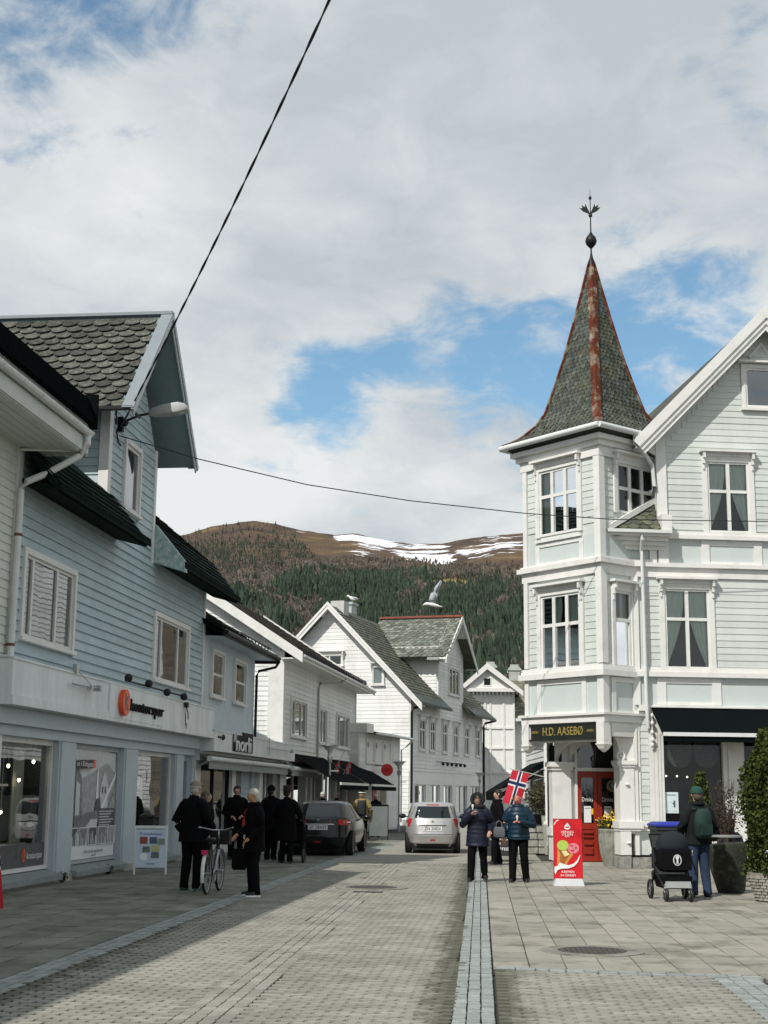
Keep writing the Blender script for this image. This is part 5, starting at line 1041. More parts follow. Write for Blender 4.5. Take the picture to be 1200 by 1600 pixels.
def bay_house():
    h = thing('bay_house', 'tall white house with pedimented bay far down the street, next to big gabled house', 'house', (-.72, 100, 0), 2)
    b = MB(); b.box(.0, 3.1, 0, 9, 0, 9.0); b.box(-2.5, 0, 2, 9, 0, 8.6); b.box(3.1, 9, .7, 9, 0, 6.9); wall = b.build('wall', WHITE, h)
    t = MB()
    for x in (-.02, 1.35, 2.3, 3.0): t.box(x, x+.14, -.06, 0, 0, 8.7)
    for z in (1.8, 3.1, 4.8, 6.2, 8.5): t.box(-.05, 3.15, -.08, 0, z, z+.13)
    for z in (4.7, 6.0): t.box(3.15, 9, .62, .7, z, z+.12)
    for x in (4.4, 6): t.box(x, x+.12, .63, .7, 4.8, 6.0)
    t.build('trim', TRIM, h)
    for z0, z1 in ((3.3, 4.6), (6.35, 8.1)): window(h, I4, .12, 1.0, z0, z1, cols=(.5,), rows=(.62,), hood=z0 < 5, cw=.12, glass=GLD, cas=.04)
    b = MB(); b.add([(-.3, -.5, 9.0), (3.5, -.5, 9.0), (1.2, -.5, 10.5)], [(0, 1, 2)]); g = b.build('gable', WHITE, h)
    w = MB(); w.box(.9, 1.5, -.53, -.5, 9.15, 9.75); w.build('window', TRIM, h); MB().quad((.98, -.54, 9.22), (1.42, -.54, 9.22), (1.42, -.54, 9.68), (.98, -.54, 9.68)).build('pane', DARK, g)
    rf = roofpart(h, 'roof', [((-.9, -.8, 8.75), (-.9, 9, 8.75), (1.2, 9, 10.6), (1.2, -.8, 10.6)), ((3.6, -.8, 8.75), (3.6, 9, 8.75), (1.2, 9, 10.6), (1.2, -.8, 10.6))], SLATEG, .12)
    b = MB(); b.prism([(1.2, -.86, 10.75), (-.95, -.86, 8.85), (-.95, -.86, 8.5), (1.2, -.86, 10.3)], (0, .07, 0)); b.prism([(1.2, -.862, 10.75), (3.7, -.862, 8.8), (3.7, -.862, 8.45), (1.2, -.862, 10.3)], (0, .07, 0)); b.box(-.6, 3.5, -.7, 0, 8.75, 9.0)
    for k in range(14): b.box(-.4+k*.28, -.28+k*.28, -.45, -.1, 8.6, 8.75)
    b.build('barge_board', TRIM, rf)
    r2 = roofpart(h, 'wing_roof', [((3.0, .2, 6.9), (9.4, .2, 6.9), (9.4, 5., 10.6), (3.0, 5., 10.6))], SLATEG, .12)
    tiles(r2, 'slate', M('lichen_slate', (.17, .18, .13), .8, .3, 4, rnd=.3, col2=(.24, .23, .15), c2s=2, c2t=.55, c2w=.2), slope((3., .2, 6.9), (9.4, .2, 6.9), (3., 5, 10.6)), 6.4, 6., .36, .3, tilt=.03, th=.03)
    MB().box(3.0, 9.5, .05, .2, 6.75, 6.95).build('wing_gutter', GUTTER, r2); MB().box(2.9, 9.5, 4.9, 5.1, 10.55, 10.7).build('ridge', TRIM, r2)
    for x, y, z in ((1.6, 3.5, 11.0), (3.4, 4.5, 10.9)):
        c = MB(); c.box(x-.4, x+.4, y-.4, y+.4, 9.5, z); c.box(x-.48, x+.48, y-.48, y+.48, z-.25, z-.1); c.box(x-.3, x+.3, y-.3, y+.3, z, z+.2); c.build('chimney', M('grey_chimney', (.4, .42, .39), .8, .2), rf)
    pipe(h, [(3.3, .1, 6.8), (3.25, .3, 6.5), (3.2, .6, 6.2), (3.2, .6, .3)], .06)
bay_house()
def side_house():
    h = thing('side_house', 'white clapboard house just behind the corner tower with black street awning', 'house', (2.0, 44.2, 0), 3)
    b = MB(); b.box(0, 8, 0, 7, 0, 3.35); wall = b.build('wall', WHITE, h); boards(wall, I4, .28, 3, .9, 3.3, .19, WBOARD, t=.03)
    boards(wall, FR(0, 7, -90), 0, 6.9, .4, 3.3, .19, WBOARD, t=.03)
    MB().box(-.06, .26, -.07, 0, .3, 3.35).build('corner_board', TRIM, h); MB().box(-.15, 8, -.2, 7.1, 3.35, 3.5).build('roof', TRIM, h)
    up = MB(); up.box(1.1, 8, 4, 19, 3.5, 10.4); up.box(1.1, 8, 7, 19, 0, 3.5); up = up.build('upper_wall', WHITE, h); uf = FR(1.1, 19, -90); ws = [(1, 2.2, 4.6, 6.3), (4, 5.2, 4.6, 6.3), (7, 8.2, 4.6, 6.3), (10, 11.2, 4.6, 6.3), (1, 2.2, 7, 8.2), (7, 8.2, 7, 8.2), (1, 3.2, .6, 2.4), (5, 8, .6, 2.4)]
    boards(up, uf, 0, 15, 3.5, 10.3, .19, WBOARD, [(a-.1, c+.1, d-.1, e+.1) for a, c, d, e in ws], t=.03); boards(up, uf, 0, 12, .4, 3.5, .19, WBOARD, [(a-.1, c+.1, d-.1, e+.1) for a, c, d, e in ws], t=.03)
    for a in ws: window(h, uf @ FR(0, -.03), *a, rows=(.6,), cw=.12, curtain='drape')
    a = MB(); a.prism([(-.03, .15, 2.72), (-1.55, .15, 1.78), (-1.55, .15, 1.5), (-1.5, .15, 1.5), (-.02, .15, 2.42)], (0, 5, 0)); aw = a.build('awning', AWN, h)
    q = MB(); q.bar((-.02, .13, 2.5), (-1.45, .13, 1.72), .02, .05); q.bar((-.02, .12, 2.2), (-1.5, .12, 1.8), .02, .03); q.build('awning_arm', STEEL, aw)
    MB().box(-.5, -.04, .1, .12, 3.05, 3.08).box(-.5, -.46, .09, .13, 3.0, 3.14).build('sign_bracket', DARK, h)
    s = thing('hanging_sign', 'black pretzel-shaped iron sign hanging from white wall behind corner tower', 'sign', (1.78, 43.8, 2.0), 0)
    q = MB(); q.torus((0, 0, 0), .24, .03, 'Y', 20, 6, None, .9, 5.9); q.torus((.1, 0, .02), .12, .025, 'Y', 14, 6, None, 1.6, 5.0); q.torus((.1, 0, -.12), .10, .025, 'Y', 14, 6, None, 1.2, 4.2); q.build('pretzel', DARK, s); MB().bar((-.5, 0, .42), (.3, 0, .42), .03, .03).bar((0, 0, .42), (0, 0, .24), .02, .02).build('bracket', DARK, s)
side_house()
# ================================================================ hillside, mountain and forest
def terrain():
    rg = [(-14, 850), (120, 850), (200, 846), (290, 833), (330, 820), (395, 811), (430, 816), (470, 826), (520, 833), (555, 831), (600, 841), (640, 847), (690, 847), (730, 839), (790, 833), (830, 829), (900, 822), (1000, 826), (1100, 815), (1200, 830), (1500, 800)]
    azs, els = [], []
    for x, y in rg:
        d = F + RC*((x-600)/2200) - UC*((y-800)/2200); azs.append(atan2(d.x, d.y)); els.append(d.z/sqrt(d.x**2+d.y**2))
    A = np.linspace(radians(-42), radians(32), 420); el = np.interp(A, azs, els)
    from mathutils import noise as mn
    for i, a in enumerate(A):
        if a < azs[0] or a > azs[-1]: el[i] += .012*mn.noise((a*14, 0, 0))
        el[i] += .0008*mn.noise((a*160, 1, 0))
    T = np.linspace(0, 1, 150); D0, D1 = 260., 2300.
    vs = []; sn = []; G = {}
    def hz(a, t, e):
        d = D0+(D1-D0)*t; p = t**1.25
        return d, e*D1*p*(.93+.07*p)+9*(1-t)*t*4*mn.noise((a*30, t*9, 3))+16*t*(1-t)*mn.noise((a*80, t*22, 8))
    for t in T:
        for a, e in zip(A, el):
            d, z = hz(a, t, e); vs.append((d*sin(a), d*cos(a), z-1))
    for a in A: vs.append((D1*1.1*sin(a), D1*1.1*cos(a), 150))
    na = len(A); fs = [(k*na+i, k*na+i+1, (k+1)*na+i+1, (k+1)*na+i) for k in range(len(T)) for i in range(na-1)]
    mt = bpy.data.materials.new('mountain_ground'); mt.use_nodes = True; n, l = mt.node_tree.nodes, mt.node_tree.links; b = n['Principled BSDF']; b.inputs['Roughness'].default_value = .95; b.inputs['Specular IOR Level'].default_value = .1
    at = N(n, 'ShaderNodeAttribute', attribute_name='zone'); sp = N(n, 'ShaderNodeSeparateColor'); l.new(at.outputs['Color'], sp.inputs[0]); geo = N(n, 'ShaderNodeNewGeometry')
    def noi(s, d=8, r=.65, st=(1, 1, 1)):
        mp = N(n, 'ShaderNodeMapping'); l.new(geo.outputs['Position'], mp.inputs[0]); mp.inputs[3].default_value = st
        q = N(n, 'ShaderNodeTexNoise'); l.new(mp.outputs[0], q.inputs['Vector']); q.inputs['Scale'].default_value = s; q.inputs['Detail'].default_value = d; q.inputs['Roughness'].default_value = r; return q.outputs[0]
    def ramp(v, *st):
        r = N(n, 'ShaderNodeValToRGB'); l.new(v, r.inputs[0]); e = r.color_ramp.elements
        e[0].position, e[0].color = st[0][0], (*st[0][1], 1); e[1].position, e[1].color = st[-1][0], (*st[-1][1], 1)
        for p, c in st[1:-1]: x = e.new(p); x.color = (*c, 1)
        return r.outputs[0]
    c1 = ramp(noi(.012), (.32, (.05, .038, .034)), (.45, (.094, .068, .056)), (.58, (.135, .092, .056)), (.72, (.21, .155, .08)))
    c2 = ramp(noi(.06, 8, .75), (.3, (.042, .038, .028)), (.5, (.11, .09, .066)), (.7, (.18, .15, .10)))
    def mixc(f, a, c):
        m = N(n, 'ShaderNodeMix', data_type='RGBA'); l.new(f, m.inputs[0]); l.new(a, m.inputs[6]); l.new(c, m.inputs[7]) if not isinstance(c, tuple) else setattr(m.inputs[7], 'default_value', (*c, 1)); return m.outputs[2]
    col = mixc(sp.outputs[1], c1, c2); col = mixc(sp.outputs[2], col, ramp(noi(.05), (.35, (.20, .15, .06)), (.7, (.34, .26, .12))))
    ad = N(n, 'ShaderNodeMath', operation='ADD'); l.new(noi(.026, 10, .7, (.45, .8, 1.8)), ad.inputs[0]); l.new(sp.outputs[0], ad.inputs[1])
    th = N(n, 'ShaderNodeMapRange'); l.new(ad.outputs[0], th.inputs[0]); th.inputs[1].default_value = .925; th.inputs[2].default_value = .955
    l.new(mixc(th.outputs[0], col, (.86, .88, .92)), b.inputs['Base Color'])
    bp = N(n, 'ShaderNodeBump'); bp.inputs['Distance'].default_value = 12; bp.inputs['Strength'].default_value = .8; l.new(noi(.03, 8, .7), bp.inputs['Height']); l.new(bp.outputs[0], b.inputs['Normal'])
    me = bpy.data.meshes.new('mountain'); me.from_pydata(vs, [], fs); me.materials.append(mt); me.polygons.foreach_set('use_smooth', [True]*len(fs))
    at = me.color_attributes.new('zone', 'FLOAT_COLOR', 'POINT'); cols = []
    def px(v):
        return pix(v)
    for k, v in enumerate(vs):
        x, y = px(v); t = T[min(k//na, len(T)-1)]
        s = 0.
        for cx, cy, rx, ry, am in ((600, 845, 75, 14, .40), (660, 862, 60, 18, .41), (690, 878, 26, 18, .5), (790, 848, 60, 20, .36), (740, 862, 50, 14, .37), (640, 875, 60, 16, .36), (575, 860, 40, 14, .36), (540, 840, 30, 8, .4), (480, 830, 40, 5, .36), (420, 814, 20, 3, .42), (1000, 840, 160, 20, .36)):
            s = max(s, am*(1.25-.55*min(2.2, ((x-cx)/rx)**2+((y-cy)/ry)**2)))
        low = min(1, max(0, (.72-t)/.25)); cl = 0.
        for cx, cy, rx, ry in ((705, 913, 42, 10), (735, 918, 20, 7), (672, 908, 8, 4)): cl = max(cl, 1-max(0, ((x-cx)/rx)**2+((y-cy)/ry)**2-.6)/.6)
        cols += [max(0, s), low, max(0, cl), 1]
    at.data.foreach_set('color', cols); mo = struct(link('mountain', me))
    # forest: one mass of conifers, one of bare birches
    rn = random.Random(9); con, bare = MB(), MB()
    def ground_at(a, t): return hz(a, t, float(np.interp(a, A, el)))
    def conifer(x, y, z, hh, r):
        o = len(con.v); k = 5; a0 = rn.uniform(0, 6)
        for (rr, zz) in ((r, .12), (r*.55, .5), (r*.75, .42), (r*.30, .76), (r*.42, .7)):
            for i in range(k): j = rn.uniform(.75, 1.2); con.v.append((x+rr*j*cos(a0+2*pi*i/k), y+rr*j*sin(a0+2*pi*i/k), z+zz*hh))
        con.v.append((x, y, z+hh)); f = []
        for q, w in ((0, 1), (2, 3)):
            for i in range(k): f.append((o+q*k+i, o+q*k+(i+1) % k, o+w*k+(i+1) % k, o+w*k+i))
        f += [(o+4*k+i, o+4*k+(i+1) % k, o+5*k) for i in range(k)]; con.f += f; con.m += [0]*len(f)
    def birch(x, y, z, hh):
        for i in range(3):
            a = rn.uniform(0, pi); w = hh*rn.uniform(.14, .24); dx, dy = w*cos(a), w*sin(a); j = rn.uniform(-.6, .6)
            bare.add([(x, y, z), (x+dx, y+dy, z+hh*rn.uniform(.5, .75)), (x+dx*.4+j, y+dy*.4, z+hh), (x-dx*.7, y-dy*.7, z+hh*rn.uniform(.6, .85))], [(0, 1, 2, 3)])
    nC = nB = 0
    for k in range(80000):
        a = rn.uniform(radians(-15), radians(6)); t = sqrt(rn.uniform(.0, .96)); d, z = ground_at(a, t); p = (d*sin(a), d*cos(a), z-1)
        x, y = pix(p)
        if not (180 < x < 900 and 800 < y < 1120): continue
        top = float(np.interp(x, [200, 300, 360, 440, 500, 560, 620, 680, 760, 830, 900], [960, 950, 925, 905, 893, 890, 893, 902, 905, 912, 910]))
        nz = mn.noise((x*.018, y*.034, 0))+.5*mn.noise((x*.05, y*.09, 4)); dens = min(1, max(0, (y-top)/14))*(1 if x > 500 else .62+.5*nz-(.35 if y > 960 and x < 430 else 0))
        clr = any(((x-cx)/rx)**2+((y-cy)/ry)**2 < 1 for cx, cy, rx, ry in ((703, 914, 36, 8), (735, 919, 18, 6)))
        if clr: continue
        if rn.random() < dens*(.80 if nz > -.1 else .42 if nz > -.4 else .2) and nC < 13000: hh = rn.choice((6, 8, 10, 12, 14, 17, 20))*rn.uniform(.85, 1.15)*(.8+.35*nz); conifer(*p, hh, hh*rn.uniform(.13, .24)); nC += 1
        elif rn.random() < (.75 if y > top-14 else (.55 if y > 850 else .10) if x < 500-(880-y)*.9 else (.05 if y > 878 else 0)) and nB < 22000:
            if rn.random() < .14 and x < 560: conifer(*p, rn.uniform(5, 10), 1.4)
            else: birch(*p, rn.uniform(6, 10) if y > top-20 else rn.uniform(2, 5.5))
            nB += 1
    cf = con.build('conifer_forest', M('far_conifer', (.026, .043, .025), .9, .45, .014, rnd=.5)); tag(stuff(cf), 'dense dark green spruce forest covering the lower mountainside', 'forest')
    bf = bare.build('birch_forest', M('far_birch', (.12, .10, .08), .95, .5, .012, rnd=.55)); tag(stuff(bf), 'bare grey brown birch woods scattered over the mountainside', 'forest')
terrain()
# ================================================================ people
SKIN = M('skin', (.46, .27, .20), .55, .08, 20); SKIN2 = M('ruddy_skin', (.56, .24, .18), .5, .1, 20)
BLACKC = M('black_cloth', (.005, .005, .006), .9, .2, spec=.08); BLACKT = M('black_trouser_cloth', (.005, .005, .006), .9, .2, spec=.08); NAVY = M('navy_quilted_cloth', (.007, .009, .022), .5, .2, 9, spec=.3); TEAL = M('teal_quilted_cloth', (.004, .022, .042), .45, .2, 9, spec=.3)
DKGREY = M('dark_grey_cloth', (.012, .015, .015), .9, .2, spec=.1); JEANS = M('denim', (.018, .035, .075), .85, .3, 10); MUSTARD = M('mustard_cloth', (.24, .18, .07), .8, .2); SHOEB = M('dark_shoe', (.012, .012, .012), .5, .1)
GREYHAIR = M('grey_hair', (.42, .40, .36), .8, .3, 60); DARKHAIR = M('dark_hair', (.02, .016, .012), .7, .3); BROWNHAIR = M('brown_hair', (.10, .075, .055), .7, .3); BEIGE = M('beige_cap_cloth', (.24, .20, .15), .85, .15); GREENHAT = M('green_wool', (.012, .06, .045), .9, .2)
def skinmesh(name, J, E, mat, parent, root, sub=1):
    ks = list(J); me = bpy.data.meshes.new(name); me.from_pydata([J[k][0] for k in ks], [(ks.index(a), ks.index(b)) for a, b in E], [])
    me.materials.append(mat); o = link(name, me, parent); me.skin_vertices.new() if hasattr(me.skin_vertices, 'new') else None
    md = o.modifiers.new('skin', 'SKIN'); md.use_smooth_shade = True
    if not me.skin_vertices:
        bm = bmesh.new(); bm.from_mesh(me); bm.verts.layers.skin.verify(); bm.to_mesh(me); bm.free()
    for i, k in enumerate(ks): me.skin_vertices[0].data[i].radius = (J[k][1],)*2; me.skin_vertices[0].data[i].use_root = k == root
    if sub: s = o.modifiers.new('sub', 'SUBSURF'); s.levels = s.render_levels = sub
    return o
def loft(name, rings, mat, parent, n=16, puff=0.):
    b = MB()
    for rg in rings:
        R = []
        for k, (c, rx, ry) in enumerate(rg):
            R.append([(c[0]+rx*cos(2*pi*i/n), c[1]+ry*sin(2*pi*i/n), c[2]) for i in range(n)])
        b.rings(R)
    return b.build(name, mat, parent, smooth=True)
def limb(b, pts, n=10):
    b.tube([p for p, r in pts], [r for p, r in pts], n)
def person(label, loc, rot, H=1.75, coat=BLACKC, hem=.80, bulk=1., trouser=BLACKT, shoe=SHOEB, hair=DARKHAIR, hairlen=0., hat=None, arms=None, legs=None, head=(0, 0), skin=None, puff=0, group=None, hood=None, seat=False, sole=None, scarf=None, extra=None):
    p = thing('person', label, 'person', loc, rot, group); s = H/1.75; p.scale = (s, s, s); skin = skin or SKIN
    A = arms or (((-.29, .04, 1.13), (-.28, -.06, .90)), ((.29, .04, 1.13), (.28, -.06, .90)))
    Lg = legs or (((-.10, -.03, .50), (-.12, .03, .09)), ((.10, -.01, .50), (.12, .03, .09)))
    hx, hy = head; V = Vector
    J = {'pelvis': ((0, 0, .94), .12), 'waist': ((0, 0, 1.12), .115), 'chest': ((0, .0, 1.32), .13), 'neck': ((0, .005, 1.46), .055), 'throat': ((hx*.4, -.005+hy*.4, 1.53), .052), 'jaw': ((hx*.8, -.02+hy*.8, 1.585), .072), 'face': ((hx, -.005+hy, 1.645), .092), 'crown': ((hx, .012+hy*.95, 1.70), .080), 'nose': ((hx, -.098+hy*1.02, 1.632-abs(hy)*.15), .012)}
    E = [('pelvis', 'waist'), ('waist', 'chest'), ('chest', 'neck'), ('neck', 'throat'), ('throat', 'jaw'), ('jaw', 'face'), ('face', 'crown'), ('face', 'nose')]
    for i, sg in enumerate((-1, 1)):
        el, wr = V(A[i][0]), V(A[i][1]); d = (wr-el).normalized(); side = d.cross(V((0, 0, 1))); side = side.normalized() if side.length > .1 else V((1, 0, 0)); nn = side.cross(d)
        J[f's{i}'] = ((sg*.155, .0, 1.37), .045); J[f'e{i}'] = (tuple(el), .036); J[f'w{i}'] = (tuple(wr), .028); pm = wr+d*.06; J[f'p{i}'] = (tuple(pm), .034)
        E += [('chest', f's{i}'), (f's{i}', f'e{i}'), (f'e{i}', f'w{i}'), (f'w{i}', f'p{i}')]
        for f, (o, l) in enumerate(((-.027, .055), (-.009, .065), (.009, .060), (.027, .045))):
            a = pm+d*.035+side*o; bq = a+d*l*.7-nn*.012; c = bq+d*l*.45-nn*.03
            J[f'f{i}{f}'] = (tuple(a), .0095); J[f'g{i}{f}'] = (tuple(bq), .0085); J[f'h{i}{f}'] = (tuple(c), .0075); E += [(f'p{i}', f'f{i}{f}'), (f'f{i}{f}', f'g{i}{f}'), (f'g{i}{f}', f'h{i}{f}')]
        th = wr+d*.035+side*(-.035*sg)-nn*.01; t2 = th+d*.035+side*(-.02*sg)-nn*.012; J[f't{i}'] = (tuple(th), .012); J[f'u{i}'] = (tuple(t2), .009); E += [(f'w{i}', f't{i}'), (f't{i}', f'u{i}')]
        kn, an = V(Lg[i][0]), V(Lg[i][1]); J[f'hip{i}'] = ((sg*.09, 0, .90), .095); J[f'k{i}'] = (tuple(kn), .05); J[f'a{i}'] = (tuple(an), .034); E += [('pelvis', f'hip{i}'), (f'hip{i}', f'k{i}'), (f'k{i}', f'a{i}')]
        toe = an+V((sg*.02, -.11, -.062)); J[f'o{i}'] = (tuple(toe), .018); E.append((f'a{i}', f'o{i}'))
    skinmesh('body', J, E, skin, p, 'pelvis')
    # trousers
    t = MB()
    for i, sg in enumerate((-1, 1)):
        kn, an = V(Lg[i][0]), V(Lg[i][1]); h0 = V((sg*.085, .0, .96))
        limb(t, [(h0+V((0, 0, .04)), .10), (V((sg*.09, .0, .86)), .112), (V((sg*.092, 0, .86)).lerp(kn, .5), .096), (kn+V((0, 0, .03)), .084), (kn.lerp(an, .45), .080), (kn.lerp(an, .85), .070), (an+V((0, 0, -.02)), .074), (an+V((0, .01, -.055)), .068)], 12)
    t.ell((0, 0, .95), (.185, .13, .13), 14, 8); t.build('trousers', trouser, p, smooth=True)
    for i, sg in enumerate((-1, 1)):
        an = V(Lg[i][1]); b = MB()
        b.rings([[(an.x+sg*.03*q+w*cos(2*pi*k/12), an.y+.05-.26*q+.06*sin(2*pi*k/12)*.9, z+zz*max(0, 1)*0+an.z-.09) for k in range(12)] for q, w, z, zz in ()]) if False else None
        for z0, z1, w in ((-.088, -.06, .05), (-.06, .0, .045)):
            pts = [(an.x+sg*.02+w*cos(a)*1.0, an.y-.06+.135*sin(a)*(1. if z0 < -.07 else .95), an.z+z0) for a in [2*pi*k/14 for k in range(14)]]
            top = [(an.x+sg*.02+w*.85*cos(a), an.y-.055+.125*sin(a), an.z+z1-(.0 if z0 < -.07 else .03*max(0, -sin(a)))) for a in [2*pi*k/14 for k in range(14)]]
            b.rings([pts, top], True, 1 if (z0 < -.07) else 0)
        b.tube([an+V((0, .0, -.06)), an+V((0, .005, .03))], [.062, .052], 10, 0); b.build('shoe', [shoe, sole or shoe], p, smooth=50)
    # coat
    c = MB(); q = bulk; rg = []
    zs = [hem, hem+.03, .90, 1.0, 1.12, 1.24, 1.34, 1.42, 1.475, 1.50] if hem < .88 else [hem, hem+.03, 1.04, 1.14, 1.24, 1.34, 1.42, 1.475, 1.5]
    for z in zs:
        rx = np.interp(z, [.5, .8, .95, 1.1, 1.3, 1.4, 1.46, 1.5], [.235, .215, .205, .19, .205, .185, .11, .085])*q; ry = np.interp(z, [.5, .8, .95, 1.1, 1.3, 1.4, 1.46, 1.5], [.19, .165, .155, .145, .15, .125, .095, .08])*q
        rg.append((z, rx, ry))
    if puff:
        r2 = []
        for z0, z1 in zip(rg, rg[1:]):
            for k in range(4): f = k/4; z = z0[0]+(z1[0]-z0[0])*f; r2.append((z, z0[1]+(z1[1]-z0[1])*f, z0[2]+(z1[2]-z0[2])*f))
        rg = [(z, a-.012*abs(cos(z*pi/.085)) if z < 1.42 else a, b-.012*abs(cos(z*pi/.085)) if z < 1.42 else b) for z, a, b in r2+[rg[-1]]]
    c.rings([[(a*cos(2*pi*i/18), b*sin(2*pi*i/18)-(.02 if z > 1.2 else 0), z) for i in range(18)] for z, a, b in rg])
    for i, sg in enumerate((-1, 1)):
        sh = V((sg*.165*q, .005, 1.385)); el, wr = V(A[i][0]), V(A[i][1])
        q2 = min(q, 1.12); sh = V((sg*.158*q2, .0, 1.372)); pts = [(sh+V((-sg*.10, 0, .015)), .085*q2), (sh+V((-sg*.035, 0, .012)), .094*q2), (sh+V((sg*.012, 0, -.03)), .09*q2), (sh.lerp(el, .35), .080*q2), (sh.lerp(el, .7), .074*q2), (el, .070*q2), (el.lerp(wr, .4), .064*q2), (el.lerp(wr, .85), .054*q2), (wr+(wr-el).normalized()*.015, .047*q2)]
        limb(c, pts, 12)
    c.tube([(0, .0, 1.45), (hx*.3, .0+hy*.25, 1.53)], [.085, .082], 14); c.build('coat', coat, p, smooth=70)
    # head: hair, hat, face
    hc = (hx, hy, 1.655)
    if hair:
        hb = MB(); hb.ell((hx, hy+.022, 1.668), (.092, .098, .092), 14, 10, z0=-.35); hb.ell((hx, hy+.055, 1.62), (.083, .06, .085), 12, 8)
        if hairlen: hb.tube([(hx, hy+.04, 1.64), (hx*.7, hy*.6+.05, 1.64-hairlen)], [.09, .075], 12)
        hb.build('hair', hair, p, smooth=True)
    for sx in (-1, 1):
        MB().ell((hx+sx*.032, hy-.078, 1.655-abs(hy)*.12), (.011, .008, .008), 8, 6).build('eye', DARKHAIR, p); MB().ell((hx+sx*.086, hy+.01, 1.64), (.012, .02, .03), 8, 6).build('ear', skin, p)
    MB().ell((hx, hy-.078, 1.592-abs(hy)*.1), (.024, .01, .007), 8, 5).build('mouth', M('lips', (.30, .11, .09), .5), p)
    if hat:
        kind, hm = hat; hb = MB()
        if kind == 'beanie': hb.ell((hx, hy+.012, 1.685), (.103, .108, .095), 16, 10, z0=-.25); hb.torus((hx, hy+.012, 1.67), .1, .014, 'Z', 18, 6)
        elif kind == 'cap': hb.ell((hx, hy+.012, 1.695), (.104, .11, .075), 16, 8, z0=-.1); hb.add([(hx-.07, hy-.08, 1.70), (hx+.07, hy-.08, 1.70), (hx+.055, hy-.16, 1.68), (hx-.055, hy-.16, 1.68)], [(0, 1, 2, 3)])
        elif kind == 'brim': hb.lathe([(.16, 0), (.165, .008), (.10, .02), (.10, .09), (.085, .12), (.03, .125)], 18, (hx, hy, 1.69))
        hb.build('hat', hm, p, smooth=60)
    if hood:
        b = MB(); b.torus((hx, hy-.02, 1.63), .108, .045, 'Y', 20, 8); b.ell((hx, hy+.06, 1.63), (.118, .085, .125), 14, 10); b.torus((0, .0, 1.49), .125, .045, 'Z', 18, 8); b.build('hood', hood, p, smooth=True)
    if scarf: MB().torus((0, -.01, 1.49), .085, .04, 'Z', 16, 8).build('collar', scarf, p, smooth=True)
    if extra: extra(p)
    return p
def glasses(p):
    MB().box(-.07, .07, -.098, -.088, 1.652, 1.672).torus((-.036, -.094, 1.652), .026, .006, 'Y', 12, 5).torus((.036, -.094, 1.652), .026, .006, 'Y', 12, 5).build('glasses', DARK, p)
walk = (((-.10, -.04, .50), (-.11, .06, .10)), ((.10, -.10, .52), (.13, -.12, .10)))
person('person in black with beige cap standing behind a bicycle, back to us', (-5.02, 24.95, 0), 158, 1.85, hem=.78, bulk=1.16, hat=('cap', BEIGE), hair=GREYHAIR, arms=(((-.30, .02, 1.12), (-.25, -.22, 1.02)), ((.31, .05, 1.12), (.24, -.02, .96))), shoe=M('green_shoe', (.03, .09, .07), .6), head=(-.02, -.03))
person('grey-haired person in black with white-soled trainers looking down at street edge', (-3.74, 23.78, 0), -62, 1.74, hem=.72, bulk=1.02, hair=M('white_curly_hair', (.55, .52, .46), .9, .35, 70, bump=.8, bscale=90), sole=WHITE, head=(0, -.06), arms=(((-.25, -.02, 1.12), (-.16, -.24, 1.0)), ((.26, .02, 1.10), (.2, -.16, .95))), skin=M('tan_skin', (.48, .26, .13), .6), scarf=BLACKC, legs=(((-.08, -.02, .50), (-.13, .02, .09)), ((.08, -.03, .50), (.13, .0, .09))))
person('person in black half hidden between bicycle and shop, brown hair', (-5.30, 27.6, 0), 100, 1.70, hair=BROWNHAIR, hairlen=.1, skin=M('shade_skin', (.35, .23, .18), .6))
person('person in long black coat facing us near dark shop entrance, red bag by side', (-6.25, 36.6, 0), 12, 1.84, hem=.62, bulk=1.12, arms=(((-.30, .02, 1.12), (-.12, -.2, 1.02)), ((.30, .02, 1.12), (.14, -.2, 1.04))))
person('person in black with black cap walking away beside pale clapboard panel', (-5.30, 36.2, 0), 165, 1.84, bulk=1.05, hem=.7, hat=('beanie', BLACKC), legs=walk)
person('person in broad black hat pushing a dark pram past parked black car', (-4.72, 34.9, 0), 172, 1.80, hem=.52, bulk=1.12, hat=('brim', M('dark_brown_hat', (.03, .02, .015), .8)), arms=(((-.3, -.1, 1.12), (-.25, -.36, 1.05)), ((.3, -.1, 1.12), (.25, -.36, 1.05))), legs=walk)
person('grey-haired person in black beyond black parked car', (-5.45, 49.6, 0), 150, 1.72, hair=GREYHAIR); person('dark-haired person in black beyond black parked car under awning', (-5.02, 50.0, 0), 200, 1.70, hair=DARKHAIR, hairlen=.12)
def bobble(p): MB().torus((0, .012, 1.695), .104, .018, 'Z', 18, 6).build('hat_band', WHITE, p)
person('person in mustard jacket with dark backpack and bobble hat walking away', (-3.87, 46.9, 0), 178, 1.76, coat=MUSTARD, hem=.82, bulk=1.2, hat=('beanie', BLACKC), hair=M('blond_hair', (.30, .2, .1), .8), legs=walk, extra=bobble)
person('person in black pullover standing behind white pavement board', (-4.12, 56.5, 0), 20, 1.66, hair=GREYHAIR, arms=(((-.30, .0, 1.14), (-.2, -.2, 1.0)), ((.28, .0, 1.12), (.1, -.2, 1.06))))
person('person in navy quilted jacket, hood and glasses eating while walking towards us', (-.06, 28.6, 0), -4, 1.70, coat=NAVY, hem=.70, bulk=1.13, puff=1, hood=M('dark_fur_hood', (.014, .013, .016), .95, .3), hair=DARKHAIR, arms=(((-.30, -.03, 1.13), (-.10, -.24, 1.33)), ((.30, .04, 1.13), (.26, -.18, 1.0))), legs=(((-.12, -.05, .50), (-.14, .0, .09)), ((.11, .02, .5), (.13, .16, .12))), extra=glasses)
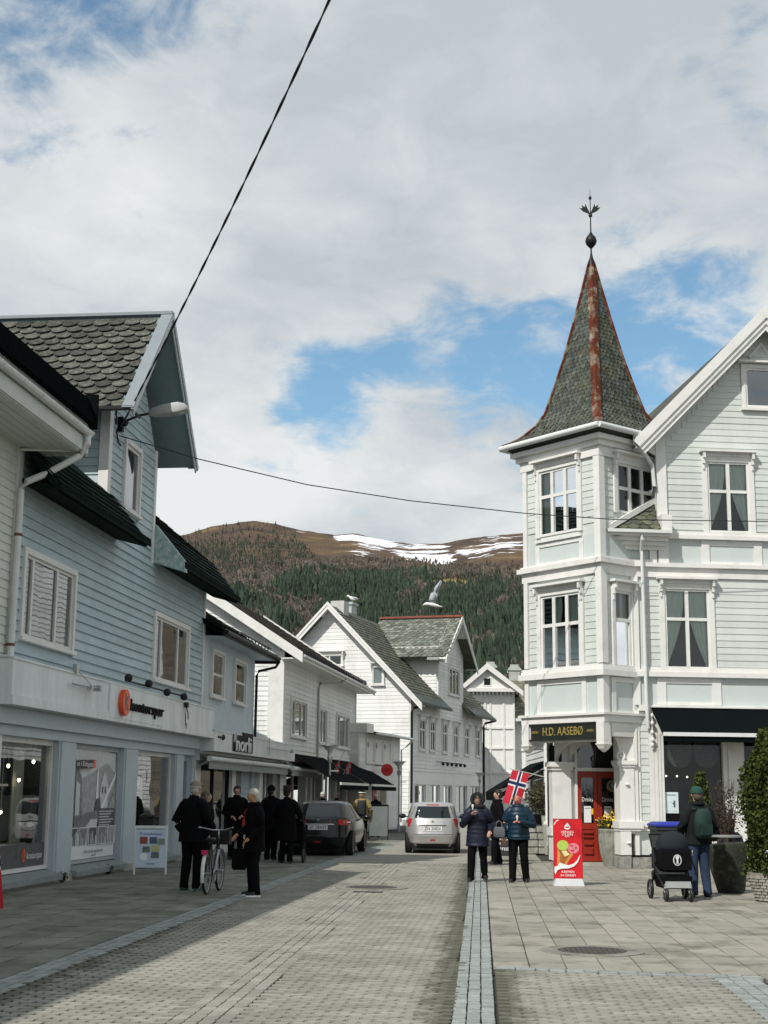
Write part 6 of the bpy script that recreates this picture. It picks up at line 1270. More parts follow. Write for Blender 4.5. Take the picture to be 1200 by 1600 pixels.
person('person in black winter coat in profile behind the walking pair', (.42, 35.4, 0), -80, 1.80, hem=.62, bulk=1.12, scarf=BLACKC, hair=DARKHAIR, legs=walk)
person('bald person in teal quilted jacket looking down at food while walking', (.74, 28.55, 0), -6, 1.72, coat=TEAL, hem=.84, bulk=1.14, puff=1, hair=None, skin=SKIN2, head=(-.02, -.09), arms=(((-.29, .0, 1.12), (-.28, -.08, .89)), ((.30, -.02, 1.12), (.05, -.28, 1.18))), legs=(((-.11, -.03, .50), (-.12, -.04, .09)), ((.11, -.02, .5), (.14, .1, .09))), scarf=TEAL)
person('person in green beanie, grey hoodie and jeans standing by a pram, back to us', (3.74, 25.2, 0), 194, 1.83, coat=DKGREY, hem=.84, bulk=1.08, hat=('beanie', GREENHAT), hair=BROWNHAIR, trouser=JEANS, head=(.0, -.02), scarf=DKGREY, arms=(((-.29, .03, 1.12), (-.22, -.2, .98)), ((.29, .02, 1.12), (.22, -.2, 1.0))))
person('person in jeans seated behind the stone planters at cafe wall', (5.15, 30.2, -.46), -35, 1.70, coat=M('dark_jacket_cloth', (.02, .02, .025), .85), trouser=JEANS, legs=(((-.12, -.44, .95), (-.12, -.42, .53)), ((.12, -.44, .95), (.13, -.44, .53))), hair=DARKHAIR, arms=(((-.28, -.05, 1.14), (-.16, -.3, 1.02)), ((.28, -.05, 1.14), (.14, -.32, 1.02))))
q = lw(.55, -.75); person('person in black added behind shop window at left edge as a reflection', (q.x, q.y, .1), 60, 1.72)  # added indoor figure, modelling a reflection in the glass
q = lw(9.35, -.9); person('dark figure added behind third shop window in place of a reflection', (q.x, q.y, .1), 80, 1.74, hem=.6)  # added figure taking the place of a passer-by's reflection
# things people carry
def bag(label, loc, rot, size, mat, cat='bag', name='shoulder_bag'):
    t = thing(name, label, cat, loc, rot); w, d, hh = size; b = MB()
    b.rings([[(w/2*sx*k, d/2*sy*k, z) for sx, sy in ((-1, -1), (1, -1), (1, 1), (-1, 1))] for k, z in ((.8, 0), (1, hh*.12), (1, hh*.8), (.8, hh))]); b.build('bag_body', mat, t, smooth=60)
    MB().tube([(-w*.35, 0, hh*.95), (-w*.3, 0, hh*1.4), (0, 0, hh*1.6), (w*.3, 0, hh*1.4), (w*.35, 0, hh*.95)], .012, 6).build('strap', mat, t); return t
bag('small black handbag hanging beside grey-haired person at street edge', (-4.0, 23.85, .42), 0, (.24, .12, .34), BLACKC); bag('red bag hanging beside person in long black coat', (-5.92, 36.4, .62), 0, (.26, .14, .42), M('red_bag_cloth', (.45, .03, .03), .7)); bag('grey and black striped bag on arm of navy jacket', (.36, 28.3, .86), 20, (.18, .14, .2), M('grey_bag_cloth', (.12, .125, .14), .7))
def backpack(label, loc, rot, mat):
    t = thing('backpack', label, 'backpack', loc, rot); b = MB()
    b.rings([[(rx*cos(a)*(1 if abs(cos(a)) < .9 else .95), ry*sin(a)+.0, z) for a in [2*pi*i/14 for i in range(14)]] for rx, ry, z in ((.10, .07, 0), (.16, .11, .05), (.165, .12, .25), (.15, .10, .42), (.09, .06, .50))]); b.build('pack_body', mat, t, smooth=True)
    MB().box(-.11, .11, -.15, -.10, .06, .24).build('front_pocket', mat, t)
    for sx in (-1, 1): MB().tube([(sx*.1, .05, .48), (sx*.13, .14, .50), (sx*.13, .2, .40)], .02, 6).build('strap', mat, t)
backpack('black backpack on mustard jacket', (-3.87, 46.68, .96), 0, M('dark_pack_cloth', (.012, .018, .017), .8)); backpack('dark green backpack on grey hoodie of person by pram', (3.80, 24.98, .98), 14, M('green_pack_cloth', (.010, .032, .026), .8))
def snack(label, loc, rot):
    t = thing('snack', label, 'food', loc, rot); MB().lathe([(.006, .02), (.017, .07), (.02, .085)], 10).build('wrapper', WHITE, t); MB().ell((0, 0, .10), (.022, .022, .03), 10, 8).build('filling', M('cream', (.8, .72, .55), .5), t)
snack('pale snack held up to mouth by person in navy jacket', (-.155, 28.29, 1.36), 0); snack('pale snack in hand of bald person in teal', (.71, 28.19, 1.16), 0)
# ================================================================ cars
def car(label, loc, rot, lv, paint, wheel_r, wx, wy, rear, nexp=4.5):
    t = thing('parked_car' if rear == 'estate' else 'car', label, 'car', loc, rot); zs = [l[0] for l in lv]
    def at(z): return [float(np.interp(z, zs, [l[k] for l in lv])) for k in (1, 2, 3)]
    def ring(z, n=56):
        yr, yf, hw = at(z); o = []
        for i in range(n):
            a = 2*pi*i/n; ca, sa = cos(a), sin(a); o.append((hw*math.copysign(abs(ca)**(2/nexp), ca), (yr+yf)/2+(yf-yr)/2*math.copysign(abs(sa)**(2/nexp), sa), z))
        return o
    zz = sorted({*zs, *[zs[0]+(zs[-1]-zs[0])*k/26 for k in range(27)]})
    MB().rings([ring(z) for z in zz]).build('body', paint, t, smooth=38)
    def rr(u, z, off=.006): yr, yf, hw = at(z); return (u*hw, (yr+yf)/2-(yf-yr)/2*max(0., 1-abs(u)**nexp)**(1/nexp)-off, z)
    def ss(v, z, sg, off=.006): yr, yf, hw = at(z); return (sg*(hw*max(0., 1-abs(v)**nexp)**(1/nexp)+off), (yr+yf)/2+(yf-yr)/2*v, z)
    def patch(f, u0, u1, z0, z1, name, mat, nu=10, nz=4, tap=0., label=None):
        b = MB(); g = []
        for k in range(nz+1):
            z = z0+(z1-z0)*k/nz; w = tap*k/nz
            for i in range(nu+1): g.append(f(u0+w+(u1-u0-2*w)*i/nu, z))
        b.add(g, [(k*(nu+1)+i, k*(nu+1)+i+1, (k+1)*(nu+1)+i+1, (k+1)*(nu+1)+i) for k in range(nz) for i in range(nu)]); return b.build(name, mat, t, smooth=True, label=label)
    dg = M('car_glass', (.008, .014, .016), .06, .1, spec=.8); red = M('tail_light_red', (.45, .012, .02), .15, .1); clr = M('tail_light_clear', (.75, .72, .7), .15, .1)
    g0, g1 = rear == 'hatch' and (1.0, 1.33) or (.98, 1.36)
    patch(rr, -.86, .86, g0, g1, 'rear_window', dg, tap=.03)
    for sg in (-1, 1):
        for v0, v1 in ((-.62, -.16), (-.12, .28)): patch(lambda v, z: ss(v, z, sg), v0, v1, g0+.02, g1-.01, 'side_window', dg, tap=.02)
        if rear == 'hatch':
            patch(lambda u, z: rr(sg*(u-(z-.88)*.35), z), .80, .965, .74, .98, 'tail_light', red, 5); patch(lambda u, z: rr(sg*u, z, .008), .93, .995, .74, .84, 'reverse_light', clr, 4, 2)
        else:
            patch(lambda u, z: rr(sg*u, z), .62, .999, .83, .96, 'tail_light', red, 8); patch(lambda v, z: ss(v, z, sg), -.995, -.84, .85, .97, 'tail_light', red, 4); patch(lambda u, z: rr(sg*u, z, .009), .78, .97, .885, .92, 'reverse_light', clr, 5, 1)
        m = MB(); m.ell((sg*(lv[3][3]+.12), wy[1]-.55, g0+.02), (.11, .06, .075), 10, 8); m.bar((sg*(lv[3][3]-.08), wy[1]-.55, g0), (sg*(lv[3][3]+.1), wy[1]-.55, g0), .04, .03); m.build('mirror', DARK if rear == 'hatch' else paint, t, smooth=True)
        for y in wy:
            b = MB(FR(sg*wx, y) @ Matrix.Rotation(pi/2, 4, 'Y')); b.lathe([(.001, -.1), (wheel_r*.94, -.1), (wheel_r, -.07), (wheel_r, .07), (wheel_r*.94, .1), (wheel_r*.7, .1), (wheel_r*.66, .05)], 24, (-wheel_r, 0, 0)); w = b.build('wheel', M('tyre', (.012, .012, .012), .85), t, smooth=50)
            c = MB(FR(sg*(wx+.085), y) @ Matrix.Rotation(pi/2, 4, 'Y'))
            for k in range(7): a = 2*pi*k/7; c.bar((-wheel_r, 0, 0), (-wheel_r+wheel_r*.66*cos(a), wheel_r*.66*sin(a), 0), .05, .03)
            c.torus((-wheel_r, 0, 0), wheel_r*.66, .02, 'Z', 20, 6); c.build('rim', STEEL, w)
            MB(FR(sg*(at(.5)[2]+.004), y) @ Matrix.Rotation(pi/2, 4, 'Y')).add([(-wheel_r-wheel_r*1.16*cos(a), wheel_r*1.16*sin(a), 0) for a in [-2.0+4.0*i/16 for i in range(17)]], [tuple(range(17))]).build('wheel_arch', DARK, t)
    zp = .70 if rear == 'hatch' else .76
    b = MB(); y = rr(0, zp)[1]; b.box(-.27, .27, y-.02, y, zp-.062, zp+.062); pl = b.build('number_plate', WHITE, t); text(pl, 'plate_lettering', 'ZN 35826' if rear == 'hatch' else 'SP 78437', FR(0, y-.024, 0) @ Matrix.Translation((0, 0, zp)), .12, PRINTK, .001, width=.47)
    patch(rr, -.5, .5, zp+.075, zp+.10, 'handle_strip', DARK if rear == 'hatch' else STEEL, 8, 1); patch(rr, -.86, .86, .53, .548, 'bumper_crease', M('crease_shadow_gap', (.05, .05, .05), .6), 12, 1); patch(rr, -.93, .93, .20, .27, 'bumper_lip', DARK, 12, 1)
    patch(rr, -.09, .09, .36, .40, 'fog_reflector', red, 4, 1); y = rr(0, zp+.2)[1]; MB().xz(disc(0, zp+.2, .04, .035, 12), y-.01, y+.01).build('badge', STEEL, t)
    if rear == 'hatch': y = rr(0, 1.37)[1]; MB().box(-.18, .18, y-.015, y+.05, 1.355, 1.385).build('brake_light', red, t)
    MB().box(-.62, .62, .25, 3, .12, .3).build('underbody', DARK, t)
    return t
SILVER = M('silver_car_paint', (.50, .50, .49), .3, .03, metal=.55, spec=.6); CARBLK = M('black_green_car_paint', (.005, .008, .008), .15, .1, spec=.45)
cs = car('silver hatchback with vertical red tail lights driving away in middle of the street', (-1.38, 41.6, 0), 2, [(.2, .12, 3.4, .70), (.30, .04, 3.5, .77), (.50, .0, 3.55, .80), (.62, .03, 3.5, .80), (.80, .07, 3.4, .79), (.93, .12, 3.2, .78), (1.0, .16, 2.85, .745), (1.2, .27, 2.35, .68), (1.34, .36, 2.05, .63), (1.39, .42, 1.95, .59), (1.43, .55, 1.8, .50), (1.45, .85, 1.5, .3)], SILVER, .29, .70, (.62, 2.95), 'hatch', 4.0)
ce = car('black estate car parked at left kerb, seen from behind', (-4.42, 39.0, 0), -2, [(.2, .12, 4.4, .78), (.32, .03, 4.55, .85), (.50, .0, 4.6, .89), (.66, .03, 4.55, .89), (.82, .06, 4.45, .88), (.94, .10, 4.2, .86), (1.02, .17, 3.5, .82), (1.2, .42, 2.95, .73), (1.36, .66, 2.6, .66), (1.41, .74, 2.5, .62), (1.45, .9, 2.3, .5), (1.47, 1.2, 1.9, .3)], CARBLK, .32, .78, (.85, 3.6), 'estate', 4.0)
# ================================================================ bicycle and prams
def bicycle():
    t = thing('bicycle', 'dark city bicycle with white rear mudguard standing beside person in beige cap', 'bicycle', (-4.57, 24.02, 0), -1)
    for k, y in enumerate((0, 1.06)):
        w = MB().torus((0, y, .34), .32, .024, 'X', 30, 8).build('wheel', SHOEB, t, smooth=True); MB().torus((0, y, .34), .295, .012, 'X', 26, 6).build('rim', GREYP, w)
        s = MB(); [s.bar((0, y, .34), (0, y+.29*cos(a), .34+.29*sin(a)), .005, .005) for a in [2*pi*i/14 for i in range(14)]]; s.tube([(-.05, y, .34), (.05, y, .34)], .025, 8); s.build('spokes', STEEL, w)
        m = MB(); n = 12; rg = []
        for i in range(n+1): a = .1+pi*.95*i/n if k else -.35+pi*1.05*i/n; rg.append([(x, y+(.37+o)*cos(a)*(-1 if k == 0 else 1)*(1), .34+(.37+o)*sin(a)) for x, o in ((-.03, 0), (0, .012), (.03, 0))])
        m.rings(rg, False, None, False); m.build('mudguard', WHITE if k == 0 else M('light_mudguard', (.5, .55, .58), .4), t)
    f = MB(); P = [(0, 0, .34), (0, .43, .29), (0, .30, .80), (0, .92, .86), (0, 1.06, .34)]
    for a, c, r in ((0, 1, .012), (0, 2, .011), (1, 2, .018), (1, 3, .02), (3, 4, .016)): f.tube([P[a], P[c]], r, 8)
    f.tube([(0, .36, .62), (0, .9, .80)], .018, 8); f.build('frame', CARBLK, t)
    MB().tube([(0, .92, .84), (0, .88, 1.03)], .014, 8).tube([(-.30, .62, 1.08), (-.26, .76, 1.07), (-.1, .88, 1.03), (.1, .88, 1.03), (.26, .76, 1.07), (.30, .62, 1.08)], .013, 8).build('handlebar', STEEL, t, smooth=True)
    b = MB(); b.rings([[(w*cos(a), .24+l*sin(a), z) for a in [2*pi*i/12 for i in range(12)]] for w, l, z in ((.05, .1, .86), (.09, .14, .89), (.07, .12, .92))]); b.tube([(0, .31, .78), (0, .27, .88)], .014, 8); b.build('saddle', SHOEB, t, smooth=True)
    b = MB(); b.box(-.17, .17, .98, 1.24, .78, 1.02); b.build('front_basket', M('dark_basket', (.015, .015, .014), .9), t)
    b = MB(); b.box(-.07, .07, -.22, .18, .70, .72); b.bar((-.05, -.1, .7), (-.04, 0, .36), .012, .012); b.bar((.05, -.1, .7), (.04, 0, .36), .012, .012); b.build('rear_rack', DARK, t)
    MB().box(-.05, .05, -.26, -.22, .66, .73).build('rear_light', M('pink_reflector', (.55, .02, .12), .3), t)
    MB().tube([(-.14, .43, .2), (.02, .43, .29), (.14, .43, .38)], .012, 6).box(-.19, -.1, .38, .48, .19, .215).box(.1, .19, .38, .48, .37, .395).torus((.04, .43, .29), .09, .012, 'X', 18, 6).build('crank', STEEL, t)
    MB().tube([(-.06, .3, .3), (-.22, .3, .02)], .01, 6).build('kick_stand', STEEL, t)
bicycle()
def pram():
    t = thing('pram', 'black pram with round hood and pale emblem standing by person in jeans', 'pram', (3.17, 24.25, 0), 6)
    for sx in (-1, 1):
        for y, r, x in ((-.32, .11, .2), (.42, .16, .29)):
            w = MB().torus((sx*x, y, r), r-.025, .03, 'X', 22, 8).build('wheel', SHOEB, t, smooth=True); c = MB(); [c.bar((sx*x, y, r), (sx*x, y+(r-.03)*cos(a), r+(r-.03)*sin(a)), .014, .02) for a in [2*pi*i/5 for i in range(5)]]; c.build('rim', GREYP, w)
        f = MB(); f.tube([(sx*.27, .42, .18), (sx*.27, .2, .45), (sx*.27, .1, .62), (sx*.27, .5, 1.05)], .016, 8); f.tube([(sx*.27, .15, .5), (sx*.22, -.32, .2)], .016, 8); f.build('frame', DARK, t, smooth=True)
        MB().tube([(sx*.2, -.32, .14), (sx*.2, -.32, .24)], .03, 8).build('caster_fork', GREYP, t)
    MB().tube([(-.27, .5, 1.05), (.27, .5, 1.05)], .018, 8).build('handle_bar', DARK, t); MB().tube([(-.22, -.32, .26), (.22, -.32, .26)], .02, 8).box(-.2, .2, -.36, -.28, .22, .32).build('foot_bar', GREYP, t)
    b = MB(); b.rings([[(sx*w, y, z) for sx, y in ((-1, -.28), (1, -.28), (1, .38), (-1, .38))] for w, z in ((.2, .2), (.25, .36), (.25, .40))]); b.build('basket', BLACKC, t)
    b = MB(); b.rings([[(sx*w, y, z) for sx, y in ((-1, y0), (1, y0), (1, y1), (-1, y1))] for w, y0, y1, z in ((.18, -.2, .2, .46), (.24, -.28, .3, .55), (.25, -.30, .34, .80), (.24, -.28, .34, .84))]); b.build('seat', BLACKC, t, smooth=60)
    b = MB(); rg = []
    for k in range(9):
        a = -.35+2.1*k/8; rg.append([(.265*cos(pi*i/12), .08-.34*cos(a)*sin(pi*i/12)**.6, .80+.32*sin(pi*i/12)**.7*max(.05, sin(a+.35)) if a < 5 else 0) for i in range(13)])
    b.rings(rg, False, None, False); b.build('hood', M('dark_blue_hood', (.018, .023, .030), .85, .15, spec=.15), t, smooth=True)
    b = MB(); b.box(-.24, .24, -.315, -.30, .5, .80); b.build('apron', BLACKC, t); flat(t, 'emblem', FR(.0, -.318), [(0, disc(0, .66, .07, .09, 16)), (1, disc(0, .66, .055, .075, 16)), (0, disc(0, .70, .03, .035, 10)), (0, rect(-.015, .015, .60, .68))], [GRAYS[4], PRINTK])
    MB().box(.26, .36, .1, .16, .72, .8).build('cup_holder', PRINTW, t); return t
pr = pram()
p2 = dup(pr, 'dark pram being pushed by person in broad black hat', (-4.62, 35.75, 0), 178); pr['group'] = p2['group'] = 'prams on the street'
# ================================================================ lamps, cables
def cable(label, pts, r, twist=0):
    b = MB()
    if twist:
        P = []
        for (a, c) in zip(pts, pts[1:]):
            a, c = Vector(a), Vector(c); n = max(2, int((c-a).length/.12))
            P += [a.lerp(c, i/n) for i in range(n)]
        for ph in (0, pi): b.tube([p+Vector((r*.75*cos(i*.55+ph), 0, r*.75*sin(i*.55+ph))) for i, p in enumerate(P)], r*.75, 5)
    else: b.tube(pts, r, 6)
    return tag(b.build('overhead_cable', SHOEB), label, 'cable', 'overhead cables')
A, B = Vector((-7.70, 28.95, 9.38)), Vector((-2.22, 17, 12.0))
cable('thick twisted cable rising from the wall lamp out of the top of the picture', [tuple(A.lerp(B, t)-Vector((0, 0, .55*sin(pi*min(t/1.9, 1))))) for t in [i*1.9/24 for i in range(25)]], .015, 1)
CP = [(-7.75, 29.0, 9.2), (-6.16, 29.8, 8.86), (-3.87, 30.8, 8.49), (-1.61, 31.8, 8.32), (1.08, 33.0, 8.25), (3.25, 33.6, 8.21), (7.05, 34.4, 8.3), (9.5, 35.2, 8.55)]
cable('thin sagging cable spanning the street to the corner tower house', CP, .012)
def wall_lamp():
    p = lw(5.35, 0); t = thing('wall_lamp', 'white street lamp head on a bent arm fixed to scalloped dormer', 'street lamp', p, LROT)
    MB().tube([(-.2, -.02, 9.5), (-.2, -.22, 9.55), (-.1, -.45, 9.68), (.0, -.72, 9.76)], .028, 8).build('arm', DARK, t, smooth=True)
    b = MB(); b.box(-.26, -.14, -.14, 0, 9.3, 9.62); b.ell((-.2, -.15, 9.5), (.1, .1, .09), 8, 6); b.tube([(-.5, -.03, 9.62), (-.2, -.05, 9.5), (-.34, -.04, 9.25), (-.28, -.05, 9.08), (-.05, -.06, 9.02)], .018, 5); b.tube([(-.42, -.03, 9.72), (-.42, -.04, 9.4)], .02, 6); b.build('bracket', DARK, t)
    h = MB(); rg = []
    for y, w, z0, z1 in ((-.62, .05, 9.72, 9.80), (-.72, .10, 9.69, 9.85), (-1.0, .16, 9.70, 9.92), (-1.3, .17, 9.74, 9.96), (-1.44, .15, 9.78, 9.93), (-1.5, .10, 9.82, 9.88)): rg.append([(-w, y, z0+.05), (-w*.9, y, z0), (w*.9, y, z0), (w, y, z0+.05), (w*.8, y, z1), (-w*.8, y, z1)])
    h.rings(rg); h.build('lamp_head', M('lamp_housing', (.42, .43, .42), .45, .08), t, smooth=35)
    MB().ell((0, -1.2, 9.75), (.12, .2, .045), 12, 8).build('lamp_glass', M('lamp_cover', (.45, .45, .42), .1, .1), t, smooth=True)
wall_lamp()
def post_lamp(label, loc, hgt):
    t = thing('street_lamp', label, 'street lamp', loc, 0, 'post lamps along the street')
    MB().lathe([(.07, 0), (.06, .3), (.045, .35), (.04, hgt-.62), (.07, hgt-.6), (.10, hgt-.42), (.105, hgt-.40), (.02, hgt-.38)], 12).build('pole', GREYP, t, smooth=50)
    MB().lathe([(.055, hgt-.38), (.10, hgt-.2), (.26, hgt-.03), (.05, hgt-.03)], 16).build('lamp_cone', M('opal_cone', (.55, .58, .56), .3, .05), t, smooth=50)
    MB().lathe([(.03, hgt-.03), (.31, hgt-.03), (.32, hgt), (.06, hgt+.04)], 20).build('lamp_disc', GREYP, t); MB().bar((0, 0, hgt-.9), (.32, 0, hgt-.9), .03, .03).build('side_arm', GREYP, t)
post_lamp('nearest grey lamp post with disc top beside black awnings', (-5.36, 50.8, 0), 3.36); post_lamp('grey lamp post with disc top beside low white shop', (-3.66, 64.5, 0), 3.1); post_lamp('far small lamp post at right end of big gabled house', (-.05, 90, 0), 3.0)
def spot_rail(label, s, w, n, z, dark=True):
    t = thing('sign_light', label, 'light', lw(s, .5, z), LROT, 'fittings on the fascia of the blue shop house'); MB().tube([(0, 0, 0), (w, 0, 0)], .022, 6).build('rail', SHOEB, t)
    for k in range(n): MB().ell((w*k/(n-1), -.06, .05 if k < 2 else -.03), (.07, .09, .09), 8, 6).build('spot', SHOEB, t)
spot_rail('black spotlight rail above the orange emblem sign', 4.95, 4.6, 4, 3.93)
t = thing('flag_holder', 'steel flag bracket with wire stay on pale fascia above first shop windows', 'bracket', lw(1.5, .5, 3.6), LROT); MB().tube([(0, -.05, 0), (1.3, -.12, .0)], .022, 6).box(1.25, 1.36, -.18, -.02, -.05, .06).box(.85, .93, -.14, -.04, -.06, .03).build('rod', STEEL, t); MB().tube([(.35, .0, .28), (1.0, -.1, .02)], .008, 4).box(.28, .42, -.02, .06, .22, .38).build('stay', STEEL, t)
t = thing('wire_loop', 'loose wire loop hanging at right end of the pale fascia', 'wire', lw(10.05, .5, 3.6), LROT); MB().tube([(0, 0, .12), (-.12, -.02, -.1), (-.1, -.02, -.3), (.0, -.02, -.42), (.0, -.02, -.3)], .012, 5).tube([(0, 0, .12), (.12, -.02, -.05), (.14, -.02, -.2)], .012, 5).box(-.07, .07, -.05, .03, .08, .2).build('wire', SHOEB, t)
t = thing('flag_holder', 'long thin bracket on white fascia right of black shop sign', 'bracket', lw(20.3, .55, 3.05), LROT); MB().tube([(0, 0, 0), (3.6, -.1, .0)], .02, 6).box(3.5, 3.65, -.16, -.04, -.06, .06).bar((.0, -.02, -.25), (.0, -.02, .3), .03, .03).build('rod', STEEL, t)
t = thing('gutter_spout', 'small black spout at corner between the two left fascias', 'bracket', lw(13.5, .5, 3.12), LROT); MB().tube([(0, 0, 0), (.55, -.02, 0)], .03, 6).ell((.55, -.02, 0), (.06, .06, .08), 8, 6).build('spout', SHOEB, t)
# ================================================================ flags
FR_, FB_, FW_ = M('flag_red', (.60, .025, .05), .8, .05), M('flag_blue', (.012, .025, .10), .8, .05), M('flag_white', (.80, .80, .78), .8, .03)
def flag(label, TLp, TRp, BLp, BRp, pole, group=None, wave=.04):
    t = thing('flag', label, 'flag', (0, 0, 0), 0, group); TLp, TRp, BLp, BRp = map(Vector, (TLp, TRp, BLp, BRp)); t.location = pole[0]; o = Vector(pole[0])
    hs = [0, 6, 7, 9, 10, 16]; fs = [0, 2, 4, 6, 7, 9, 10, 12, 14, 16, 18, 20, 22]; b = MB(); n = (TRp-TLp).cross(BLp-TLp).normalized()
    def P(h, f): h, f = h/16, f/22; p = (TLp*(1-h)+TRp*h)*(1-f)+(BLp*(1-h)+BRp*h)*f; return p+n*wave*sin(h*5+f*4)*f-o
    for i in range(len(hs)-1):
        for j in range(len(fs)-1):
            h, f = (hs[i]+hs[i+1])/2, (fs[j]+fs[j+1])/2; m = 1 if (7 < h < 9 or 7 < f < 9) else 2 if (6 < h < 10 or 6 < f < 10) else 0
            b.quad(P(hs[i], fs[j]), P(hs[i+1], fs[j]), P(hs[i+1], fs[j+1]), P(hs[i], fs[j+1]), m)
    b.build('cloth', [FR_, FB_, FW_], t, smooth=True); MB().tube([Vector(p)-o for p in pole], .014, 6).build('flag_pole', TRIM, t)
flag('Norwegian flag hanging from slanting white pole above bald person', (.95, 43, 2.41), (1.46, 43, 2.30), (.66, 43.1, 1.46), (1.16, 43.1, 1.30), [(2.0, 43.6, 2.2), (.88, 42.97, 2.45)])
for k, (x, y) in enumerate(((-5.35, 53.5), (-5.0, 54.2))):
    flag(('left' if k == 0 else 'right')+' of two small Norwegian flags hanging above the black awnings', (x-.1, y, 2.75), (x+.12, y-.1, 2.85), (x-.12, y, 2.38), (x+.06, y-.1, 2.42), [(x-.35, y+.5, 2.2), (x+.3, y-.15, 3.3)], 'small flags over the awnings')
flag('red, white and blue flag end at left picture edge', (-7.30, 20.7, 1.0), (-7.0, 20.6, 1.05), (-7.06, 20.6, -.02), (-6.86, 20.6, -.06), [(-7.6, 20.8, 0), (-7.45, 20.75, 2.2)], wave=.01)
# ================================================================ boards and signs on the pavement
def aframe(label, loc, rot, w, hh, front, frame, extra=None, name='sandwich_board'):
    t = thing(name, label, 'sign', loc, rot, None); tl = .14
    for sg in (-1, 1):
        b = MB()
        for x in (-w/2, w/2-.035): b.prism([(x, sg*(.22), 0), (x+.035, sg*.22, 0), (x+.035, sg*.03, hh), (x, sg*.03, hh)], (0, .025*-sg, 0))
        b.prism([(-w/2+.035, sg*(.03+.012), hh-.06), (w/2-.035, sg*.042, hh-.06), (w/2-.035, sg*.03, hh), (-w/2+.035, sg*.03, hh)], (0, .02*-sg, 0)); b.build('frame', frame, t)
    fr = Matrix.Translation((0, -.20, .14)) @ Matrix.Rotation(-atan2(.165, hh-.16), 4, 'X')
    MB(fr).box(-w/2+.03, w/2-.03, .0, .012, 0, hh-.2).build('face', front, t)
    if extra: extra(t, fr @ Matrix.Translation((0, -.004, 0)), w-.08, hh-.2)
    return t
def ex_shop(t, fr, w, h):
    text(t, 'lettering', 'Produktkjøp!', fr @ Matrix.Translation((0, 0, h*.88)), .085, M('blue_print', (.03, .06, .3), .5), .001, width=w*.78)
    cs_ = [M(f'photo_print', c, .5, .3, 25) for c in ((.25, .05, .03), (.05, .09, .16), (.20, .25, .20), (.12, .16, .12), (.45, .45, .2), (.10, .12, .14))]
    sh = []
    for i, (x, z, a, c) in enumerate(((-.38, .62, .26, .18), (-.05, .62, .25, .18), (.22, .60, .25, .16), (-.28, .40, .25, .15), (.02, .42, .27, .16), (.02, .25, .26, .15))): sh.append((i, rect(x*w, (x+a)*w, z*h, (z+c)*h)))
    flat(t, 'small_photos', fr, sh, cs_); flat(t, 'round_offer', fr, [(0, disc(-.24*w, .28*h, .13*w, n=14))], [PRINTW]); text(t, 'lettering', 'kontorspar', fr @ Matrix.Translation((0, 0, h*.1)), .05, M('blue_print', (.03, .06, .3), .5), .001, width=w*.3)
aframe('white pavement sign with small photo tiles in front of third shop window', (-6.85, 29.7, 0), 14, .68, .98, M('pale_blue_poster', (.50, .60, .70), .4), GUTTER, ex_shop)
aframe('pale pavement board standing behind person in broad black hat', (-5.75, 37.4, 0), 60, .6, .95, M('pale_board', (.45, .55, .52), .5), GUTTER)
def ex_white(t, fr, w, h): flat(t, 'notice', fr, [(0, rect(-.18, .18, h+.04, h+.2)), (1, rect(-.14, .14, h+.09, h+.1)), (1, rect(-.14, .1, h+.13, h+.14))], [PRINTW, GRAYS[1]])
aframe('dark framed pavement board with blank white poster by lamp post', (-3.8, 53.6, 0), 4, .74, 1.28, M('white_poster', (.68, .72, .68), .5), DARK, None)
def ex_coffee(t, fr, w, h):
    text(t, 'lettering', 'CARAMEL', fr @ Matrix.Translation((0, 0, h*.70)), .11, PRINTW, .001, width=.48); text(t, 'lettering', 'LATTE', fr @ Matrix.Translation((0, 0, h*.58)), .11, PRINTW, .001, width=.34)
    flat(t, 'chalk_line', fr, [(0, rect(-.3, .3, h*.50, h*.51))], [PRINTW]); text(t, 'lettering', 'CINNAMON', fr @ Matrix.Translation((0, 0, h*.42)), .10, PRINTW, .001, width=.54); text(t, 'lettering', 'BUN', fr @ Matrix.Translation((-.1, 0, h*.31)), .09, PRINTW, .001, width=.2)
    text(t, 'lettering', 'COFFEE', fr @ Matrix.Translation((0, 0, h*.17)), .10, PRINTW, .001, width=.42); flat(t, 'cup_drawing', fr, [(0, disc(.1, h*.88, .10, .09, 12)), (1, disc(.1, h*.89, .07, .05, 12))], [GRAYS[4], GRAYS[1]])
aframe('black coffee board with white chalk lettering behind the walking pair', (.52, 37.4, 0), -6, .86, 1.22, M('blackboard', (.012, .014, .014), .6), GUTTER, ex_coffee)
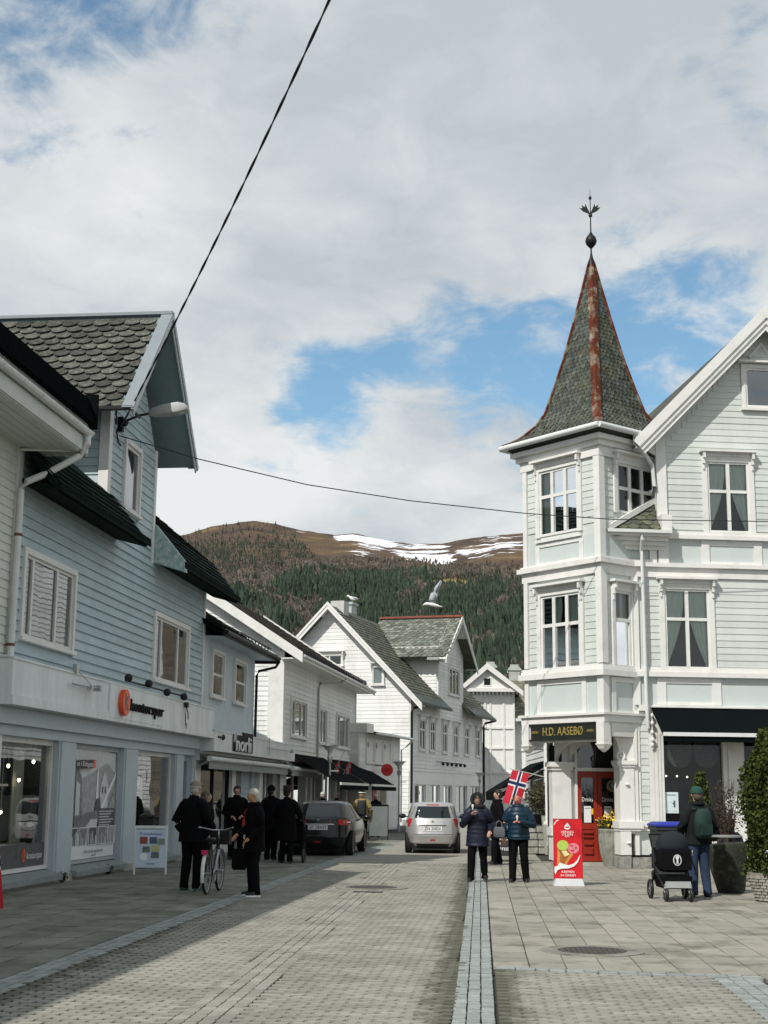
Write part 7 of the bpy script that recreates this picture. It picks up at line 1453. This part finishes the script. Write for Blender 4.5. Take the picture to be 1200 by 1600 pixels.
def icesign():
    t = thing('ice_cream_sign', 'tall red ice cream sign on white foot in front of red door', 'sign', (1.66, 27.8, 0), 2); MB().rings([[(sx*w, sy*d, z) for sx, sy in ((-1, -1), (1, -1), (1, 1), (-1, 1))] for w, d, z in ((.29, .2, 0), (.26, .17, .10), (.25, .06, .13))]).build('foot', M('pale_plastic', (.55, .57, .58), .5, .05), t)
    MB().box(-.275, .275, -.03, .03, .12, 1.24).build('frame', M('red_plastic', (.40, .012, .02), .35), t); y = -.034; fr = FR(0, y); sc = lambda pts: [((px-.5)*.53, .14+pz*1.08) for px, pz in pts]
    IM = [REDM, PRINTW, M('pistachio', (.42, .56, .10), .5, .15, 30), M('strawberry', (.72, .20, .24), .5, .25, 40), M('vanilla', (.78, .66, .32), .5, .1, 30), M('wafer', (.62, .27, .06), .5, .25, 30), M('dark_wafer', (.36, .12, .025), .5, .2, 30), M('dark_berry', (.30, .04, .06), .5)]
    D = lambda cx, cz, rx, rz, n=16: sc([(cx+rx*cos(2*pi*i/n), cz+rz*sin(2*pi*i/n)) for i in range(n)])
    sh = [(0, sc([(0, 0), (1, 0), (1, 1), (0, 1)])), (1, sc([(0, .90), (0, .92), (.05, .97), (.13, 1), (.2, 1), (.1, .97), (.04, .93)])), (6, sc([(.10, .22), (.12, .58), (.55, .5), (.48, .2)])), (5, sc([(.10, .22), (.12, .5), (.22, .42), (.20, .22)])), (5, sc([(.40, .22), (.68, .40), (.6, .44), (.33, .22)])),
          (2, D(.31, .56, .21, .088)), (3, D(.69, .51, .21, .092)), (7, D(.62, .555, .05, .013)), (7, D(.78, .52, .03, .02)), (7, D(.66, .47, .06, .012)), (4, sc([(.26, .46), (.42, .475), (.56, .40), (.38, .365)])),
          (1, sc([(0, .10), (0, .19), (.12, .21), (.2, .265), (.32, .24), (.5, .22), (.68, .245), (.82, .31), (.92, .40), (.93, .38), (.84, .27), (.7, .2), (.5, .165), (.28, .16), (.12, .14), (.03, .06)])),
          (1, D(.48, .87, .11, .038)), (0, D(.48, .872, .07, .013)), (1, D(.48, .905, .08, .02)), (1, sc([(.42, .915), (.48, .955), (.54, .915)])), (1, sc([(.38, .705), (.56, .705), (.56, .712), (.38, .712)]))]
    flat(t, 'print', fr, sh, IM); q = FR(0, y-.03)
    for s, z, w in (('HENNIG', .79, .235), ('OLSEN', .745, .205), ('KREMEN', .105, .235), ('AV ISKREM', .045, .285)): text(t, 'lettering', s, q @ Matrix.Translation(((.48-.5)*.53, 0, .14+z*1.08)), .062, PRINTW, .001, width=w)
icesign()
# ================================================================ planters and greenery
def foliage(b, n, shape, size, rn, up=.3):
    for _ in range(n):
        p = shape(rn)
        if p is None: continue
        p = Vector(p); a = rn.uniform(0, 2*pi); e = rn.uniform(-.5, 1.2); d = Vector((cos(a)*cos(e), sin(a)*cos(e), sin(e)+up)).normalized(); s = size*rn.uniform(.6, 1.3)
        w = d.cross(Vector((rn.uniform(-1, 1), rn.uniform(-1, 1), rn.uniform(-1, 1)))).normalized()*s*.33
        b.add([p-d*s*.5, p+w, p+d*s*.5, p-w], [(0, 1, 2, 3)])
def column_shape(r, h, z0, lump=.18):
    def f(rn):
        t = rn.random()**.9; a = rn.uniform(0, 2*pi); R = r*min(1, (1-t)*2.2+.12)**.6*(1+lump*sin(a*3+t*9)+lump*.7*sin(a*5-t*17)); q = R*rn.uniform(.55, 1.05)**.5*(.85+.25*rn.random()); return (q*cos(a), q*sin(a), z0+t*h)
    return f
def ball_shape(r, z0, lump=.25):
    def f(rn):
        a, e = rn.uniform(0, 2*pi), math.asin(rn.uniform(-1, 1)); R = 1+lump*sin(3*a+2*e)*sin(4*e+a); q = rn.random()**.33*R; return (r[0]*q*cos(a)*cos(e), r[1]*q*sin(a)*cos(e), z0+r[2]*q*sin(e))
    return f
def planter(name, label, cat, loc, prof, mat, n=20, rot=0, tilt=0, square=0):
    t = thing(name, label, cat, loc, rot); b = MB(); b.lathe(prof, square or n); o = b.build('pot', mat, t, smooth=40 if not square else False); t.rotation_euler.y = radians(tilt); return t
rn = random.Random(21)
# basket planter with big conifer, right edge
BASK = M('woven_concrete', (.34, .325, .28), .9, .25, 14, col2=(.16, .16, .12), c2s=7, c2t=.56, c2w=.2, bump=.5, bscale=40)
t = planter('planter', 'round pale basket-weave stone planter at right picture edge', 'planter', (4.86, 24.35, 0), [(.30, 0), (.33, .03), (.46, .42), (.47, .46), (.40, .46), (.38, .38), (.01, .38)], BASK, 28); b = MB()
for k in range(8):
    r = .335+.125*k/8; z = .045+.05*k
    for i in range(22): a = 2*pi*(i+.5*(k % 2))/22; b.bar((r*1.01*cos(a-.12), r*1.01*sin(a-.12), z), (r*1.01*cos(a+.12), r*1.01*sin(a+.12), z), .035, .04)
stuff(b.build('weave', BASK, t))
def conifer_bush(label, loc, r, h, z0, n, size, mat, name='conifer', trunk=True, lump=.18):
    t = thing(name, label, 'shrub', loc, 0)
    if trunk: MB().tube([(0, 0, -.1), (.02, 0, z0+h*.3), (0, .02, z0+h*.85)], [.045, .035, .008], 6).build('trunk', BARK, t)
    b = MB(); foliage(b, n, column_shape(r, h, z0, lump), size, rn); b.build('crown', mat, t); return t
conifer_bush('tall green conifer filling the basket-weave planter', (4.86, 24.35, .38), .45, 2.42, .02, 17000, .07, LEAF)
conifer_bush('slim green conifer under cafe awning behind person in green beanie', (4.75, 31.5, .6), .22, 1.5, .1, 1600, .08, LEAF)
# dark tall pot leaning, pale rim
t = planter('urn_planter', 'tall dark mossy stone pot with flat rim beside conifer planter', 'planter', (4.46, 26.3, 0), [(.22, 0), (.24, .02), (.33, .45), (.37, .72), (.38, .80), (.36, .86), (.30, .87), (.28, .8), (.01, .78)], M('dark_mossy_stone', (.028, .031, .022), .9, .4, 7, col2=(.085, .085, .055), c2s=9, c2t=.6, c2w=.15, bump=.7, bscale=22), 22, tilt=-5)
t = planter('round_table', 'round grey cafe table top behind dark stone pot', 'table', (4.62, 27.6, 0), [(.2, 0), (.2, .02), (.03, .05), (.03, .92), (.30, .94), (.30, .97), (.01, .97)], M('table_grey', (.25, .25, .24), .5), 20)
t = planter('planter', 'grey green concrete tub between person in jeans and dark pot', 'planter', (4.55, 29.2, 0), [(.26, 0), (.30, .1), (.34, .62), (.35, .66), (.3, .66), (.01, .6)], CONC, 18)
t = thing('shrub', 'brown leafless shrub against the cafe pillar', 'shrub', (4.95, 29.6, .6)); b = MB()
for k in range(60): a = rn.uniform(0, 2*pi); r = rn.uniform(.1, .42); b.tube([(0, 0, 0), (r*.4*cos(a), r*.4*sin(a), .45), (r*cos(a), r*sin(a), rn.uniform(.7, 1.45))], [.012, .009, .003], 3)
b.build('branches', M('brown_twig', (.05, .032, .025), .9, .3), t); b = MB(); foliage(b, 700, ball_shape((.36, .32, .58), .80), .05, rn); b.build('leaves', LEAF3, t)
t = planter('planter', 'dark tub holding brown leafless shrub', 'planter', (4.95, 29.6, 0), [(.25, 0), (.33, .55), (.34, .6), (.28, .6), (.01, .55)], M('dark_tub', (.03, .035, .03), .8), 16)
# fluted barrel with yellow flowers
FL = M('fluted_stone', (.25, .255, .22), .85, .2, 8, col2=(.14, .145, .115), c2s=5, c2t=.57, c2w=.2, bump=.3); t = thing('barrel_planter', 'fluted grey stone barrel planter right of red door', 'planter', (3.22, 35.6, 0)); b = MB(); n = 48
b.rings([[(r*(1+(.03 if i % 2 else -.02)*(1 if .05 < z < .8 else 0))*cos(2*pi*i/n), r*(1+(.03 if i % 2 else -.02)*(1 if .05 < z < .8 else 0))*sin(2*pi*i/n), z) for i in range(n)] for r, z in ((.23, 0), (.24, .04), (.30, .3), (.335, .6), (.335, .78), (.345, .8), (.36, .86), (.34, .89), (.28, .88), (.26, .8), (.01, .78))]); b.build('pot', FL, t)
t = thing('flowers', 'yellow flowers with dark leaves growing in fluted barrel planter', 'flowers', (3.22, 35.6, .82)); b = MB(); foliage(b, 900, ball_shape((.36, .30, .22), .12), .075, rn); b.build('leaves', LEAF2, t); b = MB(); foliage(b, 260, ball_shape((.38, .32, .25), .22, .1), .07, rn, .9); b.build('petals', FLOW, t)
t = thing('driftwood_ornament', 'brown wooden trunk ornament with curled ring top by red door', 'ornament', (3.42, 35.9, .5)); WOOD = M('driftwood', (.15, .085, .045), .85, .35, 12, bump=.6, stretch=(6, 6, 1)); b = MB(); b.tube([(0, 0, 0), (.0, 0, .5), (.01, 0, .9), (.03, 0, 1.2), (.01, 0, 1.45), (-.06, -.02, 1.58)], [.13, .12, .12, .11, .09, .05], 10); b.build('trunk', WOOD, t, smooth=True); MB().torus((-.15, -.05, 1.42), .12, .028, 'Y', 18, 6).build('curled_ring', M('twig_ring', (.20, .14, .06), .9, .3), t); MB().ell((-.15, -.05, 1.42), (.06, .04, .09), 8, 6).build('ring_centre', M('blue_grey_bead', (.08, .16, .17), .4), t)
# left of the porch: concrete box planter with shrub, stone wall, railing
t = thing('planter', 'tall tapered concrete planter left of porch column', 'planter', (2.07, 42.0, 0)); MB().rings([[(sx*w, sy*w, z) for sx, sy in ((-1, -1), (1, -1), (1, 1), (-1, 1))] for w, z in ((.22, 0), (.30, 1.05), (.31, 1.1), (.26, 1.1), (.25, 1.0))]).build('pot', CONC, t)
t = thing('shrub', 'small olive leaved shrub in tall concrete planter left of porch', 'shrub', (1.78, 42.2, 1.05)); b = MB()
for k in range(26): a = rn.uniform(0, 2*pi); r = rn.uniform(.1, .4); b.tube([(.2, 0, -.1), (r*.4*cos(a), r*.4*sin(a), .3), (r*cos(a), r*sin(a), rn.uniform(.5, .9))], [.012, .009, .003], 3)
b.build('branches', BARK, t); b = MB(); foliage(b, 1300, ball_shape((.46, .4, .40), .55, .3), .085, rn); b.build('leaves', M('olive_leaf', (.075, .07, .035), .7, .3, rnd=.4), t)
t = thing('stone_wall', 'low stone step wall beneath the railing left of porch', 'wall', (1.0, 42.4, 0)); MB().box(0, .98, .1, .5, -.05, .78).build('core', STONE, t)
for k in range(4):
    x = -.02
    while x < .95:
        w = rn.uniform(.2, .38); piece(t, 'stone', stone_mesh(), Matrix.Translation((x+w/2, .08-.08*(3-k), .1+k*.2)) @ Matrix.Diagonal((w-.015, .3, .185, 1))); x += w
t = thing('railing', 'black iron railing above low stone wall left of porch', 'railing', (1.05, 42.6, .78)); b = MB(); b.bar((0, 0, .55), (.95, 0, .55), .04, .03); b.bar((0, 0, .06), (.95, 0, .06), .03, .03)
for k in range(9): b.bar((.03+k*.11, 0, 0), (.03+k*.11, 0, .55), .02, .02)
b.build('bars', DARK, t); MB().box(.3, .95, .1, .5, .05, .34).build('bench_back', SHOEB, t)
t = thing('lantern', 'small white ball lamp at foot of low stone wall', 'lantern', (1.18, 41.7, .12)); MB().ell((0, 0, .06), (.12, .12, .12), 12, 8).build('ball', PRINTW, t, smooth=True); MB().lathe([(.08, -.12), (.06, -.04)], 10).build('base', DARK, t)
# wheelie bin
t = thing('wheelie_bin', 'dark grey wheelie bin with blue lid behind the pram', 'bin', (3.86, 29.8, 0), 6); b = MB(); b.rings([[(sx*w, sy*d, z) for sx, sy in ((-1, -1), (1, -1), (1, 1), (-1, 1))] for w, d, z in ((.27, .27, .08), (.34, .36, 1.0), (.37, .39, 1.02), (.37, .39, 1.08))]); b.build('tub', M('bin_grey', (.035, .04, .045), .5, .1), t); b = MB(); b.rings([[(sx*w, sy*d-.01, z) for sx, sy in ((-1, -1), (1, -1), (1, 1), (-1, 1))] for w, d, z in ((.385, .41, 1.085), (.385, .41, 1.12), (.30, .34, 1.17))]); b.build('lid', M('blue_lid', (.02, .035, .30), .4), t)
for sx in (-1, 1): MB().torus((sx*.3, .3, .1), .07, .03, 'X', 16, 6).build('wheel', SHOEB, t)
t = thing('boot_pipe', 'short black drain pipe shoe at foot of cafe corner', 'pipe', (4.12, 34.75, 0), 10); MB().tube([(0, 0, .0), (0, 0, .42), (.06, .05, .62)], .075, 10).box(-.09, .09, -.09, .09, .30, .34).build('pipe', SHOEB, t)
# manholes, drain
def manhole(label, loc, r, ring):
    t = thing('manhole_cover', label, 'manhole cover', loc); b = MB(); b.lathe([(r, -.03), (r, .014), (r-.02, .016), (r-.03, .012), (.001, .012)], 32)
    for i in range(-6, 7):
        for j in range(-6, 7):
            x, y = i*r/6.5, j*r/6.5
            if x*x+y*y < (r*.86)**2: b.box(x-r*.045, x+r*.045, y-r*.045, y+r*.045, .012, .019)
    b.build('cover', M('cast_iron', (.075, .07, .06), .6, .3, 12, metal=.3), t)
    if ring: MB().lathe([(r+.20, -.03), (r+.20, .010), (r+.01, .012), (r+.01, -.03)], 32, cap=False).build('surround', M('worn_concrete_ring', (.23, .222, .19), .9, .2, 6, col2=(.13, .13, .10), c2s=4, c2t=.55, c2w=.15), t)
manhole('large round iron manhole cover in the paving slabs on right', (1.22, 16.25, 0), .37, 1); manhole('round manhole cover set in the middle of the street', (-1.98, 26.3, .004), .46, 1)
t = thing('drain_grate', 'dark slotted drain grate just below the street manhole', 'drain', (-1.96, 25.2, .003)); b = MB(); b.box(-.26, .26, -.12, .12, -.02, .0); [b.box(-.24+k*.04, -.22+k*.04, -.1, .1, 0, .008) for k in range(13)]; b.build('grate', SHOEB, t)
for k, (x, y, w) in enumerate(((-3.55, 30.2, 1.0), (-.55, 32.0, .7), (-1.35, 30.5, .8))): pass
# weeds by the plinth
for k, (s, lab) in enumerate(((2.75, 'small weed tuft growing at foot of pier between first two shop windows'), (5.6, 'small weed tuft growing under the street photo poster window'))):
    q = lw(s, .12); t = thing('weed', lab, 'plant', q, 0, 'weeds along the blue shop house'); b = MB(); [b.add([(0, 0, 0), (.02*cos(a), .02*sin(a), 0), (r*cos(a), r*sin(a), z)], [(0, 1, 2)]) for a, r, z in [(rn.uniform(0, 6.3), rn.uniform(.05, .16), rn.uniform(.08, .24)) for _ in range(40)]]; foliage(b, 60, ball_shape((.12, .1, .1), .1), .05, rn); b.build('leaves', LEAF2, t)
# ================================================================ gulls
def gull(label, loc, rot, flying):
    t = thing('gull', label, 'gull', loc, rot); W_, G_ = M('white_feather', (.72, .72, .70), .7, .05), M('grey_feather', (.40, .43, .46), .7, .1)
    if flying:
        b = MB(); b.rings([[(x, r*cos(a), dz+r*sin(a)) for a in [2*pi*i/10 for i in range(10)]] for x, r, dz in ((-.30, .012, -.03), (-.27, .035, -.02), (-.22, .05, 0), (-.12, .06, 0), (0, .075, -.02), (.12, .055, -.05), (.22, .03, -.08), (.32, .02, -.10))]); b.add([(.2, 0, -.07), (.36, -.09, -.12), (.38, .09, -.12)], [(0, 1, 2)]); b.build('body', W_, t, smooth=True)
        MB().tube([(-.30, 0, -.03), (-.35, 0, -.045)], [.012, .003], 6).build('beak', M('yellow_beak', (.5, .35, .03), .5), t)
        for sy in (-1, 1):
            w = MB(); R = []
            for k, (x0, x1, y, z) in enumerate(((-.12, .10, .04, .02), (-.10, .12, .10, .16), (-.03, .17, .13, .34), (.09, .23, .12, .52), (.26, .30, .10, .74))): R.append([(x0, sy*y, z), ((x0+x1)/2, sy*y, z+.018), (x1, sy*y, z-.01), ((x0+x1)/2, sy*y, z-.006)])
            w.rings(R); w.build('wing', G_, t, smooth=True)
    else:
        b = MB(); b.rings([[(x, r*cos(a), z+r*1.05*sin(a)) for a in [2*pi*i/10 for i in range(10)]] for x, r, z in ((-.34, .01, .36), (-.30, .05, .37), (-.22, .065, .36), (-.14, .085, .27), (0, .12, .2), (.16, .09, .19), (.34, .02, .2))]); b.build('body', W_, t, smooth=True); w = MB(); w.ell((.08, 0, .24), (.22, .125, .075), 12, 8); w.build('wing', G_, t, smooth=True); MB().tube([(-.34, 0, .36), (-.41, 0, .34)], [.015, .003], 6).build('beak', M('yellow_beak', (.5, .35, .03), .5), t)
        for sy in (-1, 1): MB().tube([(.02, sy*.04, .1), (.02, sy*.04, -.02)], .012, 5).build('leg', M('pink_leg', (.4, .2, .18), .6), t)
gull('gull in flight with raised wings in front of forest', (-1.52, 45, 7.68), -6, True); gull('gull perched on the ridge of the big white gabled house', (-7.35, 80.6, 12.52), 0, False)
